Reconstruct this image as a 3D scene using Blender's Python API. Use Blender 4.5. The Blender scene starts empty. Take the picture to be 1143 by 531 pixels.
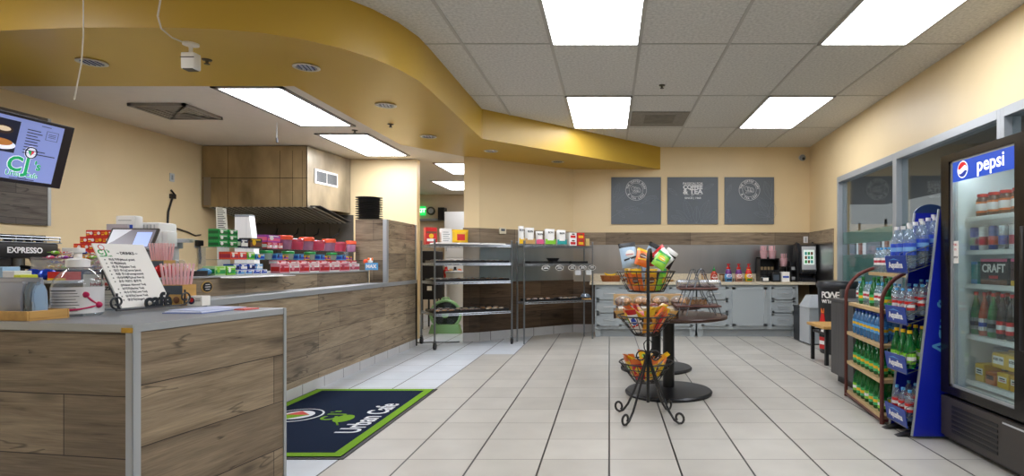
import bpy, bmesh, math, random
from mathutils import Vector, Matrix
R = random.Random(11)
F, CX, CY, EH = 652.0, 680.0, 292.0, 1.25      # focal length and principal point in pixels, eye height in metres
def X(px, Z): return (px - CX) * Z / F
def H(py, Z): return EH - (py - CY) * Z / F
SC = bpy.context.scene
COL = SC.collection
PI = math.pi

# ------------------------------------------------------------------ materials
def lin(c):
    if isinstance(c, str):
        c = tuple(int(c[i:i + 2], 16) / 255 for i in (0, 2, 4))
    return tuple(x / 12.92 if x <= .04045 else ((x + .055) / 1.055) ** 2.4 for x in c)
_M = {}
def mat(name, col, rough=.5, metal=0.0, spec=.5, noise=0.0, nscale=8.0, stretch=(1, 1, 1), bump=0.0, coat=0.0):
    if name in _M: return _M[name]
    m = bpy.data.materials.new(name); m.use_nodes = True
    nt = m.node_tree; b = nt.nodes['Principled BSDF']
    c = lin(col)
    b.inputs['Base Color'].default_value = (*c, 1)
    b.inputs['Roughness'].default_value = rough
    b.inputs['Metallic'].default_value = metal
    b.inputs['Specular IOR Level'].default_value = spec
    b.inputs['Coat Weight'].default_value = coat
    if noise or bump:
        tc = nt.nodes.new('ShaderNodeTexCoord'); mp = nt.nodes.new('ShaderNodeMapping')
        mp.inputs['Scale'].default_value = stretch
        nz = nt.nodes.new('ShaderNodeTexNoise'); nz.inputs['Scale'].default_value = nscale; nz.inputs['Detail'].default_value = 5
        nt.links.new(tc.outputs['Object'], mp.inputs['Vector']); nt.links.new(mp.outputs[0], nz.inputs['Vector'])
        if noise:
            mr = nt.nodes.new('ShaderNodeMapRange')
            mr.inputs['From Min'].default_value = .3; mr.inputs['From Max'].default_value = .7
            mr.inputs['To Min'].default_value = 1 - noise; mr.inputs['To Max'].default_value = 1 + noise
            nt.links.new(nz.outputs['Fac'], mr.inputs['Value'])
            mx = nt.nodes.new('ShaderNodeMix'); mx.data_type = 'RGBA'; mx.blend_type = 'MULTIPLY'; mx.inputs['Factor'].default_value = 1
            mx.inputs['A'].default_value = (*c, 1)
            nt.links.new(mr.outputs[0], mx.inputs['B']); nt.links.new(mx.outputs['Result'], b.inputs['Base Color'])
        if bump:
            bp = nt.nodes.new('ShaderNodeBump'); bp.inputs['Strength'].default_value = bump; bp.inputs['Distance'].default_value = .01
            nt.links.new(nz.outputs['Fac'], bp.inputs['Height']); nt.links.new(bp.outputs[0], b.inputs['Normal'])
    _M[name] = m
    return m
def emat(name, col, s):
    if name in _M: return _M[name]
    m = bpy.data.materials.new(name); m.use_nodes = True
    b = m.node_tree.nodes['Principled BSDF']
    b.inputs['Base Color'].default_value = (*lin(col), 1); b.inputs['Roughness'].default_value = .3
    b.inputs['Emission Color'].default_value = (*lin(col), 1); b.inputs['Emission Strength'].default_value = s
    _M[name] = m
    return m
def clear(name, col, body=.15, gloss=.12, ior=1.45, rough=.03, bodycol=None):
    """thin clear plastic or glass: tinted see-through, a little milky body, Fresnel gloss"""
    if name in _M: return _M[name]
    m = bpy.data.materials.new(name); m.use_nodes = True
    nt = m.node_tree; nt.nodes.clear()
    out = nt.nodes.new('ShaderNodeOutputMaterial')
    tr = nt.nodes.new('ShaderNodeBsdfTransparent'); tr.inputs[0].default_value = (*lin(col), 1)
    df = nt.nodes.new('ShaderNodeBsdfDiffuse'); df.inputs[0].default_value = (*lin(bodycol or col), 1)
    gl = nt.nodes.new('ShaderNodeBsdfGlossy'); gl.inputs['Roughness'].default_value = rough
    m1 = nt.nodes.new('ShaderNodeMixShader'); m1.inputs[0].default_value = body
    m2 = nt.nodes.new('ShaderNodeMixShader')
    fr = nt.nodes.new('ShaderNodeLayerWeight'); fr.inputs['Blend'].default_value = .5
    pw = nt.nodes.new('ShaderNodeMath'); pw.operation = 'POWER'; pw.inputs[1].default_value = 4.0
    ad = nt.nodes.new('ShaderNodeMath'); ad.operation = 'MULTIPLY_ADD'; ad.inputs[1].default_value = .85; ad.inputs[2].default_value = gloss; ad.use_clamp = True
    L = nt.links.new
    L(tr.outputs[0], m1.inputs[1]); L(df.outputs[0], m1.inputs[2]); L(m1.outputs[0], m2.inputs[1]); L(gl.outputs[0], m2.inputs[2])
    L(fr.outputs['Facing'], pw.inputs[0]); L(pw.outputs[0], ad.inputs[0]); L(ad.outputs[0], m2.inputs[0]); L(m2.outputs[0], out.inputs[0])
    _M[name] = m
    return m
def wood_planks(name, ang, c1, c2, dark, row=.22, width=1.3, zoff=0.0, uoff=0.0):
    """laminate planks laid level along a wall whose plan direction has the angle ang"""
    m = bpy.data.materials.new(name); m.use_nodes = True
    nt = m.node_tree; N = nt.nodes.new; L = nt.links.new; b = nt.nodes['Principled BSDF']
    g = N('ShaderNodeNewGeometry'); sp = N('ShaderNodeSeparateXYZ'); L(g.outputs['Position'], sp.inputs[0])
    def mth(op, a, c):
        n = N('ShaderNodeMath'); n.operation = op
        for i, v in enumerate((a, c)):
            if isinstance(v, (int, float)): n.inputs[i].default_value = v
            else: L(v, n.inputs[i])
        return n.outputs[0]
    u = mth('ADD', mth('MULTIPLY', sp.outputs[0], math.cos(ang)), mth('MULTIPLY', sp.outputs[1], math.sin(ang)))
    u = mth('ADD', u, uoff + 40.0); v = mth('ADD', sp.outputs[2], zoff + 22 * row)
    cb = N('ShaderNodeCombineXYZ'); L(u, cb.inputs[0]); L(v, cb.inputs[1])
    br = N('ShaderNodeTexBrick'); L(cb.outputs[0], br.inputs['Vector'])
    br.offset = .37; br.inputs['Scale'].default_value = 1; br.inputs['Brick Width'].default_value = width; br.inputs['Row Height'].default_value = row
    br.inputs['Mortar Size'].default_value = .0022; br.inputs['Mortar Smooth'].default_value = .1; br.inputs['Bias'].default_value = 0
    br.inputs['Color1'].default_value = (*lin(c1), 1); br.inputs['Color2'].default_value = (*lin(c2), 1); br.inputs['Mortar'].default_value = (*lin(dark), 1)
    # per-row shift so the grain of neighbouring planks differs
    rw = mth('MULTIPLY', mth('FLOOR', mth('DIVIDE', v, row), 0), 7.31)
    c2_ = N('ShaderNodeCombineXYZ'); L(mth('ADD', mth('MULTIPLY', u, 1.6), rw), c2_.inputs[0]); L(mth('MULTIPLY', v, 16), c2_.inputs[1]); L(rw, c2_.inputs[2])
    nz = N('ShaderNodeTexNoise'); nz.inputs['Scale'].default_value = 1; nz.inputs['Detail'].default_value = 8; nz.inputs['Roughness'].default_value = .62; nz.inputs['Distortion'].default_value = .9
    L(c2_.outputs[0], nz.inputs['Vector'])
    cr = N('ShaderNodeValToRGB'); e = cr.color_ramp.elements
    e[0].position = .28; e[0].color = (.30, .26, .23, 1); e[1].position = .68; e[1].color = (1.25, 1.23, 1.19, 1)
    k = cr.color_ramp.elements.new(.40); k.color = (.78, .75, .72, 1); k = cr.color_ramp.elements.new(.52); k.color = (.98, .97, .95, 1)
    L(nz.outputs['Fac'], cr.inputs[0])
    # fine grain
    c3 = N('ShaderNodeCombineXYZ'); L(mth('MULTIPLY', u, 6), c3.inputs[0]); L(mth('MULTIPLY', v, 150), c3.inputs[1])
    n2 = N('ShaderNodeTexNoise'); n2.inputs['Scale'].default_value = 1; n2.inputs['Detail'].default_value = 4; L(c3.outputs[0], n2.inputs['Vector'])
    mr = N('ShaderNodeMapRange'); mr.inputs['From Min'].default_value = .3; mr.inputs['From Max'].default_value = .7; mr.inputs['To Min'].default_value = .8; mr.inputs['To Max'].default_value = 1.15
    L(n2.outputs['Fac'], mr.inputs['Value'])
    # knots: rare dark cores
    c4 = N('ShaderNodeCombineXYZ'); L(mth('MULTIPLY', u, 1.5), c4.inputs[0]); L(mth('MULTIPLY', v, 4.2), c4.inputs[1]); L(rw, c4.inputs[2])
    vo = N('ShaderNodeTexVoronoi'); vo.inputs['Scale'].default_value = 1; L(c4.outputs[0], vo.inputs['Vector'])
    kn = N('ShaderNodeMapRange'); kn.inputs['From Min'].default_value = .03; kn.inputs['From Max'].default_value = .2; kn.inputs['To Min'].default_value = .38; kn.inputs['To Max'].default_value = 1
    L(vo.outputs['Distance'], kn.inputs['Value'])
    # long thin cracks that wander along the grain, only here and there
    c5 = N('ShaderNodeCombineXYZ'); L(mth('MULTIPLY', u, 1.1), c5.inputs[0]); L(mth('MULTIPLY', v, 7.5), c5.inputs[1]); L(rw, c5.inputs[2])
    n3 = N('ShaderNodeTexNoise'); n3.inputs['Scale'].default_value = 1; n3.inputs['Detail'].default_value = 3; n3.inputs['Distortion'].default_value = .5; L(c5.outputs[0], n3.inputs['Vector'])
    c6 = N('ShaderNodeCombineXYZ'); L(mth('MULTIPLY', u, 2.1), c6.inputs[0]); L(mth('MULTIPLY', v, 6), c6.inputs[1]); L(mth('ADD', rw, 31.0), c6.inputs[2])
    n4 = N('ShaderNodeTexNoise'); n4.inputs['Scale'].default_value = 1; L(c6.outputs[0], n4.inputs['Vector'])
    ck = N('ShaderNodeMapRange'); ck.inputs['From Min'].default_value = .002; ck.inputs['From Max'].default_value = .016; ck.inputs['To Min'].default_value = .45; ck.inputs['To Max'].default_value = 1
    L(mth('ADD', mth('ABSOLUTE', mth('SUBTRACT', n3.outputs['Fac'], .5), 0), mth('MULTIPLY', mth('LESS_THAN', n4.outputs['Fac'], .56), .05)), ck.inputs['Value'])
    def mul(a, c):
        x = N('ShaderNodeMix'); x.data_type = 'RGBA'; x.blend_type = 'MULTIPLY'; x.inputs['Factor'].default_value = 1
        L(a, x.inputs['A']); L(c, x.inputs['B']); return x.outputs['Result']
    L(mul(mul(mul(mul(br.outputs['Color'], cr.outputs[0]), mr.outputs[0]), kn.outputs[0]), ck.outputs[0]), b.inputs['Base Color'])
    b.inputs['Roughness'].default_value = .5; b.inputs['Specular IOR Level'].default_value = .35
    _M[name] = m
    return m

# ------------------------------------------------------------------ mesh builder
def frame(o, x, y):
    x = Vector(x).normalized(); y = Vector(y); y = (y - x * y.dot(x)).normalized(); z = x.cross(y)
    M = Matrix.Identity(4)
    for i in range(3): M[i][0], M[i][1], M[i][2], M[i][3] = x[i], y[i], z[i], o[i]
    return M
def face_cam(o): return frame(o, (1, 0, 0), (0, 0, 1))        # print that faces -Y
def face_aisle(o): return frame(o, (0, -1, 0), (0, 0, 1))     # print that faces -X
def face_room(o): return frame(o, (0, 1, 0), (0, 0, 1))       # print that faces +X
def TR(x=0, y=0, z=0, rz=0, rx=0, ry=0):
    return Matrix.Translation((x, y, z)) @ Matrix.Rotation(rz, 4, 'Z') @ Matrix.Rotation(ry, 4, 'Y') @ Matrix.Rotation(rx, 4, 'X')
ROOT = {}
class MB:
    def __init__(self): self.bm = bmesh.new(); self.ms = []; self.T = Matrix.Identity(4)
    def mi(self, m):
        if m not in self.ms: self.ms.append(m)
        return self.ms.index(m)
    def faces(self, vs, fs, m, M=None):
        A = self.T @ M if M is not None else self.T
        bv = [self.bm.verts.new(A @ Vector(v)) for v in vs]
        k = self.mi(m); out = []
        for f in fs:
            try: fc = self.bm.faces.new([bv[i] for i in f]); fc.material_index = k; out.append(fc)
            except ValueError: pass
        return out
    def box(self, a, b, m, M=None, bev=0):
        x0, x1 = sorted((a[0], b[0])); y0, y1 = sorted((a[1], b[1])); z0, z1 = sorted((a[2], b[2]))
        v = [(x0, y0, z0), (x1, y0, z0), (x1, y1, z0), (x0, y1, z0), (x0, y0, z1), (x1, y0, z1), (x1, y1, z1), (x0, y1, z1)]
        fs = self.faces(v, [(3, 2, 1, 0), (4, 5, 6, 7), (0, 1, 5, 4), (1, 2, 6, 5), (2, 3, 7, 6), (3, 0, 4, 7)], m, M)
        if bev:
            es = list({e for f in fs for e in f.edges})
            r = bmesh.ops.bevel(self.bm, geom=es, offset=bev, segments=2, profile=.6, affect='EDGES')
            for f in r['faces']: f.material_index = self.mi(m)
        return self
    def cyl(self, p0, p1, r0, m, r1=None, n=14, M=None):
        r1 = r0 if r1 is None else r1
        p0 = Vector(p0); p1 = Vector(p1); d = (p1 - p0).normalized()
        a = d.orthogonal().normalized(); c = d.cross(a)
        v = []; fs = []
        for p, r in ((p0, r0), (p1, r1)):
            for i in range(n):
                t = 2 * PI * i / n; v.append(p + a * (r * math.cos(t)) + c * (r * math.sin(t)))
        for i in range(n): fs.append((i, (i + 1) % n, n + (i + 1) % n, n + i))
        fs.append(tuple(range(n - 1, -1, -1))); fs.append(tuple(range(n, 2 * n)))
        self.faces(v, fs, m, M); return self
    def lathe(self, prof, m, c=(0, 0, 0), n=16, M=None, sx=1, sy=1, rot=0):
        v = []; fs = []
        for r, z in prof:
            for i in range(n):
                t = 2 * PI * i / n + rot; v.append((c[0] + sx * r * math.cos(t), c[1] + sy * r * math.sin(t), c[2] + z))
        for j in range(len(prof) - 1):
            for i in range(n):
                fs.append((j * n + i, j * n + (i + 1) % n, (j + 1) * n + (i + 1) % n, (j + 1) * n + i))
        if prof[0][0] > 1e-5: fs.append(tuple(range(n - 1, -1, -1)))
        if prof[-1][0] > 1e-5: k = (len(prof) - 1) * n; fs.append(tuple(range(k, k + n)))
        self.faces(v, fs, m, M); return self
    def tube(self, pts, r, m, n=6, closed=False, M=None):
        P = [Vector(p) for p in pts]; L = len(P); v = []; fs = []
        def tang(i):
            if closed: return (P[(i + 1) % L] - P[i - 1]).normalized()
            return (P[min(i + 1, L - 1)] - P[max(i - 1, 0)]).normalized()
        t0 = tang(0); a = t0.orthogonal().normalized()
        for i in range(L):
            t = tang(i); a = (a - t * a.dot(t))
            a = a.normalized() if a.length > 1e-6 else t.orthogonal().normalized()
            c = t.cross(a); rr = r[i] if isinstance(r, (list, tuple)) else r
            for k in range(n):
                q = 2 * PI * k / n; v.append(P[i] + a * (rr * math.cos(q)) + c * (rr * math.sin(q)))
        for i in range(L if closed else L - 1):
            j = (i + 1) % L
            for k in range(n): fs.append((i * n + k, i * n + (k + 1) % n, j * n + (k + 1) % n, j * n + k))
        if not closed: fs.append(tuple(range(n - 1, -1, -1))); fs.append(tuple(range((L - 1) * n, L * n)))
        self.faces(v, fs, m, M); return self
    def prism(self, pts, z0, z1, m, M=None, m_side=None):
        n = len(pts); v = [(p[0], p[1], z0) for p in pts] + [(p[0], p[1], z1) for p in pts]
        if sum(pts[i][0] * pts[(i + 1) % n][1] - pts[(i + 1) % n][0] * pts[i][1] for i in range(n)) < 0:
            pts = pts[::-1]; v = [(p[0], p[1], z0) for p in pts] + [(p[0], p[1], z1) for p in pts]
        self.faces(v, [tuple(range(n - 1, -1, -1)), tuple(range(n, 2 * n))] + [(i, (i + 1) % n, n + (i + 1) % n, n + i) for i in range(n)], m, M)
        return self
    def ball(self, c, r, m, n=12, k=8, M=None):
        if isinstance(r, (int, float)): r = (r, r, r)
        pr = [(math.sin(PI * j / k), -math.cos(PI * j / k)) for j in range(k + 1)]
        v = []; fs = []
        for s, z in pr:
            for i in range(n):
                t = 2 * PI * i / n; v.append((c[0] + r[0] * s * math.cos(t), c[1] + r[1] * s * math.sin(t), c[2] + r[2] * z))
        for j in range(k):
            for i in range(n): fs.append((j * n + i, j * n + (i + 1) % n, (j + 1) * n + (i + 1) % n, (j + 1) * n + i))
        self.faces(v, fs, m, M); return self
    def text(self, s, size, M, m, align='CENTER', bold=0.0, ext=.0006, wide=1.0, shear=0.0):
        cu = bpy.data.curves.new('t', 'FONT'); cu.body = s; cu.size = size; cu.align_x = align; cu.align_y = 'CENTER'
        cu.extrude = ext; cu.offset = bold; cu.resolution_u = 3; cu.shear = shear
        ob = bpy.data.objects.new('t', cu); COL.objects.link(ob)
        dg = bpy.context.evaluated_depsgraph_get()
        me = bpy.data.meshes.new_from_object(ob.evaluated_get(dg))
        v = [(p.co.x * wide, p.co.y, p.co.z) for p in me.vertices]
        self.faces(v, [tuple(p.vertices) for p in me.polygons], m, M)
        bpy.data.objects.remove(ob); bpy.data.curves.remove(cu); bpy.data.meshes.remove(me)
        return self
    def quad(self, w, h, M, m, t=.0006):                      # a thin printed patch, centred
        return self.box((-w / 2, -h / 2, -t), (w / 2, h / 2, t), m, M)
    def disc(self, r, M, m, t=.0006, n=20, sy=1.0):
        return self.prism([(r * math.cos(2 * PI * i / n), sy * r * math.sin(2 * PI * i / n)) for i in range(n)], -t, t, m, M)
    def ring(self, r, w, M, m, n=28, sy=1.0):
        return self.tube([(r * math.cos(2 * PI * i / n), sy * r * math.sin(2 * PI * i / n), 0) for i in range(n)], w, m, n=4, closed=True, M=M)
    def build(self, name, parent=None, smooth=38, local=False):
        bm = self.bm
        bmesh.ops.remove_doubles(bm, verts=bm.verts, dist=1e-6)
        bmesh.ops.recalc_face_normals(bm, faces=bm.faces)
        o_at = None
        if parent is not None:
            Mr = ROOT[parent.name]
            if not local: bm.transform(Mr.inverted())
        else:
            xs = [v.co for v in bm.verts]
            lo = [min(c[i] for c in xs) for i in range(3)]; hi = [max(c[i] for c in xs) for i in range(3)]
            o_at = Vector(((lo[0] + hi[0]) / 2, (lo[1] + hi[1]) / 2, lo[2]))
            bm.transform(Matrix.Translation(-o_at))
        me = bpy.data.meshes.new(name); bm.to_mesh(me); bm.free()
        for m in self.ms: me.materials.append(m)
        if smooth:
            me.polygons.foreach_set('use_smooth', [True] * len(me.polygons)); me.set_sharp_from_angle(angle=math.radians(smooth))
        o = bpy.data.objects.new(name, me); COL.objects.link(o)
        if parent is not None: o.parent = parent; ROOT[o.name] = ROOT[parent.name]
        else: o.location = o_at; ROOT[o.name] = Matrix.Translation(o_at)
        return o
def tag(o, label=None, cat=None, group=None, kind=None):
    if label: o['label'] = label
    if cat: o['category'] = cat
    if group: o['group'] = group
    if kind: o['kind'] = kind
    return o
def thing(name, label, cat, loc=(0, 0, 0), rz=0, group=None, kind=None):
    o = bpy.data.objects.new(name, None); COL.objects.link(o); o.empty_display_size = .05
    o.location = loc; o.rotation_euler = (0, 0, rz)
    ROOT[o.name] = Matrix.Translation(loc) @ Matrix.Rotation(rz, 4, 'Z')
    return tag(o, label, cat, group, kind)
def dup(root, loc=None, rot=None, label=None, group=None, scale=None):
    r = root.copy(); COL.objects.link(r)
    if loc is not None: r.location = loc
    if rot is not None: r.rotation_euler = rot if isinstance(rot, (tuple, list)) else (0, 0, rot)
    if scale is not None: r.scale = scale if isinstance(scale, (tuple, list)) else (scale,) * 3
    if label: r['label'] = label
    if group: r['group'] = group
    for ch in list(root.children):
        c = ch.copy(); COL.objects.link(c); c.parent = r
        for g in ch.children:
            d = g.copy(); COL.objects.link(d); d.parent = c
    return r
class Kind:
    """first call places the prototype itself, later calls place copies"""
    def __init__(self, proto): self.p = proto; self.used = False
    def at(self, loc, rot=0, label=None, group=None, scale=None):
        if self.used: return dup(self.p, loc, rot, label, group, scale)
        self.used = True; o = self.p; o.location = loc
        o.rotation_euler = rot if isinstance(rot, (tuple, list)) else (0, 0, rot)
        if scale is not None: o.scale = scale if isinstance(scale, (tuple, list)) else (scale,) * 3
        if label: o['label'] = label
        if group: o['group'] = group
        return o
def struct(o): o['kind'] = 'structure'; return o
ORD = ['first', 'second', 'third', 'fourth', 'fifth', 'sixth', 'seventh', 'eighth', 'ninth', 'tenth', 'eleventh', 'twelfth', 'thirteenth', 'fourteenth', 'fifteenth', 'sixteenth']

# ------------------------------------------------------------------ palette
cream = mat('cream_paint', 'e6d0a4', .45, noise=.03, nscale=1.5)
beige = mat('beige_paint', 'd8c8ae', .5, noise=.03, nscale=1.5)
yellow = mat('yellow_paint', 'c4a03a', .35, noise=.03, nscale=1.2)
kceil = mat('kitchen_ceiling_paint', 'e2d8c9', .6, noise=.02)
ctile = mat('ceiling_tile', 'd6d5d1', .9, spec=.1, noise=.15, nscale=38, bump=.25)
tbar = mat('ceiling_tee', 'bab8b3', .5)
white = mat('white_paint', 'ececea', .4)
whitep = mat('white_plastic', 'f2f2f2', .35)
paper = mat('paper', 'f3f1ec', .7)
black = mat('black_plastic', '131315', .4)
blackm = mat('black_metal', '18181a', .35, spec=.6)
rubber = mat('rubber', '17181b', .6)
chrome = mat('chrome_wire', '8f9499', .3, metal=1)
alu = mat('aluminium', 'a9b2ba', .35, metal=.75)
alup = mat('aluminium_trim', 'b4b9bd', .38, metal=.45)
steel = mat('brushed_steel', 'b2b2b3', .28, metal=1, noise=.07, nscale=2.2, stretch=(1.6, 1.6, .08))
hoodst = mat('hood_steel', '9a8766', .4, metal=.55, noise=.6, nscale=1.3, stretch=(1.6, 1.6, .7))
hoodside = mat('hood_side_steel', 'a29b8d', .36, metal=.7, noise=.55, nscale=1.5, stretch=(1.5, 1.5, .8))
dsteel = mat('dark_steel', '5c5751', .4, metal=.35, noise=.22, nscale=2.5)
soot = mat('soot_stain', '3a342c', .5, metal=.5, noise=.2, nscale=4)
laminate = mat('counter_laminate', '7d8288', .4, noise=.08, nscale=60)
stone = mat('stone_top', 'cfc4ac', .4, noise=.10, nscale=40)
cab = mat('cabinet_paint', 'a2aaad', .45)
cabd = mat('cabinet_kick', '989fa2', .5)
darkwood = mat('dark_table_wood', '3a2620', .3, noise=.2, nscale=6, stretch=(1, 8, 8))
tanwood = mat('tan_wood', 'c59a58', .45, noise=.12, nscale=6, stretch=(8, 1, 8))
palewood = mat('pale_wood', 'c9ab7c', .5, noise=.10, nscale=8, stretch=(8, 1, 8))
redwood = mat('red_wood', '5a2620', .4)
charwood = mat('charcoal_wood', '4b4a4a', .5, noise=.2, nscale=5, stretch=(9, 9, .4))
tread = mat('navy_carpet', '162238', .95, spec=.1, noise=.25, nscale=160, bump=.5)
lime = mat('lime_carpet', '739f2c', .9, spec=.1, noise=.2, nscale=160, bump=.4)
red = mat('red_print', 'c81f1f', .35)
orange = mat('orange_print', 'e8742a', .35)
gold = mat('yellow_print', 'e9bb1d', .35)
green = mat('green_print', '1f9a46', .35)
limeg = mat('lime_print', '8ccf3a', .4)
blue = mat('blue_print', '1e49b4', .35)
sky = mat('light_blue_print', '5aa5dc', .35)
navy = mat('navy_print', '141d4a', .35)
purple = mat('purple_print', '9a3aa8', .35)
pink = mat('pink_print', 'e6628e', .35)
palepink = mat('pale_pink_paper', 'eec4c8', .6)
brown = mat('brown_print', '70452a', .5)
teal = mat('teal_print', '2a9d9a', .4)
silver = mat('silver_foil', 'c2c5c9', .25, metal=.8, noise=.15, nscale=25)
greyp = mat('grey_plastic', '8e9498', .45)
lgrey = mat('light_grey_plastic', 'c4c7c9', .4)
ink = mat('ink', '26272b', .5)
dgrey = mat('dark_grey_print', '45505c', .5)
glassy = clear('clear_plastic', 'f4f8fb', .10, .05, bodycol='dfe8ee')
wclear = clear('water_bottle_plastic', 'e2ecf2', .18, .07, bodycol='c4dcec')
gclear = clear('green_bottle_plastic', '58b878', .42, .06, bodycol='1f8a45')
bclear = clear('blue_bottle_plastic', '8fc4ec', .40, .06, bodycol='5b9fd6')
wrap = clear('cellophane', 'f2f2f0', .18, .03, rough=.3, bodycol='e6e6e2')
# ================================================================== SETTING
ZC, ZS = 3.29, 2.893                     # main ceiling and soffit heights
wk = wood_planks('planks_depthwise', PI / 2, 'ab9a81', '8b7c69', '40372e', row=.2, width=1.25, zoff=.04)
wd = wood_planks('planks_diagonal', math.radians(40), '6b5641', '4f3f30', '241b15', row=.26, width=1.3, zoff=.1)
wb = wood_planks('planks_crosswise', 0, '93836e', '786a59', '352a22', row=.26, width=1.5, zoff=.03)
TH = math.radians(9.46)                  # the front counter stands a little askew
wcf = wood_planks('planks_counter_front', -TH, '9c8c75', '7d6f5d', '38302a', row=.25, width=1.05, zoff=.04)
wcs = wood_planks('planks_counter_side', PI / 2 - TH, '9c8c75', '7d6f5d', '38302a', row=.25, width=1.2, zoff=.0)
wl = wood_planks('planks_grey', PI / 2, '6c655e', '57524d', '2c2926', row=.24, width=1.4)

# floor -------------------------------------------------------------
def floor_mat():
    m = bpy.data.materials.new('floor_tile'); m.use_nodes = True
    nt = m.node_tree; N = nt.nodes.new; L = nt.links.new; b = nt.nodes['Principled BSDF']
    g = N('ShaderNodeNewGeometry'); sp = N('ShaderNodeSeparateXYZ'); L(g.outputs['Position'], sp.inputs[0])
    def mth(op, a, c=0.0):
        n = N('ShaderNodeMath'); n.operation = op
        for i, v in enumerate((a, c)):
            if isinstance(v, (int, float)): n.inputs[i].default_value = v
            else: L(v, n.inputs[i])
        return n.outputs[0]
    ix = mth('DIVIDE', mth('ADD', sp.outputs[0], .427 * 40), .427)
    iy = mth('DIVIDE', mth('ADD', sp.outputs[1], .4194 * 40 - .341), .4194)
    fx = mth('PINGPONG', ix, .5); fy = mth('PINGPONG', iy, .5)
    lx = mth('LESS_THAN', fx, .0135); ly = mth('LESS_THAN', fy, .0075)
    cx = mth('SUBTRACT', mth('FLOOR', ix), 40); cy = mth('SUBTRACT', mth('FLOOR', iy), 40)
    cb = N('ShaderNodeCombineXYZ'); L(cx, cb.inputs[0]); L(cy, cb.inputs[1])
    wn = N('ShaderNodeTexWhiteNoise'); wn.noise_dimensions = '2D'; L(cb.outputs[0], wn.inputs['Vector'])
    # newer white tiles in the strip along the kitchen counter
    lim = mth('ADD', -4.0, mth('GREATER_THAN', cy, 17.5))
    wz = mth('LESS_THAN', cx, mth('SUBTRACT', lim, .5))
    def mix(f, a, c):
        x = N('ShaderNodeMix'); x.data_type = 'RGBA'; L(f, x.inputs['Factor'])
        for s, v in (('A', a), ('B', c)):
            if isinstance(v, str): x.inputs[s].default_value = (*lin(v), 1)
            else: L(v, x.inputs[s])
        return x.outputs['Result']
    t = mix(wn.outputs['Value'], 'b5b2aa', 'c0bdb5')
    w = mix(wn.outputs['Value'], 'cbd3db', 'd5dbe2')
    nz = N('ShaderNodeTexNoise'); nz.inputs['Scale'].default_value = 3.2; nz.inputs['Detail'].default_value = 6
    mr = N('ShaderNodeMapRange'); mr.inputs['From Min'].default_value = .3; mr.inputs['From Max'].default_value = .7; mr.inputs['To Min'].default_value = .93; mr.inputs['To Max'].default_value = 1.05
    L(g.outputs['Position'], nz.inputs['Vector']); L(nz.outputs['Fac'], mr.inputs['Value'])
    c = mix(wz, t, w)
    mu = N('ShaderNodeMix'); mu.data_type = 'RGBA'; mu.blend_type = 'MULTIPLY'; mu.inputs['Factor'].default_value = 1
    L(c, mu.inputs['A']); L(mr.outputs[0], mu.inputs['B'])
    c = mix(ly, mu.outputs['Result'], '6c6964'); c = mix(lx, c, '1b1a19')
    L(c, b.inputs['Base Color'])
    b.inputs['Roughness'].default_value = .32; b.inputs['Specular IOR Level'].default_value = .4
    bp = N('ShaderNodeBump'); bp.inputs['Strength'].default_value = .35; bp.inputs['Distance'].default_value = .004; bp.invert = True
    L(mth('MAXIMUM', lx, ly), bp.inputs['Height']); L(bp.outputs[0], b.inputs['Normal'])
    return m
struct(MB().box((-6.2, -3.2, -.12), (3.75, 15, 0), floor_mat()).build('floor', smooth=0))
pave = mat('asphalt', '7c7c7c', .9, noise=.15, nscale=20)
struct(MB().box((3.75, -12, -.2), (26, 26, -.04), pave).build('pavement', smooth=0))

# main walls --------------------------------------------------------
struct(MB().box((-5.98, -3.2, 0), (-5.8, 14.6, 3.3), cream).build('wall_left', smooth=0))
struct(MB().box((-6.2, -3.2, 0), (3.6, -3.05, 3.4), cream).build('wall_front', smooth=0))
struct(MB().box((-.66, 10.4, 0), (3.9, 10.58, 3.4), cream).build('wall_back', smooth=0))
struct(MB().prism([(-2.27, 9.13), (-2.05, 9.22), (-.64, 10.4), (-.64, 10.58), (-2.27, 10.58)], 0, 3.4, cream).build('wall_diagonal', smooth=0))
struct(MB().box((-5.8, 9.42, 0), (-3.1, 9.56, 2.9), cream).build('wall_kitchen', smooth=0))
struct(MB().box((-6.2, 14.4, 0), (-2.1, 14.55, 3), beige).build('wall_corridor', smooth=0))
struct(MB().box((-2.27, 10.58, 0), (-2.12, 14.5, 3), beige).build('wall_passage', smooth=0))
# right wall: storefront, its plan turned by 2.9 degrees
MW = Matrix.Translation((3.05, 0, 0)) @ Matrix.Rotation(-math.atan(.05), 4, 'Z')
m = MB(); m.T = MW
m.box((0, -3.3, 2.53), (.16, 10.56, 3.4), cream).box((0, 8.9, 0), (.16, 10.56, 2.53), cream).box((0, -3.3, 0), (.16, 1.0, 2.53), cream)
struct(m.build('wall_right', smooth=0))

# wood bands, steel splash panels, baseboards -------------------------
def diag(a, t=0.0):     # a point on the diagonal wall's face, t off it
    p0 = Vector((-2.05, 9.22)); p1 = Vector((-.64, 10.4)); d = (p1 - p0); n = Vector((d.y, -d.x)).normalized()
    return p0 + d * a + n * t
def strip(a, b, z0, z1, t, m):
    q = [diag(a), diag(b), diag(b, t), diag(a, t)]
    return MB().prism([(p.x, p.y) for p in q], z0, z1, m)
dstrip = lambda mb, z0, z1, t, mm: mb.prism([(-2.275, 9.125), (-2.05, 9.215), (-2.05 + t * .5, 9.215 - t), (-2.275 - t * .3, 9.125 - t)], z0, z1, mm)
m = strip(0, 1, 1.55, 1.78, .018, wb); dstrip(m, 1.55, 1.78, .018, wb); struct(m.build('trim_1', smooth=0))
m = strip(0, 1, .93, 1.55, .012, steel); dstrip(m, .93, 1.55, .012, steel); struct(m.build('trim_2', smooth=0))
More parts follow.
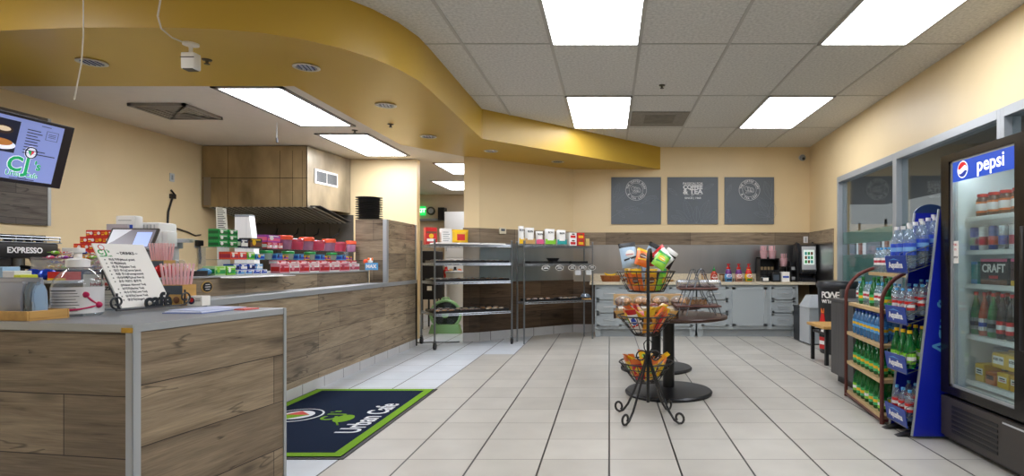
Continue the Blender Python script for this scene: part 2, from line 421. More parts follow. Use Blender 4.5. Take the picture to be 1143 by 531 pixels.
m = strip(0, 1, .14, .93, .018, wd); dstrip(m, .14, .93, .018, wd); struct(m.build('trim_3', smooth=0))
btile = mat('base_tile', 'c9cacb', .35, noise=.05, nscale=4)
m = strip(0, 1, 0, .14, .022, btile); dstrip(m, 0, .14, .022, btile)
for i in range(5):
    q = [diag(.1 + i * .22, .0221), diag(.1 + i * .22 + .004, .0221), diag(.1 + i * .22 + .004, .0235), diag(.1 + i * .22, .0235)]
    m.prism([(p.x, p.y) for p in q], 0, .14, ink)
struct(m.build('baseboard_diagonal', smooth=0))
struct(MB().box((-.645, 10.382, 1.55), (3.56, 10.4, 1.77), wb).build('trim_4', smooth=0))
struct(MB().box((-.645, 10.386, .9), (3.56, 10.4, 1.55), steel).build('trim_5', smooth=0))
m = MB(); m.T = MW; m.box((-.018, 9.12, 1.55), (0, 10.4, 1.77), wk); struct(m.build('trim_6', smooth=0))
m = MB(); m.T = MW; m.box((-.014, 9.12, .9), (0, 10.4, 1.55), steel); struct(m.build('trim_7', smooth=0))
struct(MB().box((-.64, 10.38, .14), (-.2, 10.4, .9), wd).build('trim_8', smooth=0))
m = MB().box((-.64, 10.378, 0), (-.2, 10.4, .14), btile); struct(m.build('baseboard_back', smooth=0))
m = MB(); m.T = MW; m.box((-.012, 9.0, .1), (0, 10.4, .9), wd); struct(m.build('trim_9', smooth=0))

# ceilings ------------------------------------------------------------
struct(MB().box((-6.2, -3.2, ZC), (3.9, 10.6, ZC + .12), ctile).build('ceiling', smooth=0))
struct(MB().prism([(-5.99, 5.42), (-2.9, 5.42), (-2.9, 8.15), (-2.2, 9.15), (-2.2, 14.6), (-5.99, 14.6)], ZS + .012, ZS + .08, kceil).build('ceiling_kitchen', smooth=0))
m = MB()
gx = [-.544 + .832 * k for k in range(-7, 6)]; gy = [3.77 + 1.7 * k for k in range(-4, 4)]
for x in gx: m.box((x - .014, -3.05, ZC - .006), (x + .014, 10.4, ZC), tbar)
for y in gy: m.box((-5.8, y - .012, ZC - .005), (3.5, y + .012, ZC), tbar)
struct(m.build('trim_10', smooth=0))
# bowed yellow soffit: outer face, underside
outer = [(.91, 10.4), (-1.7, 7.8), (-1.71, 7.0), (-1.715, 6.1), (-1.72, 5.55), (-1.73, 5.3), (-1.80, 4.98), (-1.91, 4.72), (-2.06, 4.5), (-2.25, 4.33), (-2.48, 4.2), (-2.75, 4.13), (-3.1, 4.1), (-3.7, 4.1), (-4.3, 4.15), (-5.8, 4.28)]
inner = [(-5.8, 5.47), (-2.95, 5.47), (-2.93, 8.2), (-2.26, 9.14), (-2.05, 9.24), (-.64, 10.4)]
struct(MB().prism(outer + inner, ZS, ZC, yellow).build('ceiling_soffit', smooth=30))

# ceiling lights ------------------------------------------------------
panel = emat('light_panel', 'f6f8ff', 10)
panelk = emat('kitchen_light_panel', 'f6f8ff', 17)
panelp = emat('passage_light_panel', 'f6f8ff', 6)
frm = mat('light_frame', '8d8c88', .4)
def light(x0, x1, y0, y1, z, label, group, e=panel, fw=.025, fm=None):
    o = thing('ceiling_light', label, 'light', ((x0 + x1) / 2, (y0 + y1) / 2, z), group=group)
    m = MB(); fm = fm or tbar
    for a, b in (((x0, y0), (x1, y0 + fw)), ((x0, y1 - fw), (x1, y1)), ((x0, y0), (x0 + fw, y1)), ((x1 - fw, y0), (x1, y1))):
        m.box((*a, z - .014), (*b, z), fm)
    m.build('frame', o, smooth=0)
    MB().box((x0 + fw, y0 + fw, z - .009), (x1 - fw, y1 - fw, z - .001), e).build('diffuser', o, smooth=0)
G1 = 'square-grid ceiling light panels'
light(-.544, .288, 3.77, 5.47, ZC - .006, 'white glowing ceiling panel just over the middle of the room', G1)
light(-.544, .288, 7.17, 8.87, ZC - .006, 'small-looking white glowing ceiling panel nearest the yellow soffit', G1)
light(1.952, 2.784, 3.77, 5.47, ZC - .006, 'white glowing ceiling panel above the drinks fridge side of the room', G1)
light(1.952, 2.784, 7.17, 8.87, ZC - .006, 'white glowing ceiling panel above the coffee counter and bins', G1)
for x in (-.544, 1.952):
    for y in (.37,):  # unseen panels, added on the grid to light the room
        light(x, x + .832, y, y + 1.68, ZC - .006, 'unseen white ceiling panel added to light the entrance end of the room', G1)
G2 = 'light panels in the low kitchen ceiling'
light(-3.76, -3.08, 5.50, 7.1, ZS + .01, 'grey-framed light panel in the kitchen ceiling beside the air vent', G2, panelk, .045, frm)
light(-3.80, -3.10, 7.52, 9.1, ZS + .01, 'grey-framed light panel in the kitchen ceiling beside the beige wall', G2, panelk, .045, frm)
light(-2.95, -2.3, 9.75, 11.0, ZS + .01, 'light panel at the near end of the passage ceiling', G2, panelp, .03, tbar)
light(-3.65, -2.9, 11.9, 13.4, ZS + .01, 'light panel at the far end of the passage ceiling', G2, panelp, .03, tbar)
light(-5.3, -4.6, 1.6, 3.1, ZC - .006, 'unseen light panel added over the staff side of the counter', G1, panelk)  # unseen panel added to brighten the kitchen wall and ceiling

# windows in the right wall --------------------------------------------
def glass_mat():
    m = clear('window_glass', 'e6ecec', .0, .05, ior=1.5, rough=.0)
    return m
wg = glass_mat()
film = bpy.data.materials.new('frosted_film'); film.use_nodes = True
nt = film.node_tree; nt.nodes.clear(); N = nt.nodes.new
out = N('ShaderNodeOutputMaterial'); tl = N('ShaderNodeBsdfTranslucent'); tl.inputs[0].default_value = (*lin('b4ddd6'), 1)
df = N('ShaderNodeBsdfDiffuse'); df.inputs[0].default_value = (*lin('a9d4cd'), 1); ms = N('ShaderNodeMixShader'); ms.inputs[0].default_value = .55
nt.links.new(tl.outputs[0], ms.inputs[1]); nt.links.new(df.outputs[0], ms.inputs[2]); nt.links.new(ms.outputs[0], out.inputs[0])
for n, (s0, s1) in enumerate(((6.9, 8.9), (4.88, 6.9), (2.9, 4.88), (1.0, 2.9))):
    o = thing('window_%d' % (n + 1), 'storefront window pane in grey metal framing', 'window', (3.05 + .05 * (s0 + s1) / 2, (s0 + s1) / 2, 0), kind='structure')
    del o['category']
    m = MB(); m.T = MW
    w = .05
    m.box((-.03, s0, .0), (.11, s0 + w, 2.53), alup, bev=.004).box((-.03, s1 - w, .0), (.11, s1, 2.53), alup, bev=.004)
    m.box((-.03, s0 + w, 2.45), (.11, s1 - w, 2.53), alup).box((-.03, s0 + w, 0), (.11, s1 - w, .12), alup)
    m.build('window_frame', o, smooth=0)
    m = MB(); m.T = MW; m.box((.035, s0 + w, .12), (.045, s1 - w, 2.45), wg); m.build('glass', o, smooth=0)
    m = MB(); m.T = MW; m.box((.047, s0 + w, 1.51), (.049, s1 - w, 1.69), film).box((.047, s0 + w, .12), (.049, s1 - w, 1.35), film); m.build('film_band', o, smooth=0)
# outside: canopy over the walk, the building across the lot
struct(MB().box((3.75, -6, 2.62), (6.6, 14, 2.9), mat('canopy_paint', '857b73', .8)).build('ceiling_canopy', smooth=0))
wx = mat('facade_paint', 'd9d6d0', .8, noise=.06, nscale=2)
o = thing('outside_building', 'pale low building across the car park seen through the window', 'building', (16, 18, 0))
MB().box((14, 2, -.05), (18, 64, 2.7), wx).box((13.9, 2, 2.7), (18, 64, 8.5), mat('facade_upper', '978b80', .8, noise=.06, nscale=1)).build('wall', o, smooth=0)
for i in range(16):
    MB().box((13.93, 5.2 + i * 3.1, .6), (14.01, 6.9 + i * 3.1, 2.4), mat('facade_window', '3c444c', .15)).build('shop_window', o, smooth=0)
    MB().box((13.9, 7.5 + i * 3.1, 0), (14.0, 7.8 + i * 3.1, 3.4), mat('facade_pier', '8b5a4a', .7)).build('pier', o, smooth=0)

# ceiling fittings -------------------------------------------------------
refl = mat('downlight_reflector', 'd5d9e0', .2, metal=.3)
glint_blue = mat('downlight_louver', '2c4a86', .2, metal=.3)  # reflections inside the downlight, put into the colour as blue and pale blades
def downlight():
    o = thing('recessed_downlight', 'x', 'light', (0, 0, 0))
    m = MB(); m.lathe([(.082, -.002), (.105, -.004), (.108, -.010), (.098, -.014), (.085, -.012), (.082, -.002)], mat('downlight_rim', 'c9c4b4', .35), n=28); m.build('trim_ring', o)
    m = MB(); m.lathe([(.083, -.003), (.03, -.001), (0.0, -.001)], refl, n=28)
    for k in range(-4, 5):
        h = math.sqrt(max(.0, .08 ** 2 - (k * .017) ** 2))
        m.box((k * .017 - .002, -h, -.012), (k * .017 + .002, h, -.002), glint_blue if k % 2 else refl)
    m.build('louver', o, smooth=0)
    return o
dk = Kind(downlight())
dl = ['recessed downlight in the yellow soffit above the television', 'recessed downlight in the yellow soffit beyond the motion sensor', 'recessed downlight in the soffit near the first kitchen light panel',
      'recessed downlight in the soffit near the second kitchen light panel', 'recessed downlight in the soffit over the wheeled pastry rack', 'recessed downlight in the soffit over the treat-bag rack']
for (x, y), l in zip([(-4.25, 4.8), (-2.55, 4.92), (-2.34, 6.12), (-2.37, 7.65), (-1.75, 8.64), (-.84, 9.56)], dl):
    dk.at((x, y, ZS), .2, l, 'downlights along the yellow soffit')
def sprinkler(x, y, z, label):
    o = thing('ceiling_sprinkler', label, 'sprinkler', (x, y, z), group='ceiling fire sprinklers')
    MB().lathe([(0, 0), (.038, 0), (.034, -.008), (.012, -.012), (.01, -.03), (0, -.03)], mat('sprinkler_brass', '5c574c', .4, metal=.7), (x, y, z)).build('rosette', o)
    MB().lathe([(0, -.03), (.022, -.034), (.022, -.038), (0, -.038)], blackm, (x, y, z)).build('deflector', o)
sprinkler(X(231, 4.75), 4.75, ZS, 'dark sprinkler head beside the white motion sensor')
sprinkler(X(436, 6.98), 6.98, ZS, 'sprinkler head in the yellow soffit between two downlights')
sprinkler(.61, 6.75, ZC, 'dark sprinkler head in the tiled ceiling between the light panels')
sprinkler(X(396, 7.35), 7.35, ZS + .012, 'sprinkler head in the kitchen ceiling between its light panels')
o = thing('motion_sensor', 'white boxy motion sensor on a swivel mount under the yellow soffit', 'sensor', (X(213, 4.4), 4.4, ZS))
x = X(213, 4.4)
MB().lathe([(0, 0), (.055, 0), (.055, -.014), (.03, -.022), (.014, -.03), (.014, -.075), (0, -.075)], whitep, (x, 4.4, ZS)).build('mount', o)
m = MB(); m.box((x - .05, 4.36, ZS - .2), (x + .052, 4.44, ZS - .075), whitep, bev=.012); m.box((x - .051, 4.357, ZS - .118), (x + .053, 4.36, ZS - .112), ink); m.build('housing', o)
MB().box((x - .036, 4.362, ZS - .204), (x + .04, 4.43, ZS - .198), black).build('lens', o)
w = MB().tube([(X(186, 4.0), 4.0, ZC), (X(176, 4.0), 4.0, H(18, 4.0)), (X(180, 4.05), 4.05, H(32, 4.05)), (X(192, 4.2), 4.2, H(42, 4.2)), (X(203, 4.25), 4.25, H(46.5, 4.25))], .006, mat('cable_white', 'd9d2c4', .5))
tag(w.build('sensor_cable'), 'white cable looping from the ceiling to the motion sensor', 'cable')
tag(MB().tube([(X(93, 3.5), 3.5, ZC), (X(93, 3.5), 3.5, H(40, 3.5)), (X(91, 3.5), 3.5, H(70, 3.5)), (X(83, 3.5), 3.5, H(111, 3.5))], .0035, mat('cord_white', 'd8d0be', .6)).build('pull_cord'), 'thin white cord dangling before the soffit above the television', 'cord')
o = thing('hanging_cord', 'thin cord with a dark tip hanging from the kitchen ceiling light', 'cord', (X(310, 7.0), 7.0, H(133, 7)))
MB().tube([(X(309, 6.9), 6.9, ZS), (X(309, 6.9), 6.9, H(155, 6.9))], .004, greyp).build('string', o)
MB().cyl((X(309, 6.9), 6.9, H(154, 6.9)), (X(309.5, 6.9), 6.9, H(159, 6.9)), .012, ink).build('tip', o)
# kitchen air vent: square louvred diffuser
o = thing('air_vent', 'square louvred air vent in the low kitchen ceiling', 'vent', (-4.72, 6.38, ZS))
m = MB(); vm = mat('vent_metal', '9a958c', .5, metal=.3)
for s in (.30, .24, .18, .12, .06):
    for a, b in (((-s, -s), (s, -s + .035)), ((-s, s - .035), (s, s)), ((-s, -s), (-s + .035, s)), ((s - .035, -s), (s, s))):
        m.box((-4.72 + a[0], 6.38 + a[1], ZS - .022 + (.3 - s) * .05), (-4.72 + b[0], 6.38 + b[1], ZS + .01), vm)
m.build('louver', o, smooth=0)
MB().box((-5.0, 6.1, ZS - .003), (-4.44, 6.66, ZS + .008), ink).build('duct_opening', o, smooth=0)
o = thing('return_vent', 'stained grey square return vent set in the tiled ceiling', 'vent', (.7, 8.35, ZC))
m = MB().box((.31, 7.93, ZC - .012), (1.10, 8.75, ZC - .004), mat('stained_tile', '8e8980', .8, noise=.12, nscale=20)); m.build('panel', o, smooth=0)
MB().box((.50, 8.08, ZC - .016), (.92, 8.55, ZC - .011), mat('stained_tile_dark', '7c776e', .8, noise=.15, nscale=8)).build('grille', o, smooth=0)
o = thing('security_camera', 'small dark security camera high on the wall in the corner', 'camera', (3.42, 10.38, 3.08))
MB().cyl((3.42, 10.4, 3.1), (3.42, 10.33, 3.1), .05, lgrey).build('bracket', o)
m = MB().ball((3.41, 10.3, 3.08), .055, greyp); m.build('dome', o)
MB().cyl((3.41, 10.25, 3.06), (3.405, 10.235, 3.055), .025, black).build('lens', o)

# posters -----------------------------------------------------------------
pgrey = mat('poster_grey', '626a72', .5, noise=.06, nscale=3)
pline = mat('poster_line', '8b939a', .6); pwhite = mat('poster_white', 'e6e8ea', .6)
def leaf(m, M, cx, cy, L, a, mt, w=.36):
    for s in (1, -1):
        pts = []
        for i in range(11):
            t = i / 10; u = L * t; v = s * w * L * .5 * math.sin(PI * t) ** .8
            pts.append((cx + u * math.cos(a) - v * math.sin(a), cy + u * math.sin(a) + v * math.cos(a), .004))
        m.tube(pts, .0016, mt, n=4, M=M)
    m.tube([(cx, cy, .004), (cx + L * math.cos(a), cy + L * math.sin(a), .004)], .0013, mt, n=4, M=M)
    for k in range(2, 9):
        t = k / 10; bx, by = cx + L * t * math.cos(a), cy + L * t * math.sin(a)
        for s in (1, -1):
            q = a + s * .8; l = w * L * .42 * math.sin(PI * t)
            m.tube([(bx, by, .004), (bx + l * math.cos(q), by + l * math.sin(q), .004)], .0009, mt, n=3, M=M)
def emblem(m, M, cx, cy, r):
    Mo = M @ Matrix.Translation((cx, cy, .004))
    m.ring(r, .0035, Mo, pwhite); m.ring(r * .66, .003, Mo, pwhite)
    for i, ch in enumerate('THE COFFEE BEAN'):
        a = PI * .93 - i * PI * .86 / 14
        m.text(ch, r * .27, Mo @ TR(r * .83 * math.cos(a), r * .83 * math.sin(a), .001, a - PI / 2), pwhite, bold=.001)
    for i, ch in enumerate('& TEA LEAF'):
        a = -PI * .82 + i * PI * .64 / 9
        m.text(ch, r * .27, Mo @ TR(r * .83 * math.cos(a), r * .83 * math.sin(a), .001, a + PI / 2), pwhite, bold=.001)
    for k in (-1, 0, 1):
        Mb = Mo @ TR(k * r * .26, -k * r * .06 + .01, .001, .5)
        m.ring(r * .17, .0025, Mb, pwhite, n=14, sy=1.5); m.tube([(-.3 * r * .17, -r * .22, 0), (.02, 0, 0), (.3 * r * .1, r * .22, 0)], .002, pwhite, n=4, M=Mb)
    leaf(m, Mo, -r * .42, -r * .3, r * .75, .25, pwhite)
def poster(x0, x1, label, kind):
    xc = (x0 + x1) / 2; zc = 2.335
    o = thing('wall_poster', label, 'poster', (xc, 10.38, 1.92), group='grey coffee posters on the back wall')
    MB().box((x0, 10.375, 1.918), (x1, 10.4, 2.752), pgrey, bev=.002).build('board', o, smooth=0)
    M = face_cam((xc, 10.374, zc)); m = MB(); w = (x1 - x0) / 2
    if kind == 0:
        for a, L, cx, cy in ((.2, .34, -.3, -.2), (-.25, .36, -.22, -.12), (.75, .3, -.36, -.02), (1.2, .28, -.4, .05), (.45, .3, .1, -.05), (-.1, .26, .14, .05), (2.4, .2, -.2, -.3)): leaf(m, M, cx, cy, L, a, pline)
        m.tube([(-.44, -.3, .004), (-.2, -.15, .004), (.1, -.05, .004), (.36, .12, .004)], .0018, pline, n=4, M=M)
    elif kind == 1:
        for a, L, cx, cy in ((1.9, .4, -.02, -.36), (2.35, .3, -.08, -.38), (1.2, .4, .14, -.36), (.7, .34, .16, -.38), (1.55, .3, .06, -.4), (2.8, .26, -.14, -.36), (.5, .2, .2, .2), (2.5, .2, -.28, .1)): leaf(m, M, cx, cy, L, a, pline)
    else:
        for a, L, cx, cy in ((2.2, .34, .36, -.3), (2.6, .32, .34, -.1), (1.9, .34, .38, .02), (2.9, .26, .33, -.28), (1.5, .34, .4, -.36), (1.9, .2, -.34, -.38), (1.2, .2, -.4, .1)): leaf(m, M, cx, cy, L, a, pline)
        m.tube([(.3, -.4, .004), (.38, -.1, .004), (.4, .3, .004)], .0018, pline, n=4, M=M)
    m.build('leaf_artwork', o)
    m = MB()
    if kind == 1:
        m.text('PASSION FOR', .058, M @ TR(0, .30, .003), pwhite, bold=.001)
        m.text('COFFEE', .098, M @ TR(0, .235, .003), pwhite, bold=.004, wide=1.02)
        m.text('& TEA', .118, M @ TR(0, .155, .003), pwhite, bold=.004, wide=1.1)
        m.quad(.1, .004, M @ TR(-.11, .105, .003), pwhite); m.quad(.1, .004, M @ TR(.11, .105, .003), pwhite)
        leaf(m, M, -.03, .09, .06, .5, pwhite, .6)
        m.text('SINCE | 1963', .048, M @ TR(0, .045, .003), pwhite, bold=.0012, wide=1.1)
    else: emblem(m, M, 0 if kind == 0 else 0, .19, .185)
    m.build('print', o)
poster(.035, .92, 'grey square poster with round emblem, the one nearest the yellow soffit', 0)
poster(1.035, 1.935, 'grey square poster with white coffee and tea lettering, middle of three', 1)
poster(2.05, 2.93, 'grey square poster with round emblem, the one nearest the window wall', 2)
o = thing('wall_outlet', 'white socket plate on the wood band above the coffee counter', 'outlet', (3.49, 10.38, 1.6))
m = MB().box((3.45, 10.37, 1.58), (3.53, 10.382, 1.70), whitep, bev=.004); m.build('plate', o)
MB().box((3.475, 10.367, 1.60), (3.505, 10.371, 1.68), lgrey).build('socket', o)
# ================================================================== FRONT COUNTER AND WHAT STANDS ON IT
CN = (-1.9, 2.33, 0); CT = 1.0
o = thing('service_counter', 'long wood-clad front counter with dark worktop and pale metal corner strip', 'counter', CN, -TH)
MC = ROOT[o.name]
def cw(x, y, z=0): return MC @ Vector((x, y, z))
m = MB(); m.T = MC; m.box((-2.6, 0.006, 0), (-.006, .85, .955), wcf).box((-2.6, .85, 0), (-.82, 1.16, .955), wcf); m.build('body', o, smooth=0)
m = MB(); m.T = MC; m.box((-2.6, 0, .0), (-.02, .006, .965), wcf); m.build('front_panel', o, smooth=0)
m = MB(); m.T = MC; m.box((-.006, .02, 0), (0, .845, .965), wcs); m.build('side_panel', o, smooth=0)
m = MB(); m.T = MC; m.box((-2.6, .004, .965), (-.004, .852, 1.0), laminate, bev=.003).box((-2.6, .852, .965), (-.80, 1.18, 1.0), laminate); m.build('countertop', o, smooth=0)
m = MB(); m.T = MC; m.box((-2.6, -.003, .968), (.002, .004, .999), alup).box((-.004, .004, .968), (.003, .852, .999), alup); m.build('edge_strip', o, smooth=0)
m = MB(); m.T = MC; m.box((-.03, -.004, 0), (.004, .0, .968), alup).box((.0, -.004, 0), (.004, .03, .968), alup); m.build('corner_strip', o, smooth=0)
m = MB(); m.T = MC; m.box((-.004, .838, 0), (.006, .856, .999), alup); m.build('end_strip', o, smooth=0)
m = MB(); m.T = MC; m.box((-.05, -.0045, .966), (.004, -.003, .986), mat('masking_tape', 'c69a35', .7, noise=.2, nscale=40)); m.build('tape', o, smooth=0)

# wooden tray with grey packets
def cpt(px, Z): return (X(px, Z), Z)
x, y = X(20, 2.56), 2.555
o = thing('wooden_tray', 'low wooden tray on the front counter holding grey packets', 'tray', (x, y, CT), -TH)
m = MB(); m.T = ROOT[o.name]
m.box((-.42, -.075, .0005), (.17, .075, .008), tanwood); m.build('base', o, smooth=0)
for a, b in (((-.42, -.083, .0005), (.17, -.075, .042)), ((-.42, .075, .0005), (.17, .083, .042)), ((.162, -.075, .008), (.17, .075, .042)), ((-.42, -.075, .008), (-.412, .075, .042))):
    m = MB(); m.T = ROOT[o.name]; m.box(a, b, tanwood, bev=.003); m.build('side_board', o, smooth=0)
pk = clear('frosted_packet', 'c8ccd6', .75, .10, rough=.2, bodycol='b3b7c2')
pk2 = clear('blue_packet', 'a8b8c6', .7, .1, rough=.2, bodycol='8798a8')
def packet(name, cx, cy, w, d, h, mm, label, lean=0.0, tr=(x, y)):
    M = Matrix.Translation((tr[0], tr[1], CT + .009)) @ Matrix.Rotation(-TH, 4, 'Z') @ TR(cx, cy, 0, lean)
    m = MB(); n = 8; vs = []; fs = []
    for j in range(7):
        for i in range(n + 1):
            u = i / n - .5; v = j / 6
            bulge = d * .5 * (1 - .5 * abs(2 * u) ** 8) * (1 - .45 * v ** 6) - .004 + .004 * math.sin(11 * u + 5 * v)
            vs.append((u * w, -bulge, v * h)); 
    base = len(vs)
    for j in range(7):
        for i in range(n + 1):
            u = i / n - .5; v = j / 6
            vs.append((u * w, d * .5 * (1 - .5 * abs(2 * u) ** 8) * (1 - .45 * v ** 6) - .002, v * h))
    for j in range(6):
        for i in range(n):
            q = j * (n + 1) + i
            fs.append((q, q + 1, q + n + 2, q + n + 1)); fs.append((base + q, base + q + n + 1, base + q + n + 2, base + q + 1))
    rim = [i for i in range(n + 1)]
    for i in range(n): fs.append((i, base + i, base + i + 1, i + 1)); k = 6 * (n + 1) + i; fs.append((k, k + 1, base + k + 1, base + k))
    for j in range(6):
        a = j * (n + 1); fs.append((a, a + n + 1, base + a + n + 1, base + a)); a += n; fs.append((a, base + a, base + a + n + 1, a + n + 1))
    m.faces(vs, fs, mm, M)
    m.box((-w * .5, -d * .1, h), (w * .5, d * .1, h + .006), mm, M)
    tag(m.build(name, smooth=60), label, 'packet', 'packets in the wooden tray')
packet('grey_packet', -.11, -.037, .40, .06, .15, pk, 'wide grey see-through packet at the front of the wooden tray')
packet('grey_packet', -.12, .037, .40, .06, .165, pk, 'grey packet behind the wide one in the wooden tray')
packet('blue_packet', .118, -.02, .045, .06, .148, pk2, 'narrow bluish folded packet in the wooden tray')
packet('blue_packet', .15, -.02, .016, .06, .14, clear('pale_blue_packet', 'cfe3f5', .6, .1, bodycol='b8d4ee'), 'pale blue packet at the tray end beside the clear pump bottle')

# pump sanitizer bottles
def pump_bottle(px, Z, lab, scale=1.0, txt=True):
    x, y = cpt(px, Z)
    o = thing('pump_bottle', lab, 'bottle', (x, y, CT), .25)
    c = (x, y, CT); s = scale
    m = MB(); m.lathe([(.0, .002), (.078 * s, .0), (.085 * s, .008 * s), (.085 * s, .125 * s), (.080 * s, .15 * s), (.055 * s, .185 * s), (.036 * s, .2 * s), (.034 * s, .205 * s)], glassy, c, n=20); m.build('body', o)
    m = MB(); m.lathe([(.0, .205 * s), (.04 * s, .205 * s), (.04 * s, .235 * s), (.03 * s, .24 * s), (.014 * s, .243 * s), (.014 * s, .265 * s), (.024 * s, .267 * s), (.024 * s, .285 * s), (0, .288 * s)], whitep, c, n=18)
    m.box((x - .055 * s, y - .016 * s, CT + .27 * s), (x + .02 * s, y + .012 * s, CT + .286 * s), whitep, bev=.004); m.build('pump', o)
    m = MB(); M = TR(x, y, CT)
    # printed wrap label: back half-paper ring and front face with print
    pts = [(.0865 * s * math.cos(a), .0865 * s * math.sin(a)) for a in [PI * (1.255 + .96 * i / 16) for i in range(17)]]
    vs = [(p[0], p[1], .012 * s) for p in pts] + [(p[0], p[1], .122 * s) for p in pts]
    m.faces(vs, [(i, i + 1, i + 18, i + 17) for i in range(16)], clear('label_film', 'f4f4f6', .75, .05, bodycol='f4f4f6'), M)
    m.build('label', o)
    m = MB()
    for k in range(8):
        a0 = PI * (1.33); a1 = PI * (1.71 + .02 * (k % 3)); zz = (.108 - .012 * k) * s
        pts = [(x + .0872 * s * math.cos(a0 + (a1 - a0) * i / 8), y + .0872 * s * math.sin(a0 + (a1 - a0) * i / 8), CT + zz) for i in range(9)]
        m.tube(pts, .0016 if k else .0028, ink, n=3)
    mg = mat('magenta_print', 'c8245e', .4)
    def onb(a, zz): return (x + .0874 * s * math.cos(a), y + .0874 * s * math.sin(a), CT + zz * s)
    m.ball(onb(PI * 1.820, .09), (.019, .008, .014), mg); m.ball(onb(PI * 2.000, .045), (.018, .012, .015), mg)
    m.tube([onb(PI * 1.820, .088), onb(PI * 1.900, .065), onb(PI * 2.000, .045), onb(PI * 1.900, .038), onb(PI * 1.750, .03), onb(PI * 1.620, .028)], .0045, mg)
    m.build('print', o)
pump_bottle(87, 2.73, 'clear pump sanitizer bottle with magenta molecule label on the front counter', 1.1)
x, y = cpt(121, 3.05)
o = thing('sanitizer_jug', 'white-labelled jug with red and black print behind the menu board', 'bottle', (x, y, CT), .2)
M = ROOT[o.name]
m = MB(); m.box((-.085, -.05, 0), (.085, .05, .20), glassy, M, bev=.012); m.lathe([(.045, .2), (.025, .225), (.025, .235)], glassy, (0, 0, 0), M=M); m.build('body', o)
m = MB(); m.lathe([(0, .232), (.03, .232), (.03, .262), (.012, .265), (.012, .29), (0, .29)], whitep, M=M); m.build('cap', o)
m = MB(); m.box((-.083, -.0525, .012), (.083, -.0505, .185), paper, M)
MF = M @ frame((0, -.0535, .1), (1, 0, 0), (0, 0, 1))
m.text('SANITIZER', .024, MF @ TR(0, .012, 0), ink, bold=.001); m.text('HAND RUB', .02, MF @ TR(0, .034, 0), red, bold=.001); m.text('EFFECTIVE', .014, MF @ TR(0, .062, 0), red)
for k in range(5): m.quad(.14, .002, MF @ TR(0, -.02 - .013 * k, 0), ink if k in (0, 4) else lgrey)
m.build('label', o, smooth=0)

# menu board in a wire stand
A = Vector((X(136, 2.86), 2.86, CT + .022)); B = Vector((X(191, 3.14), 3.14, CT + .022)); U = (B - A); wdt = U.length
up = Vector((-.165, .02, .318)); Mm = frame((A + B) / 2, U, up); hgt = up.length
o = thing('menu_board', 'white printed drinks menu sheet leaning in the wire stand', 'menu', ((A + B) / 2)[:], 0)
m = MB(); m.box((-wdt / 2, 0, -.003), (wdt / 2, hgt, .003), paper, Mm); m.build('sheet', o, smooth=0)
m = MB(); T = lambda a, b: Mm @ TR(a, b, .0035)
m.disc(.016, T(-.105, hgt - .022), red, n=14); m.disc(.012, T(-.105, hgt - .022) @ TR(0, 0, .0005), white, n=14)
m.text('C', .036, T(-.12, hgt - .05), green, bold=.0015); m.text('J', .036, T(-.094, hgt - .05), green, bold=.0015); m.text("'s", .02, T(-.078, hgt - .044), green, bold=.001); m.text('URBAN CAFE', .011, T(-.1, hgt - .072), green)
m.text('~ DRINKS ~', .022, T(.02, hgt - .055), ink, bold=.0006)
rows = ['미숫가루(Mixed grain)', '식 혜(Sikhye)', '대 추 차(Jujube Tea)', '당근 주스(Carrot Juice)', '석류 주스(Pomegranate)', '아사이베리(Acai Berry)', '호두 아몬드 율무차', '(Walnut Almond Tea)', '보리차(Barley Tea)', '옥수수차(Corn Tea)', '유자차(Citron Tea)', '생강차(Ginger)']
for i, r in enumerate(rows):
    yy = hgt - .092 - i * .0205
    m.text(r, .0155, T(-.095, yy), ink, 'LEFT', bold=.0002)
    if i != 7: m.disc(.0035, T(-.115, yy), ink, n=6)
m.build('lettering', o, smooth=0)
o = thing('wire_menu_stand', 'black wire stand with cursive cafe lettering holding the menu', 'stand', ((A + B) / 2)[:2] + (CT,), 0)
nrm = Vector((Mm[0][2], Mm[1][2], Mm[2][2])); u = U.normalized()
m = MB(); Mt = frame((A + B) / 2 + nrm * .03 + Vector((0, 0, .012)) + u * .035, U, (0, 0, 1))
m.text('café', .105, Mt, mat('stand_iron', '20262e', .35), bold=.0035, ext=.003, wide=.95); m.build('lettering', o, smooth=0)
m = MB(); iron = mat('stand_iron', '20262e', .35)
FA = A - nrm * .13; FB = B - nrm * .13; FA.z = FB.z = CT + .006
m.tube([A - u * .06 + nrm * .035 - Vector((0, 0, .022)), B + u * .06 + nrm * .035 - Vector((0, 0, .022))], .004, iron)
m.tube([A - nrm * .007 - Vector((0, 0, .01)), A - nrm * .007 + up * .6], .004, iron); m.tube([B - nrm * .007 - Vector((0, 0, .01)), B - nrm * .007 + up * .6], .004, iron)
m.tube([A - nrm * .007 + up * .6, FA], .004, iron); m.tube([B - nrm * .007 + up * .6, FB], .004, iron)
m.build('frame', o)
for P0, sg in ((A - u * .055, -1), (B + u * .055, 1)):
    pts = []
    for i in range(26):
        t = i / 25; a = -PI * .55 + sg * 0 + t * PI * 2.3; r = .034 * (1 - .62 * t)
        pts.append(P0 + nrm * .037 + u * (sg * r * math.sin(a + PI / 2) * 1.1) + Vector((0, 0, .017 + r * -math.cos(a + PI / 2))))
    MB().tube([P0 - u * sg * .0 + nrm * .035 + Vector((0, 0, .06)), P0 + nrm * .036 + Vector((0, 0, .03))] + pts, .0045, mat('stand_iron', '20262e', .35)).build('scroll', o)

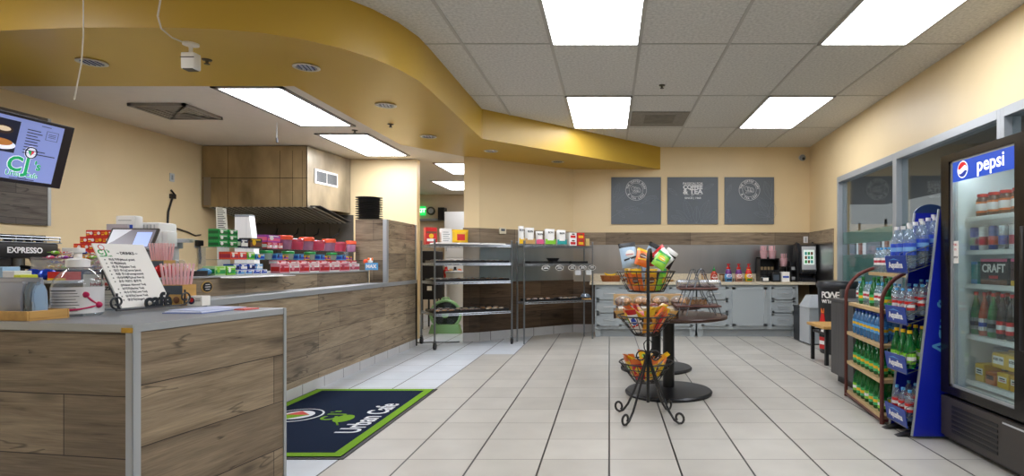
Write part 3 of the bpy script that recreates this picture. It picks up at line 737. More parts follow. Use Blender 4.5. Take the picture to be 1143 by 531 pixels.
# boxes of wrapped straws (counter) and a reusable straw
def straw(name='drinking_straw'):
    o = MB().cyl((0, 0, 0), (0, 0, .235), .0062, palepink, n=6)
    o.cyl((0, 0, .004), (0, 0, .2), .0066, pink, n=3)
    return o.build(name)
sk = Kind(tag(straw(), 'thin pink-and-white wrapped straw', 'straw'))
def straw_box(px, Z, label, base_z=CT, n=14, w=.15, d=.1):
    x, y = cpt(px, Z)
    o = thing('straw_box', label, 'box', (x, y, base_z), -.1)
    M = ROOT[o.name]
    m = MB(); 
    for a, b in (((-w / 2, -d / 2, 0), (w / 2, -d / 2 + .004, .12)), ((-w / 2, d / 2 - .004, 0), (w / 2, d / 2, .12)), ((-w / 2, -d / 2, 0), (-w / 2 + .004, d / 2, .12)), ((w / 2 - .004, -d / 2, 0), (w / 2, d / 2, .12)), ((-w / 2, -d / 2, 0), (w / 2, d / 2, .004))):
        m.box(a, b, tanwood, M)
    m.build('box_wall', o, smooth=0)
    MB().box((-w / 2 - .001, -d / 2 - .0015, .065), (w / 2 + .001, -d / 2 - .0002, .115), dgrey, M).build('grey_band', o, smooth=0)
    m = MB(); m.ball((-w * .3, -d / 2 - .004, .034), (.02, .004, .02), gold, M=M).ball((-w * .02, -d / 2 - .004, .03), (.018, .004, .018), green, M=M).ball((w * .28, -d / 2 - .004, .034), (.02, .004, .02), brown, M=M); m.build('print', o)
    for i in range(n):
        a = (i % 7 - 3) / 3; b = (i // 7) - .5
        loc = M @ Vector((a * w * .32, b * d * .34, .0065))
        sk.at(loc, (-b * .1, a * .12, 0), 'pink-and-white wrapped straw in ' + label, 'straws in ' + label)
straw_box(198, 3.36, 'the grey-banded straw box behind the menu stand')
straw_box(180.5, 4.14, 'the straw box set back on the kitchen shelf', 1.1405, w=.12)
for o_ in COL.objects:
    if o_.name.startswith('straw_box'): o_['label'] = o_['label'].replace('the ', 'small ', 1); o_['group'] = 'straw boxes on the front counter'
x, y = cpt(222, 3.35)
o = thing('sample_box', 'small white box with dark round logo beside the straw boxes', 'box', (x, y, CT), -.1)
m = MB(); m.box((-.045, -.03, 0), (.045, .03, .055), paper, ROOT[o.name]); m.build('carton', o, smooth=0)
m = MB(); M = ROOT[o.name] @ frame((0, -.031, .028), (1, 0, 0), (0, 0, 1)); m.disc(.02, M @ TR(-.02, 0, 0), navy); m.disc(.012, M @ TR(-.018, .004, .001), red); m.quad(.03, .003, M @ TR(.02, .01, 0), ink); m.quad(.03, .003, M @ TR(.02, 0, 0), ink); m.build('print', o, smooth=0)
for k, (px, Z, a, c, l) in enumerate(((226, 2.93, .1, '7f8fc4', 'bluish printed leaflet at the bottom of the paper pile'), (229, 2.95, .02, 'dfe5f2', 'white leaflet lying in the middle of the paper pile'), (233, 2.98, -.1, 'b9c3e2', 'pale lilac leaflet topmost of the paper pile'))):
    x, y = cpt(px, Z)
    tag(MB().box((-.1, -.13, 0), (.1, .13, .004), mat('leaflet_%d' % k, c, .5), TR(x, y, CT + .0005 + .0045 * k, -TH + a)).build('leaflet', smooth=0), l + ' on the front counter', 'paper', 'leaflets on the front counter')
x, y = cpt(268, 3.06)
tag(MB().box((-.07, -.05, 0), (.07, .05, .006), mat('coral_card', 'd9605a', .5), TR(x, y, CT + .0005, -TH)).build('coral_card', smooth=0), 'small coral card lying flat near the far end of the front counter', 'card')
# front mat
MX0, MX1, MY0, MY1 = -2.865, -1.68, 3.69, 5.72
o = thing('floor_mat', 'navy entrance mat with lime border and white lettering', 'mat', ((MX0 + MX1) / 2, (MY0 + MY1) / 2, 0))
MB().box((MX0, MY0, 0.0005), (MX1, MY1, .006), rubber, bev=.002).build('rubber_backing', o, smooth=0)
MB().box((MX0 + .03, MY0 + .03, .005), (MX1 - .03, MY1 - .03, .011), tread).build('pile', o, smooth=0)
m = MB()
for a, b in (((MX0 + .03, MY0 + .03), (MX1 - .03, MY0 + .1)), ((MX0 + .03, MY1 - .1), (MX1 - .03, MY1 - .03)), ((MX0 + .03, MY0 + .1), (MX0 + .1, MY1 - .1)), ((MX1 - .1, MY0 + .1), (MX1 - .03, MY1 - .1))):
    m.box((*a, .010), (*b, .0125), lime)
m.build('border', o, smooth=0)
m = MB(); Mt = frame((-1.90, 4.66, .0118), (0, 1, 0), (-1, 0, 0)); wt = mat('white_carpet', 'd8dbe0', .9)
m.text('Urban Cafe', .24, Mt, wt, bold=.003, ext=.0008, wide=.78)
m.ball((-2.10, 4.62, .012), (.075, .11, .002), lime, n=16).tube([(-2.10, 4.5, .012), (-2.06, 4.43, .012)], .008, lime)
M2 = frame((-2.52, 4.72, .0118), (0, 1, 0), (-1, 0, 0))
m.disc(.2, M2, wt, .0008, n=32); m.disc(.185, M2 @ TR(0, 0, .0006), tread, .0008, n=32); m.disc(.13, M2 @ TR(0, 0, .0012), wt, .0008, n=32)
m.prism([(-.12, .02), (0, -.1), (0, .1)], .0018, .0028, lime, M2).prism([(.12, .02), (0, .1), (0, -.1)], .0018, .0028, red, M2)
m.text('C', .17, M2 @ TR(-.09, -.3, 0), lime, bold=.004); m.text('J', .17, M2 @ TR(.03, -.3, 0), lime, bold=.004); m.text("'s", .1, M2 @ TR(.11, -.27, 0), lime, bold=.003)
m.build('lettering', o, smooth=0)
# ================================================================== KITCHEN SIDE
KX = -2.88
o = thing('kitchen_counter', 'long plank-clad kitchen half counter with pale metal ledge and tiled base', 'counter', (KX, 6, 0))
MB().box((-3.7, 4.02, 0), (KX, 8.69, .93), wk).build('body', o, smooth=0)
m = MB().box((KX, 4.02, 0), (KX + .012, 8.66, .10), btile)
for k in range(11): m.box((KX + .012, 4.2 + .42 * k, 0), (KX + .0125, 4.206 + .42 * k, .1), ink)
m.build('base_tile', o, smooth=0)
MB().box((-3.14, 4.02, .93), (KX + .02, 8.69, .98), alup, bev=.004).build('ledge', o, smooth=0)
MB().box((-4.1, 4.02, .935), (-3.12, 7.56, 1.125), wk).build('upstand', o, smooth=0)
MB().box((-4.12, 3.35, 1.125), (-3.10, 7.56, 1.14), alup, bev=.002).build('shelf_board', o, smooth=0)
MB().box((-3.118, 7.535, .98), (-3.108, 7.558, 1.125), alup).build('edge_strip', o, smooth=0)
o = thing('half_wall', 'tall plank-clad partition block at the end of the kitchen counter', 'partition', (-3.2, 8.1, .98))
MB().box((-3.29, 7.57, .981), (KX - .012, 8.68, 1.80), wb).build('body', o, smooth=0)
MB().box((KX - .012, 7.58, .981), (KX - .004, 8.68, 1.80), wk).build('side_panel', o, smooth=0)
m = MB(); m.box((KX - .05, 7.562, .981), (KX + .0, 7.58, 1.80), alup).box((KX - .006, 7.57, .981), (KX + .002, 7.62, 1.80), alup); m.build('corner_strip', o, smooth=0)
m = MB(); m.box((KX - .02, 8.67, .981), (KX + .01, 8.70, 1.80), alup); m.build('end_strip', o, smooth=0)
m = MB(); m.box((-3.65, 8.7, 0), (KX + .01, 8.74, .98), black); tag(m.build('edge_panel', smooth=0), 'dark end panel closing the kitchen counter beside the wheeled rack', 'panel')
# stack of black trays on the partition
tm = mat('tray_black', '1a1a1e', .35)
o = MB(); o.lathe([(.0, .0), (.10, .0), (.155, .022), (.172, .024), (.172, .029), (.150, .027), (.098, .006), (.0, .006)], tm, n=28)
tk = Kind(tag(o.build('round_tray'), 'x', 'tray'))
for k in range(10):
    tk.at((X(411.5, 7.78), 7.8, 1.802 + .0305 * k), 0, ('black round tray, %s from the bottom of the stack on the partition' % ORD[k]), 'black trays stacked on the partition')

# extractor hood
HX0, HX1, HY, HZ = -5.78, -4.29, 8.3, 2.03
o = thing('range_hood', 'big grimy steel extractor hood filling the kitchen corner', 'hood', (-5, 8.9, HZ))
MB().box((HX0, HY, HZ), (HX1, HY + .015, ZS), hoodst).build('front_panel', o, smooth=0)
m = MB(); m.prism([(HX1, HY), (HX1 - .015, HY), (-4.17, 9.385), (-4.155, 9.385)], HZ, ZS, hoodside); m.build('side_panel', o, smooth=0)
m = MB(); m.box((HX0, HY - .004, HZ + .405), (HX1, HY, HZ + .412), soot).box((HX0 + .36, HY - .003, HZ), (HX0 + .363, HY, ZS), soot)
for x in (-4.68, -4.5, -4.36): m.box((x, HY - .003, HZ), (x + .003, HY, HZ + .8), soot)
m.build('panel_seam', o, smooth=0)
MB().box((HX0 + .02, HY - .006, HZ + .02), (HX0 + .12, HY, HZ + .42), mat('hood_tab', '8c8479', .4, metal=.7)).build('tab', o, smooth=0)
Ms = frame((HX1 + .004, HY, 0), (.135, 1.12, 0), (0, 0, 1))
m = MB(); m.box((.16, 2.39, .002), (.72, 2.60, .012), whitep, Ms)
vent = m.build('wall_grille', o, smooth=0)
m = MB()
for a, b in ((.19, .43), (.45, .69)):
    m.box((a, 2.42, .012), (b, 2.57, .014), ink, Ms)
    for k in range(9): m.box((a + .01 + k * (b - a - .02) / 9, 2.42, .013), (a + .018 + k * (b - a - .02) / 9, 2.57, .016), greyp, Ms)
m.build('louver', vent, smooth=0)
# filters: a slanted bank of baffles under the hood
bf = mat('baffle_steel', 'b5b1a8', .4, metal=.3); 
Mf = frame((HX0 + .05, HY + .06, HZ - .005), (1, 0, 0), (0, 1.0, -.17))
m = MB()
for k in range(20):
    a = .0 + k * .078
    m.prism([(a, 0), (a + .036, 0), (a + .05, .98), (a + .014, .98)], 0, .012, bf, Mf)
m.build('baffle_grille', o, smooth=0)
m = MB(); m.box((-.02, 0, .02), (1.6, .99, .03), ink, Mf); m.build('filter_backing', o, smooth=0)
o = thing('steel_splash', 'dark sooty steel sheet covering the wall under the hood', 'panel', (-5, 9.4, 0))
MB().box((-5.79, 9.395, .001), (-4.12, 9.418, 2.0), dsteel).build('sheet', o, smooth=0)
m = MB()
for x in (-5.35, -4.9, -4.5): m.box((x, 9.393, .9), (x + .008, 9.396, 2.0), soot)
m.build('seam', o, smooth=0)
o = thing('cooking_range', 'dark steel cooking range standing under the hood', 'range', (-4.95, 8.9, 0))
MB().box((-5.7, 8.5, 0), (-4.2, 9.36, .92), dsteel, bev=.01).build('body', o, smooth=0)
MB().box((-5.72, 8.45, .92), (-4.18, 9.37, .97), blackm, bev=.008).build('hob', o, smooth=0)
m = MB()
for k in range(4):
    x = -5.3 + k * .33; m.tube([(x, 9.34, 1.78), (x, 9.30, 1.7), (x, 9.1, 1.63), (x + .05, 9.0, 1.60)], .012, blackm)
    m.lathe([(0, 0), (.025, .0), (.018, .03), (0, .03)], blackm, (x + .05, 9.0, 1.575), n=8)
m.build('nozzle', o)
# white lids tower seen in front of the dark sheet
o = thing('white_takeout_box', 'tall white folded box standing behind the green gum on the kitchen shelf', 'box', (X(274, 6.4), 6.4, 1.14))
x = X(274, 6.4); M = TR(x, 6.4, 1.141) @ Matrix.Diagonal((1, 1, 1.78, 1))
MB().prism([(-.09, 0), (.13, 0), (.125, .1), (.07, .34), (-.085, .34)], -.05, .05, white, M @ frame((0, 0, 0), (1, 0, 0), (0, 0, 1))).build('carton', o, smooth=0)
m = MB(); m.box((-.085, -.052, .335), (.07, .05, .35), greyp, M).box((-.09, -.0515, .19), (.12, -.05, .193), lgrey, M).box((.04, -.0515, .0), (.043, -.05, .34), lgrey, M); m.build('fold_line', o, smooth=0)
o = thing('taped_note', 'tall handwritten paper list standing above the green gum boxes', 'paper', (X(246, 5.3), 5.3, 1.141))
pts = [(X(241, 5.3), H(231, 5.3)), (X(252.5, 5.3), H(232.5, 5.3)), (X(258, 5.3), 1.141), (X(243, 5.3), 1.141)]
Mn = frame((0, 5.3, 0), (1, 0, 0), (0, 0, 1))
MB().prism(pts[::-1], 0, .002, paper, Mn).build('sheet', o, smooth=0)
m = MB()
for k in range(12):
    t = k / 12; z = pts[0][1] - .02 - t * .2; xl = pts[0][0] + .012 + t * .012; m.box((xl, z, .002), (xl + .05 + .02 * ((k * 7) % 3) / 2, z + .006, .003), ink, Mn)
m.build('handwriting', o, smooth=0)

# tiered candy rack -------------------------------------------------------
def yk(px, x): return F * x / (px - CX)           # depth at which the plane X = x shows at column px
o = thing('candy_rack', 'clear stepped rack on the kitchen shelf carrying the candy', 'rack', (-3.4, 6.2, 1.14))
for k, (x0, z) in enumerate(((-3.25, 1.27), (-3.31, 1.375))):
    MB().box((x0 - .10, 4.85, z - .006), (x0 + .085, 7.54, z), glassy).build('step', o, smooth=0)
for y in (4.86, 6.2, 7.53):
    MB().box((-3.42, y - .004, 1.1405), (-3.36, y + .004, 1.368), glassy).build('bracket', o, smooth=0)
cards = dict(red=red, orange=orange, gold=gold, green=green, limeg=limeg, blue=blue, sky=sky, navy=navy, purple=purple, pink=pink, white=white, brown=brown, teal=teal)
def candy_box(name, y, x, z, w, d, h, main, band, label, group, badge=None):
    """a printed carton whose face looks towards the customers (+X)"""
    m = MB(); M = TR(x, y, z)
    m.box((-d, -w / 2, 0), (0, w / 2, h), main, M)
    m.box((.0, -w / 2 + .004, h * .16), (.0012, w / 2 - .004, h * .58), band, M)
    m.box((-d + .004, -w / 2 - .0012, h * .2), (-.004, -w / 2, h * .7), band, M)
    if badge:
        m.ball((.001, -w * .18, h * .55), (.0025, w * .16, h * .28), badge, n=10, k=6, M=M)
        m.box((.0012, -w * .4, h * .78), (.0022, w * .35, h * .9), badge, M)
    return tag(m.build(name, smooth=0), label, 'candy', group)
def cup_candy(name, y, x, z, r, h, body, lid, label, group):
    o = thing(name, label, 'candy', (x, y, z), group=group)
    MB().lathe([(0, 0), (r * .86, 0), (r, h * .7), (r * .97, h * .72), (0, h * .72)], body, (x, y, z), n=16).build('tub', o)
    MB().lathe([(0, h * .7), (r * 1.06, h * .7), (r * 1.06, h * .95), (r * .98, h), (0, h)], lid, (x, y, z), n=16).build('lid', o)
    return o
berry = mat('berry_print', 'b8324a', .35); rose = mat('rose_print', 'e3a0ad', .4); coral = mat('coral_lid', 'ee5a36', .4)
# bottom tier
X1 = -3.13
cols = ['red-and-white', 'rose-and-white']
seq = [(yk(312 + i * 11.2, X1), i) for i in range(8)]
for y, i in seq:
    ny = yk(312 + (i + 1) * 11.2, X1); w = (ny - y) * .93
    candy_box('candy_box', y + (ny - y) / 2, X1, 1.1405, w, .09, .088, white if i % 2 else rose, berry if i % 2 else red, '%s fruit candy carton, %s along the lowest shelf row towards the partition' % (cols[0] if i % 2 else cols[1], ORD[i]), 'fruit candy cartons on the lowest row', berry if i % 2 == 0 else rose)
    candy_box('candy_pack', y + (ny - y) / 2, X1 - .03, 1.229, w * .9, .08, .035, berry if i % 2 else rose, white, 'small fruit candy pack lying on the %s lowest-row carton' % ORD[i], 'small packs on the fruit candy cartons', red)
candy_box('gum_box', yk(246, X1), X1, 1.1405, .125, .10, .075, mat('spearmint', 'b9dfa0', .4), green, 'pale green mint gum carton with leaf print at the near end of the row', 'gum cartons on the lowest row', limeg)
candy_box('gum_box', yk(258, X1), X1, 1.1405, .11, .10, .075, limeg, green, 'bright green gum carton, second on the lowest row', 'gum cartons on the lowest row', white)
for i in range(4):
    y = yk(269 + i * 8.6, X1)
    candy_box('gum_box', y, X1 - .04, 1.181, .094, .08, .05, blue if i < 3 else sky, navy if i % 2 == 0 else white, 'blue gum carton, %s of the upper blue row beside the green gum' % ORD[i], 'blue gum cartons', white)
    candy_box('gum_box', y, X1, 1.1405, .094, .12, .04, white, sky if i < 2 else blue, 'flat white-and-blue gum carton, %s of the lower blue row' % ORD[i], 'flat white gum cartons', blue)
m = MB().box((-3.12, yk(243, -3.1), 1.1265), (-2.98, yk(296, -3.1), 1.1325), white); 
m = MB(); m.box((-3.0995, 4.66, 1.118), (-2.98, 5.55, 1.123), white); m.box((-3.0995, 4.66, 1.118), (-3.0985, 5.55, 1.13), white)
tag(m.build('paper_ledge', smooth=0), 'white flat sheet jutting out under the gum cartons on the shelf', 'sheet')
# middle tier
X2 = -3.19
for i in range(3):
    candy_box('candy_bar_box', yk(262 + i * 9.2, X2), X2, 1.2705, .105, .1, .065, coral if i < 2 else limeg, berry if i < 2 else green, ('coral chocolate bar carton, %s on the middle tier' % ORD[i]) if i < 2 else 'lime green carton after the coral ones on the middle tier', 'cartons on the middle tier', white)
candy_box('candy_bar_box', yk(291, X2), X2, 1.2705, .12, .1, .05, sky, blue, 'light blue carton before the clear candy tubs on the middle tier', 'cartons on the middle tier', gold)
for g in range(4):
    p0 = 303 + g * 24
    cup_candy('candy_tub', yk(p0, X2), X2 - .05, 1.2705, .055, .085, clear('pale_tub', 'dff0e6', .35, .08, bodycol='cfe3d9'), green, 'clear candy tub with green lid, %s on the middle tier' % ORD[g], 'green-lidded candy tubs')
    candy_box('mint_box', yk(p0 + 9, X2), X2, 1.2705, .10, .08, .06, sky, blue, 'light blue mint carton after the %s green-lidded tub' % ORD[g], 'light blue mint cartons', navy)
    candy_box('mint_pack', yk(p0 + 16, X2), X2, 1.2705, .09, .07, .045, gold, purple, 'yellow-and-purple candy pack after the %s light blue carton' % ORD[g], 'yellow candy packs', navy)
# top tier
X3 = -3.25
candy_box('candy_carton', yk(307, X3), X3 - .01, 1.4385, .22, .1, .07, purple, pink, 'purple candy carton on the top tier above the red packs', 'cartons on the top tier', white)
candy_box('dark_candy_box', yk(286, X3), X3, 1.3755, .18, .1, .09, mat('dark_print', '2a2327', .4), brown, 'black candy carton on the top tier beside the purple one', 'cartons on the top tier', gold)
candy_box('navy_candy_box', yk(273, X3), X3, 1.3755, .1, .09, .075, navy, white, 'navy-and-white candy carton between green gum and black carton', 'cartons on the top tier', white)
for g in range(4):
    p0 = 323 + g * 24.4
    cup_candy('candy_tub', yk(p0, X3), X3 - .05, 1.3755, .06 + .012 * (g < 3), .14, clear('lilac_tub', 'e0c4dc', .5, .06, bodycol='c88fb8'), coral, 'candy tub with big coral lid, %s on the top tier' % ORD[g], 'coral-lidded candy tubs')
    if g < 3:
        cup_candy('candy_tub', yk(p0 + 11.5, X3), X3 - .05, 1.3755, .082, .115, mat('red_tub', 'c4405a', .3), clear('rose_lid', 'f0a8b4', .5, .1, bodycol='d9667c'), 'red candy tub with clear rosy lid, %s on the top tier' % ORD[g], 'rosy-lidded candy tubs')
for i in range(3):
    candy_box('pink_pouch', yk(301 + i * 6, X3), X3, 1.3755, .082, .1, .062, pink if i % 2 else red, white, 'pink-red candy pouch, %s below the purple carton' % ORD[i], 'pink-red candy pouches', rose)
for i in range(2):
    for k in range(3):
        candy_box('gum_pack', yk(249.5 + i * 11, X3), X3, 1.3755 + .05 * k, .118, .09, .0495, green, mat('dark_green_print', '0e5c2a', .4), 'bright green gum pack, %s from the top of the %s green pile' % (ORD[2 - k], 'nearer' if i == 0 else 'farther'), 'green gum piles', white)
o = thing('toothpick_sign', 'small bright blue card with orange figurines on a thin post at the counter end', 'sign', (X(410, 7.45), 7.45, .98))
x = X(411, 7.40)
MB().cyl((x + .005, 7.42, .9805), (x + .005, 7.42, 1.148), .006, cream, n=8).build('post', o)
MB().box((x - .04, 7.40, 1.146), (x + .115, 7.43, 1.236), sky, bev=.004).build('card', o, smooth=0)
m = MB(); M = face_cam((x + .037, 7.3985, 1.19)); m.text('MAX', .06, M, white, bold=.003); m.build('lettering', o, smooth=0)
m = MB(); m.ball((x - .04, 7.415, 1.255), (.03, .02, .03), coral); m.ball((x + .02, 7.415, 1.262), (.034, .02, .036), paper); m.ball((x + .005, 7.4, 1.285), (.018, .015, .018), orange); m.ball((x + .045, 7.41, 1.28), (.012, .012, .022), orange); m.build('figurine', o)

# tray with brown food, bags and a round label at the near part of the shelf
y = yk(205, -3.3)
o = thing('serving_board', 'black serving tray on the kitchen shelf with wrapped orange cakes', 'tray', (-3.3, y, 1.1405))
m = MB(); m.box((-3.40, 4.26, 1.1405), (-3.12, 4.54, 1.15), black, bev=.003); m.box((-3.13, 4.26, 1.15), (-3.12, 4.54, 1.18), black); m.build('tray_base', o, smooth=0)
for i in range(3):
    oo = thing('wrapped_cake', 'golden cake in cellophane, %s on the black serving tray' % ORD[i], 'cake', (-3.3 + .06 * (i == 1), 4.32 + i * .085, 1.151), group='golden cakes on the black serving tray')
    cx0, cy0 = -3.33 + .11 * (i == 1), 4.315 + i * .082
    MB().ball((cx0, cy0, 1.185), (.05, .045, .034), mat('golden_cake', 'd69a3c', .6, noise=.2, nscale=30)).build('cake', oo)
    m = MB(); m.ball((cx0, cy0, 1.19), (.06, .053, .0385), wrap); m.ball((cx0, cy0, 1.235), (.03, .02, .03), wrap); m.build('wrapper', oo)
o = thing('round_price_tag', 'black scalloped round price tag on the kitchen counter upstand', 'tag', (-3.11, yk(232, -3.11), .98))
Mt = face_room((-3.1165, yk(232, -3.11), 1.055))
MB().disc(.062, Mt, mat('tag_edge', 'c9a45c', .5), .003, sy=.72).build('edge', o); 
m = MB().disc(.054, Mt @ TR(0, 0, .003), black, .002, sy=.7)
for k in range(3): m.quad(.06 - .012 * abs(k - 1), .006, Mt @ TR(0, .018 - .018 * k, .0055), white)
m.build('face', o, smooth=0)
for i, (xx, yy, c, l) in enumerate(((-3.19, 4.60, sky, 'light blue crumpled snack bag beside the gum cartons'), (-3.33, 4.62, paper, 'white crumpled snack bag behind the light blue one'))):
    tag(MB().ball((xx, yy, 1.1705), (.062, .034, .029), c, n=10, k=6).build('snack_bag'), l, 'bag', 'crumpled bags on the kitchen shelf')

# goods and till behind the front counter -------------------------------------
def shelf_y(px, xw): return yk(px, xw)
# red gum cartons in stepped rows
o = thing('gum_display', 'stepped red gum display stand behind the menu board', 'display', (X(100, 4.2), 4.2, 1.14))
x0, x1 = X(74, 4.2), X(117, 4.2)
for k in range(4): MB().box((x0, 4.2 + .05 * k, 1.1405), (x1, 4.25 + .05 * k, 1.28 + .052 * k), mat('display_red', '8f1a1a', .5)).build('step', o, smooth=0)
for r in range(4):
    for c in range(5):
        w = (x1 - x0) / 5; z = 1.2805 + .052 * r; xx = x0 + w * (c + .5); y = 4.2 + .05 * r
        m = MB(); m.box((xx - w * .47, y + .005, z), (xx + w * .47, y + .045, z + .05), red, bev=.002)
        m.box((xx - w * .36, y + .0035, z + .012), (xx - w * .02, y + .0048, z + .02), gold); m.disc(.012, face_cam((xx + w * .25, y + .0042, z + .026)), white if c != 2 else gold, n=10)
        m.box((xx - w * .36, y + .0035, z + .026), (xx + w * .06, y + .0048, z + .036), white if (c + r) % 3 == 0 else orange)
        tag(m.build('red_gum_pack', smooth=0), 'red gum pack, %s across on the %s step of the red display' % (ORD[c], ['lowest', 'second', 'third', 'top'][r]), 'gum', 'red gum packs on the display')
tag(MB().box((x0 + .1, 4.42, 1.1405), (x1 - .02, 4.44, 1.535), mat('lilac_card', 'b3b3bd', .5)).build('display_back_card', smooth=0), 'grey-lilac backing card standing behind the red gum display', 'card')
# colourful wrapped sweets heap in front: counted pieces
o = thing('candy_bin', 'clear open bin of bright wrapped sweets behind the pump bottle', 'bin', (X(85, 3.75), 3.75, 1.14))
bx, by = X(88, 3.75), 3.75
MB().box((bx - .21, by - .115, 1.1405), (bx + .21, by + .115, 1.199), navy).build('riser', o, smooth=0)
m = MB(); m.T = TR(0, 0, .06)
for a, b in (((bx - .2, by - .11, 1.1405), (bx + .2, by - .105, 1.2)), ((bx - .2, by + .105, 1.1405), (bx + .2, by + .11, 1.24)), ((bx - .2, by - .11, 1.1405), (bx - .195, by + .11, 1.22)), ((bx + .195, by - .11, 1.1405), (bx + .2, by + .11, 1.22)), ((bx - .2, by - .11, 1.1405), (bx + .2, by + .11, 1.144))): m.box(a, b, wrap)
m.build('bin_wall', o, smooth=0)
sw = {}
names = [('yellow', gold), ('blue', blue), ('pink', pink), ('lime', limeg), ('orange', orange), ('purple', purple), ('white', white), ('red', red)]
for i, (nm, mm) in enumerate(names):
    m = MB(); m.ball((0, 0, .02), (.045, .024, .02), mm, n=10, k=6); m.prism([(.04, -.004), (.07, -.02), (.07, .02), (.04, .004)], .016, .02, mm).prism([(-.04, -.004), (-.07, -.02), (-.07, .02), (-.04, .004)], .016, .02, mm)
    m.ball((0, -.004, .024), (.02, .022, .017), white if nm != 'white' else red, n=8, k=6)
    sw[nm] = Kind(tag(m.build('wrapped_sweet'), 'x', 'sweet'))
i = 0
for lay in range(4):
    for k in range(8 if lay < 3 else 6):
        nm = names[(i * 3 + lay) % 8][0]
        sw[nm].at((bx - .135 + .09 * (k % 4) + .01 * (lay % 2), by - .05 + .06 * (k // 4) + .02 * (lay % 2), 1.206 + .0305 * lay), (0, R.uniform(-.1, .1), R.uniform(-.25, .25)), nm + ' wrapped sweet in the open candy bin', nm + ' sweets in the candy bin', .56); i += 1
# till
px0 = X(150, 4.3)
o = thing('till', 'tablet till on a swivel stand behind the menu board', 'till', (px0, 4.3, 1.14))
Mt = frame((X(147, 4.25), 4.25, H(268, 4.25)), (1, .12, 0), (-.1, .5, .86)) @ Matrix.Scale(.85, 4)
MB().box((-.19, -.11, -.012), (.19, .12, .012), mat('till_bezel', '3b3733', .4), Mt, bev=.01).build('bezel', o, smooth=0)
m = MB(); m.box((-.17, -.09, .012), (.17, .10, .0135), mat('till_screen', '8c8794', .25), Mt); m.box((.03, -.07, .0135), (.15, .075, .0145), emat('till_glow', '9fb4e8', .5), Mt); m.prism([(-.17, .1), (-.02, .1), (-.13, -.02), (-.17, -.05)], .0135, .0148, emat('till_glow_white', 'c9ccd6', .3), Mt); m.build('screen', o, smooth=0)
m = MB(); m.box((px0 - .06, 4.27, 1.1405), (px0 + .08, 4.42, 1.16), greyp, bev=.006).cyl((px0, 4.36, 1.15), (X(147, 4.3), 4.30, H(270, 4.3)), .03, greyp); m.build('stand', o)
o = thing('card_terminal', 'white card payment terminal with red and blue marks beside the till', 'terminal', (X(143, 4.55), 4.55, 1.14))
xt = X(143, 4.55); zt = H(255, 4.55)
m = MB(); m.box((xt - .075, 4.52, zt - .02), (xt + .08, 4.6, zt + .10), whitep, bev=.015); m.build('casing', o)
m = MB(); m.disc(.017, face_cam((xt - .04, 4.519, zt + .014)), orange); m.disc(.013, face_cam((xt - .05, 4.518, zt + .014)), red); m.box((xt + .03, 4.517, zt), (xt + .06, 4.52, zt + .028), blue); m.box((xt - .01, 4.517, zt + .004), (xt + .018, 4.52, zt + .024), lgrey); m.box((xt - .05, 4.517, zt + .06), (xt + .05, 4.52, zt + .064), greyp); m.build('marks', o, smooth=0)
MB().box((xt - .04, 4.53, 1.1405), (xt + .04, 4.6, zt - .02), greyp, bev=.006).build('pedestal', o, smooth=0)
o = thing('receipt_printer', 'ribbed white receipt printer raised behind the till', 'printer', (X(174, 4.72), 4.72, 1.14))
xp, zp = X(174, 4.72), H(275, 4.72)
m = MB(); m.box((xp - .075, 4.62, zp), (xp + .1, 4.82, zp + .19), whitep, bev=.02)
for k in range(5): m.box((xp - .05 + .028 * k, 4.617, zp + .09), (xp - .04 + .028 * k, 4.621, zp + .17), lgrey)
m.build('casing', o)
m = MB(); m.box((xp + .1, 4.65, zp - .0), (xp + .145, 4.76, zp + .12), whitep, bev=.01); m.build('side_module', o)
m = MB(); m.tube([(xp - .07, 4.61, zp + .02), (xp - .02, 4.61, zp + .03), (xp + .05, 4.61, zp + .06), (xp + .09, 4.61, zp + .0)], .008, ink); m.build('cable', o)
MB().box((xp - .06, 4.65, 1.1405), (xp + .08, 4.8, zp), greyp).build('pedestal', o, smooth=0)
o = thing('barcode_scanner', 'pale grey scanner arm resting on a small stand near the wall', 'scanner', (X(185, 4.9), 4.9, 1.14))
xs, zs = X(185, 4.9), H(268, 4.9)
MB().box((xs - .03, 4.87, zs - .02), (xs + .22, 4.93, zs + .012), lgrey, bev=.01).build('arm', o); MB().box((xs + .03, 4.87, zs - .07), (xs + .12, 4.94, zs - .02), greyp, bev=.008).build('head', o); MB().box((xs + .04, 4.88, 1.1405), (xs + .09, 4.93, zs - .07), whitep).build('post', o, smooth=0)
m = MB()
for i in range(3): m.ball((X(172 + 6 * i, 4.1), 4.1 + .03 * i, 1.19 + .02 * (i % 2)), (.05, .05, .045), red, n=8, k=6)
for i in range(3):
    tag(MB().ball((X(166 + 12.5 * i, 3.95), 3.95, 1.185), (.036, .04, .044), mat('red_foil', 'b81c22', .25, metal=.3), n=10, k=6).build('red_foil_bag'), 'small shiny red bag, %s of three beside the till' % ORD[i], 'bag', 'red bags beside the till')
m.bm.free()
for i in range(2):
    tag(MB().ball((X(38 + 15 * i, 3.5), 3.5, 1.175), (.044, .05, .034), mat('blue_foil', '1a3fb0', .2, metal=.4), n=12, k=6).build('blue_foil_bag'), '%s shiny blue foil bag behind the grey packets' % ['crumpled', 'rounder'][i], 'bag', 'blue foil bags')
tag(MB().box((X(62, 3.5), 3.45, 1.1405), (X(82, 3.5), 3.55, 1.19), red).box((X(62, 3.5), 3.4485, 1.1405), (X(82, 3.5), 3.45, 1.152), gold).build('red_snack_box', smooth=0), 'red carton with yellow edge behind the pump bottle', 'box')
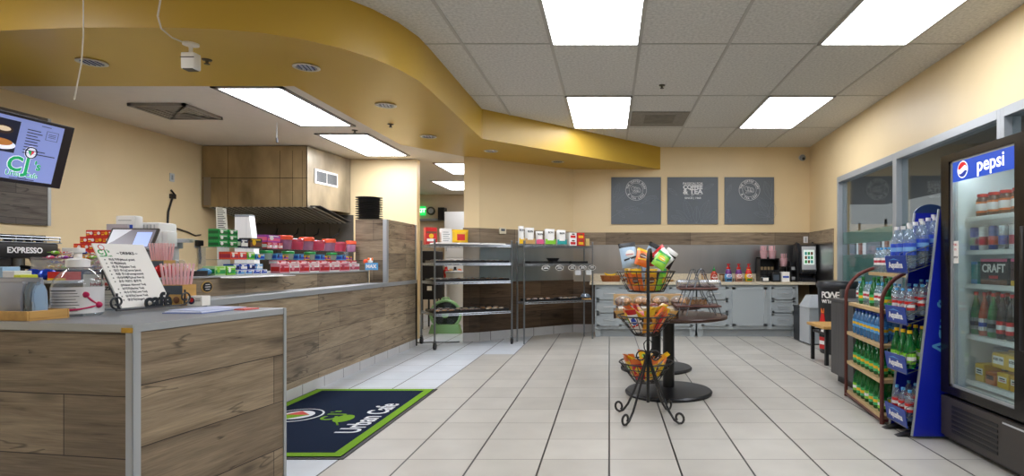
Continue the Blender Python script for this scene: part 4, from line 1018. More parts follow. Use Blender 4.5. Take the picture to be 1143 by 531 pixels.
for i, (a, b, c) in enumerate(((0, 14, '9fc4df'), (14, 27, 'e6e8ea'), (26, 34, 'd7e13c'))):
    tag(MB().box((X(a, 2.95), 2.9, CT + .0), (X(b, 2.95), 2.99, CT + .225 - .02 * i), mat('note_%d' % i, c, .5), bev=.004).build('paper_pad', smooth=0), ['pale blue paper pad', 'white paper pad', 'yellow note pad'][i] + ' standing behind the grey packets', 'pad', 'pads behind the grey packets')

# back counter with espresso machine along the staff wall -----------------------
o = thing('staff_counter', 'staff work counter along the cream wall under the television', 'counter', (-5.5, 5.5, 0))
MB().box((-5.79, 3.2, 0), (-5.15, 8.25, .9), mat('staff_cabinet', '6a625a', .5)).build('body', o, smooth=0)
MB().box((-5.795, 3.2, .9), (-5.12, 8.26, .94), laminate, bev=.004).build('worktop', o, smooth=0)
ex, ey = -5.43, 5.28
o = thing('espresso_machine', 'chrome and black espresso machine with cups on its top rail', 'coffee machine', (ex, ey, .94), 0)
mach = mat('machine_chrome', '6f7276', .2, metal=.9)
m = MB(); m.box((-5.75, 4.75, .97), (-5.3, 5.5, 1.08), mach, bev=.015).box((-5.75, 4.75, 1.08), (-5.5, 5.5, 1.3), mach).box((-5.75, 4.72, 1.28), (-5.2, 5.52, 1.42), black, bev=.02); m.build('body', o)
for a in (4.8, 5.45):
    for b in (-5.7, -5.36): MB().cyl((b, a, .9405), (b, a, .97), .025, black, n=10).build('foot', o)
m = MB(); m.box((-5.76, 4.7, 1.42), (-5.19, 5.54, 1.428), alu)
for z in (1.45, 1.475): m.tube([(-5.2, 4.71, z), (-5.2, 5.53, z), (-5.75, 5.53, z)], .006, chrome)
for i in range(7): m.cyl((-5.2, 4.71 + i * .1366, 1.428), (-5.2, 4.71 + i * .1366, 1.475), .005, chrome, n=6)
m.build('cup_rail', o)
m = MB(); m.text('EXPRESSO', .07, face_room((-5.197, 5.2, 1.35)), whitep, bold=.002); m.build('lettering', o, smooth=0)
for y in (4.95, 5.25):
    m = MB(); m.cyl((-5.32, y, 1.28), (-5.32, y, 1.2), .04, chrome).cyl((-5.32, y, 1.21), (-5.15, y, 1.19), .016, black).cyl((-5.32, y, 1.2), (-5.32, y, 1.16), .015, chrome); m.build('portafilter', o)
m = MB(); m.tube([(-5.22, 5.45, 1.28), (-5.2, 5.46, 1.15), (-5.17, 5.47, 1.05)], .007, chrome); m.build('steam_wand', o)
cup = MB().lathe([(0, 0), (.025, 0), (.04, .05), (.042, .062), (.038, .06), (.022, .006), (0, .006)], mat('cup_dark', '2c2b2e', .25), n=14); cup.tube([(.038, 0, .05), (.06, 0, .042), (.056, 0, .022), (.032, 0, .018)], .005, mat('cup_dark', '2c2b2e', .25))
ck = Kind(tag(cup.build('espresso_cup'), 'x', 'cup'))
for i in range(6):
    ck.at((-5.26 - .0 * i, 4.93 + i * .096, 1.429), .8, 'small dark cup, %s along the espresso machine top' % ORD[i], 'cups on the espresso machine')
o = thing('utensil_pot', 'dark pot of stirrers and pens on the espresso machine', 'pot', (-5.42, 5.08, 1.43))
MB().lathe([(0, .0), (.055, .0), (.06, .13), (.052, .13), (.048, .01), (0, .01)], mat('pot_grey', '4b4d55', .4), (-5.42, 5.08, 1.4285)).build('pot', o)
for i, (c, dx, dy) in enumerate(((white, -.03, -.05), (red, .0, .02), (black, .02, .07), (whitep, .03, -.02))):
    tag(MB().cyl((-5.42 + dx * .5, 5.08 + dy * .4, 1.445), (-5.42 + dx * 1.0, 5.08 + dy * .7, 1.66 - .02 * i), .006, c, n=6).build('stirrer'), ['white', 'red', 'black', 'short white'][i] + ' stirrer leaning in the dark pot', 'stirrer', 'stirrers in the dark pot')
for i in range(3):
    o = thing('syrup_jug', 'steel milk jug, %s beside the espresso machine' % ORD[i], 'jug', (-5.25 + .02 * i, 5.6 + .13 * i, .94), group='milk jugs by the espresso machine')
    c = (-5.25, 5.62 + .14 * i, .9405)
    MB().lathe([(0, 0), (.05, 0), (.055, .02), (.045, .1), (.04, .13), (.037, .13), (.04, .1), (.05, .02), (0, .01)], mach, c).build('jug_body', o)
    MB().tube([(c[0] + .045, c[1], c[2] + .11), (c[0] + .085, c[1], c[2] + .1), (c[0] + .08, c[1], c[2] + .04), (c[0] + .052, c[1], c[2] + .03)], .006, mach).build('handle', o)
o = thing('coffee_grinder', 'brown rounded coffee grinder next to the espresso machine', 'grinder', (X(52, 5.35), 5.35, .94))
gx, gy = X(50, 5.75), 5.75
MB().lathe([(0, 0), (.10, 0), (.10, .05), (.06, .08), (.06, .25), (0, .25)], mat('grinder_brown', '5f4434', .4), (gx, gy, .9405)).build('base', o)
MB().lathe([(.05, .25), (.1, .30), (.125, .38), (.11, .44), (.0, .45)], mat('hopper_brown', '7d5b48', .3), (gx, gy, .9405)).build('hopper', o)

# television on the staff wall ---------------------------------------------------
tz = 2.24; Bt = Vector((-5.265, 5.6, 1.946)); Tt = Vector((-5.12, 5.6, 2.53))
o = thing('television', 'flat television menu screen tilted down from the staff wall', 'television', (-5.35, 5.08, 2.2))
Mv = frame((Bt + Tt) / 2 + Vector((0, -.53, 0)), (0, 1, 0), Tt - Bt); Wt, Ht = 1.06, (Tt - Bt).length
MB().box((-Wt / 2, -Ht / 2, -.05), (Wt / 2, Ht / 2, 0), mat('tv_plastic', '14101a', .3), Mv, bev=.008).build('bezel', o, smooth=0)
tvb = emat('tv_background', '7d8bc4', .5); tvi = mat('tv_text', '1d2050', .6)
m = MB(); m.box((-Wt / 2 + .02, -Ht / 2 + .035, .0), (Wt / 2 - .10, Ht / 2 - .03, .0015), tvb, Mv); m.build('screen', o, smooth=0)
m = MB(); T = lambda a, b: Mv @ TR(a, b, .002)
tvw = emat('tv_white', 'e8ecff', .6); tvd = emat('tv_photo_dark', '101c38', .2)
px = lambda u: -Wt / 2 + .0 + u          # picture content, left part runs out of view
m.quad(.30, .28, T(-.12, .10), tvd); m.disc(.085, T(-.10, .15) @ TR(0, 0, .001), emat('tv_cup', '3a2a24', .2), sy=.45); m.disc(.06, T(-.10, .155) @ TR(0, 0, .0025), emat('tv_foam', 'd8c4a8', .5), sy=.35); m.disc(.13, T(-.10, .02) @ TR(0, 0, .001), tvw, sy=.32); m.disc(.1, T(-.10, .04) @ TR(0, 0, .0025), emat('tv_latte', 'b97a3e', .4), sy=.3)
for k, w in enumerate((.12, .14, .10, .13, .11, .12, .10, .2, .3)): m.quad(w, .008, T(.10 + w / 2, .19 - k * .026), tvi)
for s in (-1, 1): m.quad(.11, .003, T(.33, .17 + s * .04), tvi); m.quad(.003, .08, T(.33 + s * .055, .17), tvi)
for k in range(3): m.quad(.07, .004, T(.33, .185 - .014 * k), tvi)
m.quad(.09, .005, T(.26, .245), tvi)
tvg = emat('tv_green', '12a060', .5); tvr = emat('tv_red', 'd23a4a', .5)
m.disc(.058, T(.175, -.01), tvw); m.ring(.05, .006, T(.175, -.01) @ TR(0, 0, .002), tvi); m.prism([(-.03, .012), (0, -.03), (0, .016)], .002, .004, tvg, T(.175, -.01)); m.prism([(.03, .012), (0, .016), (0, -.03)], .002, .004, tvr, T(.175, -.01))

for ch_, xx_ in (('C', .06), ('J', .165)): m.text(ch_, .18, T(xx_, -.135) @ TR(0, 0, .001), tvw, bold=.010, wide=1.05); m.text(ch_, .18, T(xx_, -.135) @ TR(0, 0, .003), tvg, bold=.005, wide=1.05)

m.text("'s", .11, T(.26, -.125) @ TR(0, 0, .001), tvw, bold=.004); m.text("'s", .11, T(.26, -.125) @ TR(0, 0, .003), tvg, bold=.003)
m.text('Urban Cafe', .062, T(.14, -.215) @ TR(0, 0, .001), tvw, bold=.0025); m.text('Urban Cafe', .062, T(.14, -.215) @ TR(0, 0, .003), tvg, bold=.0005)
for k, w in enumerate((.08, .22, .16)): m.quad(w, .006, T(.15, -.245 - .012 * k), tvi)
m.build('menu_picture', o, smooth=0)
m = MB(); m.box((-5.769, 4.95, 2.1), (-5.74, 5.25, 2.4), blackm).tube([(-5.74, 5.1, 2.25), (-5.5, 5.1, 2.25), (-5.27, 5.08, 2.24)], .025, blackm); m.build('wall_arm', o)
o = thing('wood_wall_panel', 'grey plank panel with pale metal edge on the wall behind the television', 'panel', (-5.79, 5, 1.62))
MB().box((-5.798, 3.0, 1.62), (-5.77, 6.0, 2.72), wl).build('board', o, smooth=0)
MB().box((-5.798, 6.0, 1.62), (-5.765, 6.035, 2.72), alup).build('edge_strip', o, smooth=0)
# wall sockets and cables on the cream wall
for px, py, l in ((191.5, 198, 'small grey switch plate high on the cream kitchen wall'), (219, 272, 'socket with a black plug near the hood on the cream wall')):
    Y = yk(px, -5.8); z = H(py, Y)
    o = thing('wall_socket', l, 'socket', (-5.8, Y, z), group='sockets on the cream kitchen wall')
    MB().box((-5.799, Y - .04, z - .055), (-5.79, Y + .04, z + .055), lgrey, bev=.003).build('plate', o, smooth=0)
    MB().box((-5.79, Y - .012, z - .03), (-5.785, Y + .012, z + .03), greyp).build('switch', o, smooth=0)
    if py > 250:
        MB().box((-5.785, Y - .05, z - .03), (-5.74, Y + .07, z + .05), black, bev=.01).build('plug', o); MB().tube([(-5.76, Y + .01, z - .02), (-5.76, Y + .03, z - .2), (-5.75, Y - .0, z - .28)], .014, black).build('plug_cord', o)
def wpt(px, py): Y = yk(px, -5.785); return (-5.785, Y, H(py, Y))
tag(MB().tube([wpt(191, 212), wpt(195, 217), wpt(192, 222), wpt(188, 236), wpt(187, 252)], .012, black).box(tuple(a - .03 for a in wpt(192, 219)), tuple(a + b for a, b in zip(wpt(192, 219), (.02, .05, .03))), black).build('black_cable'), 'black cable with adapter hanging down the cream wall above the printer', 'cable')
tag(MB().tube([wpt(188, 256), wpt(198, 255), wpt(210, 259), wpt(218, 263), wpt(224, 262)], .010, mat('cable_brown', '4a4038', .5)).build('wall_cable'), 'brown cable sagging along the cream wall to the hood', 'cable')

# ------------------------------------------------------------------ passage beyond
o = thing('exit_sign', 'green lit EXIT sign hanging on the passage end wall', 'sign', (X(469, 14.3), 14.36, H(240, 14.3)))
xe, ze = X(468.5, 14.3), H(235, 14.3)
MB().box((xe - .12, 14.33, ze - .11), (xe + .12, 14.398, ze + .11), emat('exit_green', '1fd060', 1.0), bev=.01).build('housing', o)
m = MB(); m.text('EXIT', .13, face_cam((xe, 14.328, ze)), emat('exit_letter', 'e8fff0', 1.5), bold=.004, ext=.001); m.build('lettering', o, smooth=0)
o = thing('wall_wreath', 'round dark wreath-like clock on the passage end wall', 'clock', (X(480, 14.3), 14.37, H(245, 14.3)))
m = MB(); M = face_cam((X(480, 14.3), 14.37, H(235, 14.3))); m.ring(.085, .025, M, mat('wreath', '5c5a50', .7)); m.build('rim', o); MB().disc(.075, M, lgrey).build('face', o)
o = thing('shelf_duct', 'dark horizontal rail fixed across the passage end wall', 'rail', (-4.3, 14.3, H(247, 14.3)))
MB().box((-4.85, 14.25, H(246.5, 14.3)), (-4.02, 14.4, H(244, 14.3)), greyp).build('rail', o, smooth=0); MB().box((-4.15, 14.15, H(246, 14.3)), (-4.0, 14.4, H(232, 14.3)), black).build('box', o, smooth=0)
o = thing('white_refrigerator', 'tall white refrigerator at the far end of the passage', 'refrigerator', (-3.7, 14.0, 0))
MB().box((X(497, 13.8), 13.72, .001), (-2.7, 14.38, H(236, 13.72)), white, bev=.015).build('body', o)
MB().box((X(497, 13.8) + .01, 13.70, 1.35), (-2.71, 13.72, H(236.5, 13.72)), white, bev=.008).build('door', o)
MB().box((X(497, 13.8) + .01, 13.70, .12), (-2.71, 13.72, 1.33), white, bev=.008).build('door', o)
for z in (1.5, .9): MB().box((X(497, 13.8) + .05, 13.66, z), (X(497, 13.8) + .08, 13.70, z + .3), lgrey).build('handle', o, smooth=0)
o = thing('passage_cabinet', 'beige wall cabinet at the passage end', 'cabinet', (-4.4, 14.2, 0))
MB().box((-4.9, 13.9, 0), (-3.98, 14.39, 1.0), beige).build('body', o, smooth=0); MB().box((-4.92, 13.88, 1.0), (-3.97, 14.39, 1.04), lgrey).build('top', o, smooth=0)
o = thing('dark_work_stand', 'dark draped trolley in the passage behind the wheeled rack', 'trolley', (X(480, 11), 11, 0))
MB().box((X(473, 11), 10.8, .55), (X(490, 11), 11.3, 1.45), mat('dark_cloth', '1d1b1f', .8), bev=.03).build('cover', o)
for dx in (.02, .24):
    for y in (10.85, 11.25): MB().cyl((X(473, 11) + dx, y, 0), (X(473, 11) + dx, y, .56), .018, blackm, n=8).build('leg', o)
MB().box((X(477, 10.8), 10.785, .72), (X(482, 10.8), 10.799, .8), paper).build('tag', o, smooth=0)
o = thing('prep_table', 'steel prep table with small tubs further down the passage', 'table', (X(508, 12.6), 12.6, 0))
MB().box((X(490, 12.6), 12.35, .86), (-2.75, 12.9, .9), mach, bev=.004).build('top', o, smooth=0); MB().box((X(490, 12.6) + .05, 12.4, .2), (-2.8, 12.85, .23), mach).build('shelf', o, smooth=0)
for a in (X(490, 12.6) + .03, -2.8):
    for b_ in (12.38, 12.86): MB().cyl((a, b_, .001), (a, b_, .86), .02, mach, n=8).build('leg', o)
for i, (px_t, c_t, n_t) in enumerate(((493, brown, 'brown'), (498, red, 'red'), (503, tanwood, 'tan'), (508, ink, 'dark'), (513, orange, 'orange'))):
    q = (X(px_t, 12.6), 12.6, .9005)
    tag(MB().lathe([(0, 0), (.045, 0), (.05, .17), (.03, .19), (.03, .2 + .04 * (i % 2)), (0, .2 + .04 * (i % 2))], c_t, q, n=12).build('sauce_tub'), n_t + ' tub standing on the steel prep table in the passage', 'tub', 'tubs on the prep table')
o = thing('white_bin', 'white plastic drum behind the wheeled rack in the passage', 'bin', (X(508, 11), 11, 0))
MB().lathe([(0, 0), (.2, 0), (.23, 1.0), (.24, 1.02), (.2, 1.02), (0, .98)], white, (X(511, 11.6), 11.6, 0)).build('drum', o); MB().lathe([(.0, 1.021), (.245, 1.021), (.245, 1.06), (0, 1.08)], lgrey, (X(511, 11.6), 11.6, 0)).build('lid', o)
fx, fy = X(501, 10.4), 10.2
o = thing('floor_fan', 'pale green round floor fan on the tiles behind the wheeled rack', 'fan', (fx, fy, 0))
fg = mat('fan_green', '8fc08a', .4)
Mf = face_cam((fx, fy, .33)) @ Matrix.Scale(.78, 4)
m = MB(); m.tube([(.33 * math.cos(a), .31 * math.sin(a), 0) for a in [2 * PI * i / 32 for i in range(32)]], .035, fg, n=8, closed=True, M=Mf); m.prism([(-.36, -.42), (.36, -.42), (.30, -.22), (-.30, -.22)], -.08, .08, fg, Mf).tube([(-.09, .33, 0), (-.06, .37, 0), (.06, .37, 0), (.09, .33, 0)], .018, fg, M=Mf); m.build('housing', o)
m = MB()
for i in range(5):
    a = 2 * PI * i / 5; m.prism([(.05 * math.cos(a), .05 * math.sin(a)), (.26 * math.cos(a - .2), .26 * math.sin(a - .2)), (.28 * math.cos(a + .2), .28 * math.sin(a + .2)), (.24 * math.cos(a + .55), .24 * math.sin(a + .55))], -.03, -.02, mat('fan_blade', '55606a', .3), Mf)
m.build('blade', o, smooth=0)
m = MB()
for r in (.08, .14, .2, .26): m.ring(r, .004, Mf @ TR(0, 0, .05), blackm)
for i in range(16): a = 2 * PI * i / 16; m.tube([(.07 * math.cos(a), .07 * math.sin(a), .05), (.31 * math.cos(a), .31 * math.sin(a), .04)], .003, blackm, n=4, M=Mf)
m.disc(.08, Mf @ TR(0, 0, .055), fg, .006); m.build('guard', o)

tag(MB().tube([(-2.95, 8.95, .009), (-2.75, 9.02, .009), (-2.5, 9.0, .009), (-2.32, 9.06, .009)], .008, black).build('floor_cable'), 'black cable lying on the tiles across the passage opening', 'cable')

fo = [q for q in COL.objects if q.name == 'floor_fan'][0]
MB().disc(.31, Mf @ TR(0, 0, -.05), mat('fan_back', '3d4a48', .5), .004, n=28).build('back_grille', fo, smooth=0)
# ================================================================== BACK WALL: CABINETS AND COFFEE COUNTER
CF, CBK, WT = 9.72, 10.378, .91
hnd = mat('handle_nickel', 'd3d6d8', .3, metal=.8)
def front_panel(m, x0, x1, z0, z1, y=CF):
    m.box((x0, y - .018, z0), (x1, y, z1), cab)
    f = .045 if z1 - z0 < .3 else .06
    for a, b in (((x0, z0), (x1, z0 + f * .6)), ((x0, z1 - f * .6), (x1, z1)), ((x0, z0), (x0 + f, z1)), ((x1 - f, z0), (x1, z1))):
        m.box((a[0], y - .026, a[1]), (b[0], y - .018, b[1]), cab)
def cabinet(px0, px1, drawers, door, label, hside):
    x0, x1 = X(px0, CF), X(px1, CF)
    o = thing('base_cabinet', label, 'cabinet', ((x0 + x1) / 2, 10.05, 0), group='grey cabinets under the coffee counter')
    MB().box((x0, CF, .13), (x1, CBK, .865), cab).build('body', o, smooth=0)
    MB().box((x0 + .04, CF + .06, .001), (x1 - .04, CBK, .13), cabd).build('kick_board', o, smooth=0)
    for xx in (x0 + .05, x1 - .05):
        m = MB(); m.prism([(-.055, .14), (.055, .14), (.038, 0.001), (-.038, .001)], -.06, .0, cab, frame((xx, CF + .03, 0), (1, 0, 0), (0, 0, 1))); m.build('foot', o, smooth=0)
    zs = [(.185, .385), (.41, .60), (.625, .825)]
    for a, b in drawers:
        for z0, z1 in zs:
            m = MB(); front_panel(m, X(a, CF), X(b, CF), z0, z1); d = m.build('drawer', o, smooth=0)
            xc = (X(a, CF) + X(b, CF)) / 2; zc = (z0 + z1) / 2
            m = MB().tube([(xc - .09, CF - .026, zc), (xc - .09, CF - .05, zc), (xc + .09, CF - .05, zc), (xc + .09, CF - .026, zc)], .006, hnd); m.build('handle', d)
    for (a, b), hs in zip(door, hside):
        m = MB(); front_panel(m, X(a, CF), X(b, CF), .185, .825); d = m.build('door', o, smooth=0)
        xh = X(b, CF) - .035 if hs > 0 else X(a, CF) + .035
        MB().tube([(xh, CF - .026, .78), (xh, CF - .05, .78), (xh, CF - .05, .64), (xh, CF - .026, .64)], .006, hnd).build('handle', d)
cabinet(664, 776.5, [(666, 694), (747, 773)], [(698, 720), (721.5, 743)], 'grey shaker base cabinet standing behind the round snack tables', (1, -1))
cabinet(778.5, 891, [(783, 812.5), (861, 887)], [(817, 856)], 'grey shaker base cabinet with a single door, next to the bins', (1,))
o = thing('coffee_counter', 'long pale stone worktop running over the grey cabinets', 'worktop', (1.5, 10, .87))
MB().box((X(658, CF), CF - .04, .868), (3.42, CBK, WT), stone, bev=.004).build('slab', o, smooth=0)
MB().box((X(658, CF), CBK - .025, WT), (3.42, CBK, 1.04), stone, bev=.002).build('upstand', o, smooth=0)

def CP(px, Z=10.05): return X(px, Z)
# fruit basket
x = CP(682); y = 10.05
wick = mat('wicker', '9a5a26', .6, noise=.25, nscale=40, bump=.5)
o = thing('fruit_basket', 'brown wicker basket heaped with bananas on the coffee counter', 'basket', (x, y, WT))
m = MB(); m.lathe([(0, .001), (.15, .001), (.18, .1), (.168, .1), (.14, .012), (0, .012)], wick, (x, y, WT), n=22, sy=.7)
for z, r in ((.03, .161), (.06, .17), (.09, .18), (.1, .178)): m.tube([(x + r * math.cos(2 * PI * i / 24), y + .7 * r * math.sin(2 * PI * i / 24), WT + z) for i in range(24)], .008, wick, closed=True)
m.build('weave', o)
def banana_mesh():
    m = MB(); pts = []; rr = []
    for i in range(11):
        t = i / 10; a = -.75 + 1.5 * t
        pts.append((.15 * math.sin(a), 0, .15 * (1 - math.cos(a)))); rr.append(.0185 * (math.sin(PI * min(1, max(.06, t)) ) ** .45) if 0 < i < 10 else .006)
    m.tube(pts[:10], rr[:10], mat('banana', 'e5bd1c', .45, noise=.06, nscale=12), n=7); m.tube(pts[9:] + [(.125, 0, .062)], [rr[9] * .7, .007, .006], mat('banana_stem', '8a7a24', .6), n=6)
    return m.build('banana')
bk = Kind(tag(banana_mesh(), 'x', 'banana'))
for i in range(7):
    lay = i // 4
    bk.at((x + R.uniform(-.008, .008), y - .063 + .042 * (i % 4) + .021 * lay, WT + .045 + .043 * lay), (0, R.uniform(-.05, .05), 0), 'ripe yellow banana heaped in the wicker basket', 'bananas in the wicker basket')
for i in range(4):
    bk.at((CP(741) + .018 * i, 9.955 + .042 * i, WT + .115), (0, -1.15 + .16 * i, 0), 'yellow banana standing in a bunch behind the pyramid snack stand', 'bananas behind the pyramid snack stand')
o = thing('fruit_bowl', 'low wooden bowl holding the second bunch of bananas', 'bowl', (CP(745), 10.02, WT))
MB().lathe([(0, .001), (.09, .001), (.13, .03), (.125, .03), (.085, .012), (0, .01)], tanwood, (CP(744.5), 10.02, WT)).build('bowl', o)
o = thing('tea_caddy', 'small dark tea box beside the banana basket', 'box', (CP(700), 10.1, WT))
MB().box((CP(695), 10.02, WT + .001), (CP(706), 10.2, WT + .12), brown, bev=.004).build('box', o, smooth=0)
MB().box((CP(696), 10.018, WT + .05), (CP(705), 10.02, WT + .1), tanwood).build('label', o, smooth=0)
# hot sauce
def bottle_thing(name, label, cat, prof_body, mb, prof_cap, mc, loc, n=16, group=None): 
    o = thing(name, label, cat, loc, group=group)
    MB().lathe(prof_body, mb, loc, n=n).build('body', o); MB().lathe(prof_cap, mc, loc, n=n).build('cap', o)
    return o
sl = (CP(797, 10.0), 10.0, WT)
o = bottle_thing('hot_sauce_bottle', 'red hot sauce squeeze bottle with pointed green cap on the coffee counter', 'bottle', [(0, .001), (.058, .001), (.06, .01), (.06, .12), (.05, .15), (.022, .18), (.02, .185)], mat('sauce_red', 'b03a22', .3), [(.024, .183), (.026, .21), (.012, .215), (.004, .27), (0, .27)], green, sl)
m = MB(); pts = [(sl[0] + .0608 * math.cos(a), sl[1] + .0608 * math.sin(a)) for a in [PI * (1.1 + .8 * i / 10) for i in range(11)]]
M = face_cam((sl[0], sl[1] - .0615, WT + .075))
m.text('SRIRACHA', .021, M, paper, bold=.001); m.ring(.032, .003, M @ TR(0, .012, 0), paper, sy=1.1); m.quad(.07, .005, M @ TR(0, -.04, 0), paper); m.quad(.06, .004, M @ TR(0, -.05, 0), paper); m.build('print', o, smooth=0)
for i in range(2):
    o = thing('sugar_jar', ['squat tan jar before the hot sauce', 'squat tan jar after the hot sauce'][i] + ' on the coffee counter', 'jar', (CP(787 + 20 * i), 10.15, WT), group='tan jars by the hot sauce')
    MB().lathe([(0, .001), (.05, .001), (.052, .1), (.045, .11), (0, .11)], mat('jar_tan', 'b59a72', .3), (CP(787 + 20 * i), 10.15, WT)).build('jar', o); MB().lathe([(0, .11), (.05, .11), (.05, .13), (0, .132)], brown, (CP(787 + 20 * i), 10.15, WT)).build('lid', o)
for px, body, lab2, cap, nm in ((813, sky, white, red, 'light blue'), (824.5, mat('hazelnut_print', 'd7a08c', .35), white, red, 'peach'), (835.5, gold, white, red, 'yellow')):
    c = (CP(px, 9.98), 9.98, WT)
    o = thing('creamer_bottle', nm + ' creamer pump bottle on the coffee counter', 'bottle', c, group='creamer pump bottles')
    MB().lathe([(0, .001), (.06, .001), (.066, .015), (.066, .10), (.058, .13), (.05, .17), (.034, .205), (.03, .215)], body, c, n=18).build('body', o)
    m = MB(); m.lathe([(.031, .213), (.036, .215), (.036, .245), (.014, .25), (.014, .285), (.026, .287), (.026, .305), (0, .306)], cap, c, n=12); m.box((c[0] - .0, c[1] - .05, WT + .288), (c[0] + .022, c[1], WT + .303), cap); m.build('pump', o)
    m = MB(); M = face_cam((c[0], c[1] - .0665, WT + .08)); m.disc(.045, M @ TR(0, .02, 0), lab2, .001, sy=.7); m.text('coffee', .028, M @ TR(0, .028, .0015), red if nm != 'light blue' else blue, bold=.001); m.text('mate', .028, M @ TR(0, .006, .0015), red if nm != 'light blue' else blue, bold=.001); m.quad(.08, .02, M @ TR(0, -.045, 0), brown if nm == 'peach' else (green if nm == 'yellow' else navy))
    m.build('print', o, smooth=0)
    MB().lathe([(.0585, .132), (.0505, .17), (.0345, .205), (.0345, .2049), (.05, .168), (.058, .1319)], mat('purple_shoulder', '6a2a7a', .35) if nm != 'yellow' else red, c, n=18).build('shoulder_band', o)
    m = MB()
    for z in (.02, .05): m.tube([(c[0] - .075, 9.9, WT + z), (c[0] + .075, 9.9, WT + z), (c[0] + .075, 10.06, WT + z), (c[0] - .075, 10.06, WT + z)], .004, blackm, closed=True)
    for a in (-.075, .075):
        for b in (9.9, 10.06): m.cyl((c[0] + a, b, WT + .0005), (c[0] + a, b, WT + .055), .004, blackm, n=6)
    tag(m.build('wire_caddy'), 'black wire caddy round the %s creamer bottle' % nm, 'rack', 'wire caddies')
# black condiment organiser with straws
x0, x1 = CP(847, 10.1), CP(868, 10.1)
o = thing('condiment_organizer', 'black tiered condiment organiser with straws and stir sticks', 'organizer', ((x0 + x1) / 2, 10.12, WT))
m = MB()
for zz in (.21, .38):
    m.box((x0, 9.98, WT + zz - .12 * (zz < .3)), (x1, 10.28, WT + zz - .12 * (zz < .3) + .012), black)
for xx in (x0, x1 - .012): m.box((xx, 10.02, WT + .001), (xx + .012, 10.28, WT + .40), black)
m.box((x0, 10.27, WT + .001), (x1, 10.285, WT + .42), black)
m.build('frame', o, smooth=0)
MB().box((x1 + .001, 10.02, WT + .245), (x1 + .17, 10.27, WT + .257), black).box((x1 + .15, 10.2, WT + .001), (x1 + .17, 10.22, WT + .245), black).build('side_ledge', o, smooth=0)
for i in range(3):
    w = (x1 - x0) / 3; a = x0 + w * i
    m = MB(); m.box((a + .006, 9.99, WT + .105), (a + w - .006, 10.0, WT + .2), black).box((a + .006, 9.99, WT + .102), (a + .012, 10.26, WT + .2), black); m.build('bin', o, smooth=0)
stk = Kind(tag(MB().box((-.004, -.0015, 0), (.004, .0015, .15), palewood).build('stir_stick', smooth=0), 'x', 'stick'))
for i in range(12):
    stk.at((x0 + .03 + .02 * i, 10.06 + .02 * (i % 3), WT + .104), (-.12, 0, 0), 'pale wooden stir stick in the black condiment organiser', 'stir sticks in the black organiser')
for b, (px, n, zz) in enumerate(((852.5, 12, .385), (862, 12, .385), (874.5, 9, .25))):
    o = thing('straw_cup', ['clear cup of pink straws at the outer end of the organiser top', 'clear cup of pink straws in the middle of the organiser top', 'lower clear cup of pink straws at the organiser side'][b], 'cup', (CP(px, 10.1), 10.1, WT + zz), group='straw cups on the organiser')
    c = (CP(px, 10.1), 10.1, WT + zz + .0085)
    MB().lathe([(0, 0), (.055, 0), (.072, .14), (.068, .14), (.05, .004), (0, .004)], clear('pink_cup', 'f4d8dc', .5, .05, bodycol='eec8cc'), c, n=14).build('cup', o)
    for i in range(n):
        a = i * 2.4; r = .042 * math.sqrt((i + .5) / n)
        sk.at((c[0] + r * math.cos(a), c[1] + r * math.sin(a), c[2] + .006), (-r * 2 * math.sin(a), r * 2 * math.cos(a), 0), 'pink wrapped straw in ' + ['the outer cup', 'the middle cup', 'the lower cup'][b] + ' of the organiser', 'straws in the organiser, ' + ['outer', 'middle', 'lower'][b] + ' cup', scale=(1, 1, .92))
o = thing('napkin_box', 'white box with blue stripe below the condiment organiser', 'box', (CP(876, 9.9), 9.9, WT))
MB().box((CP(871.5, 9.9), 9.83, WT + .001), (CP(880, 9.9), 9.95, WT + .17), paper, bev=.003).build('carton', o, smooth=0); MB().box((CP(872.5, 9.9), 9.828, WT + .07), (CP(879.3, 9.9), 9.83, WT + .1), blue).build('stripe', o, smooth=0)
o = thing('steel_napkin_holder', 'small steel napkin holder under the condiment organiser', 'holder', (CP(853, 9.9), 9.9, WT))
MB().box((CP(849, 9.9), 9.83, WT + .001), (CP(858, 9.9), 9.93, WT + .085), mach, bev=.006).build('casing', o); MB().box((CP(850.5, 9.9), 9.827, WT + .02), (CP(856.5, 9.9), 9.83, WT + .07), paper).build('napkin_slot', o, smooth=0)
o = thing('black_caddy', 'black square caddy under the condiment organiser', 'caddy', (CP(865, 9.9), 9.9, WT))
MB().box((CP(860.5, 9.9), 9.83, WT + .001), (CP(870, 9.9), 9.93, WT + .16), black, bev=.015).build('body', o); MB().box((CP(862, 9.9), 9.827, WT + .03), (CP(868.5, 9.9), 9.83, WT + .12), dgrey).build('window', o, smooth=0)
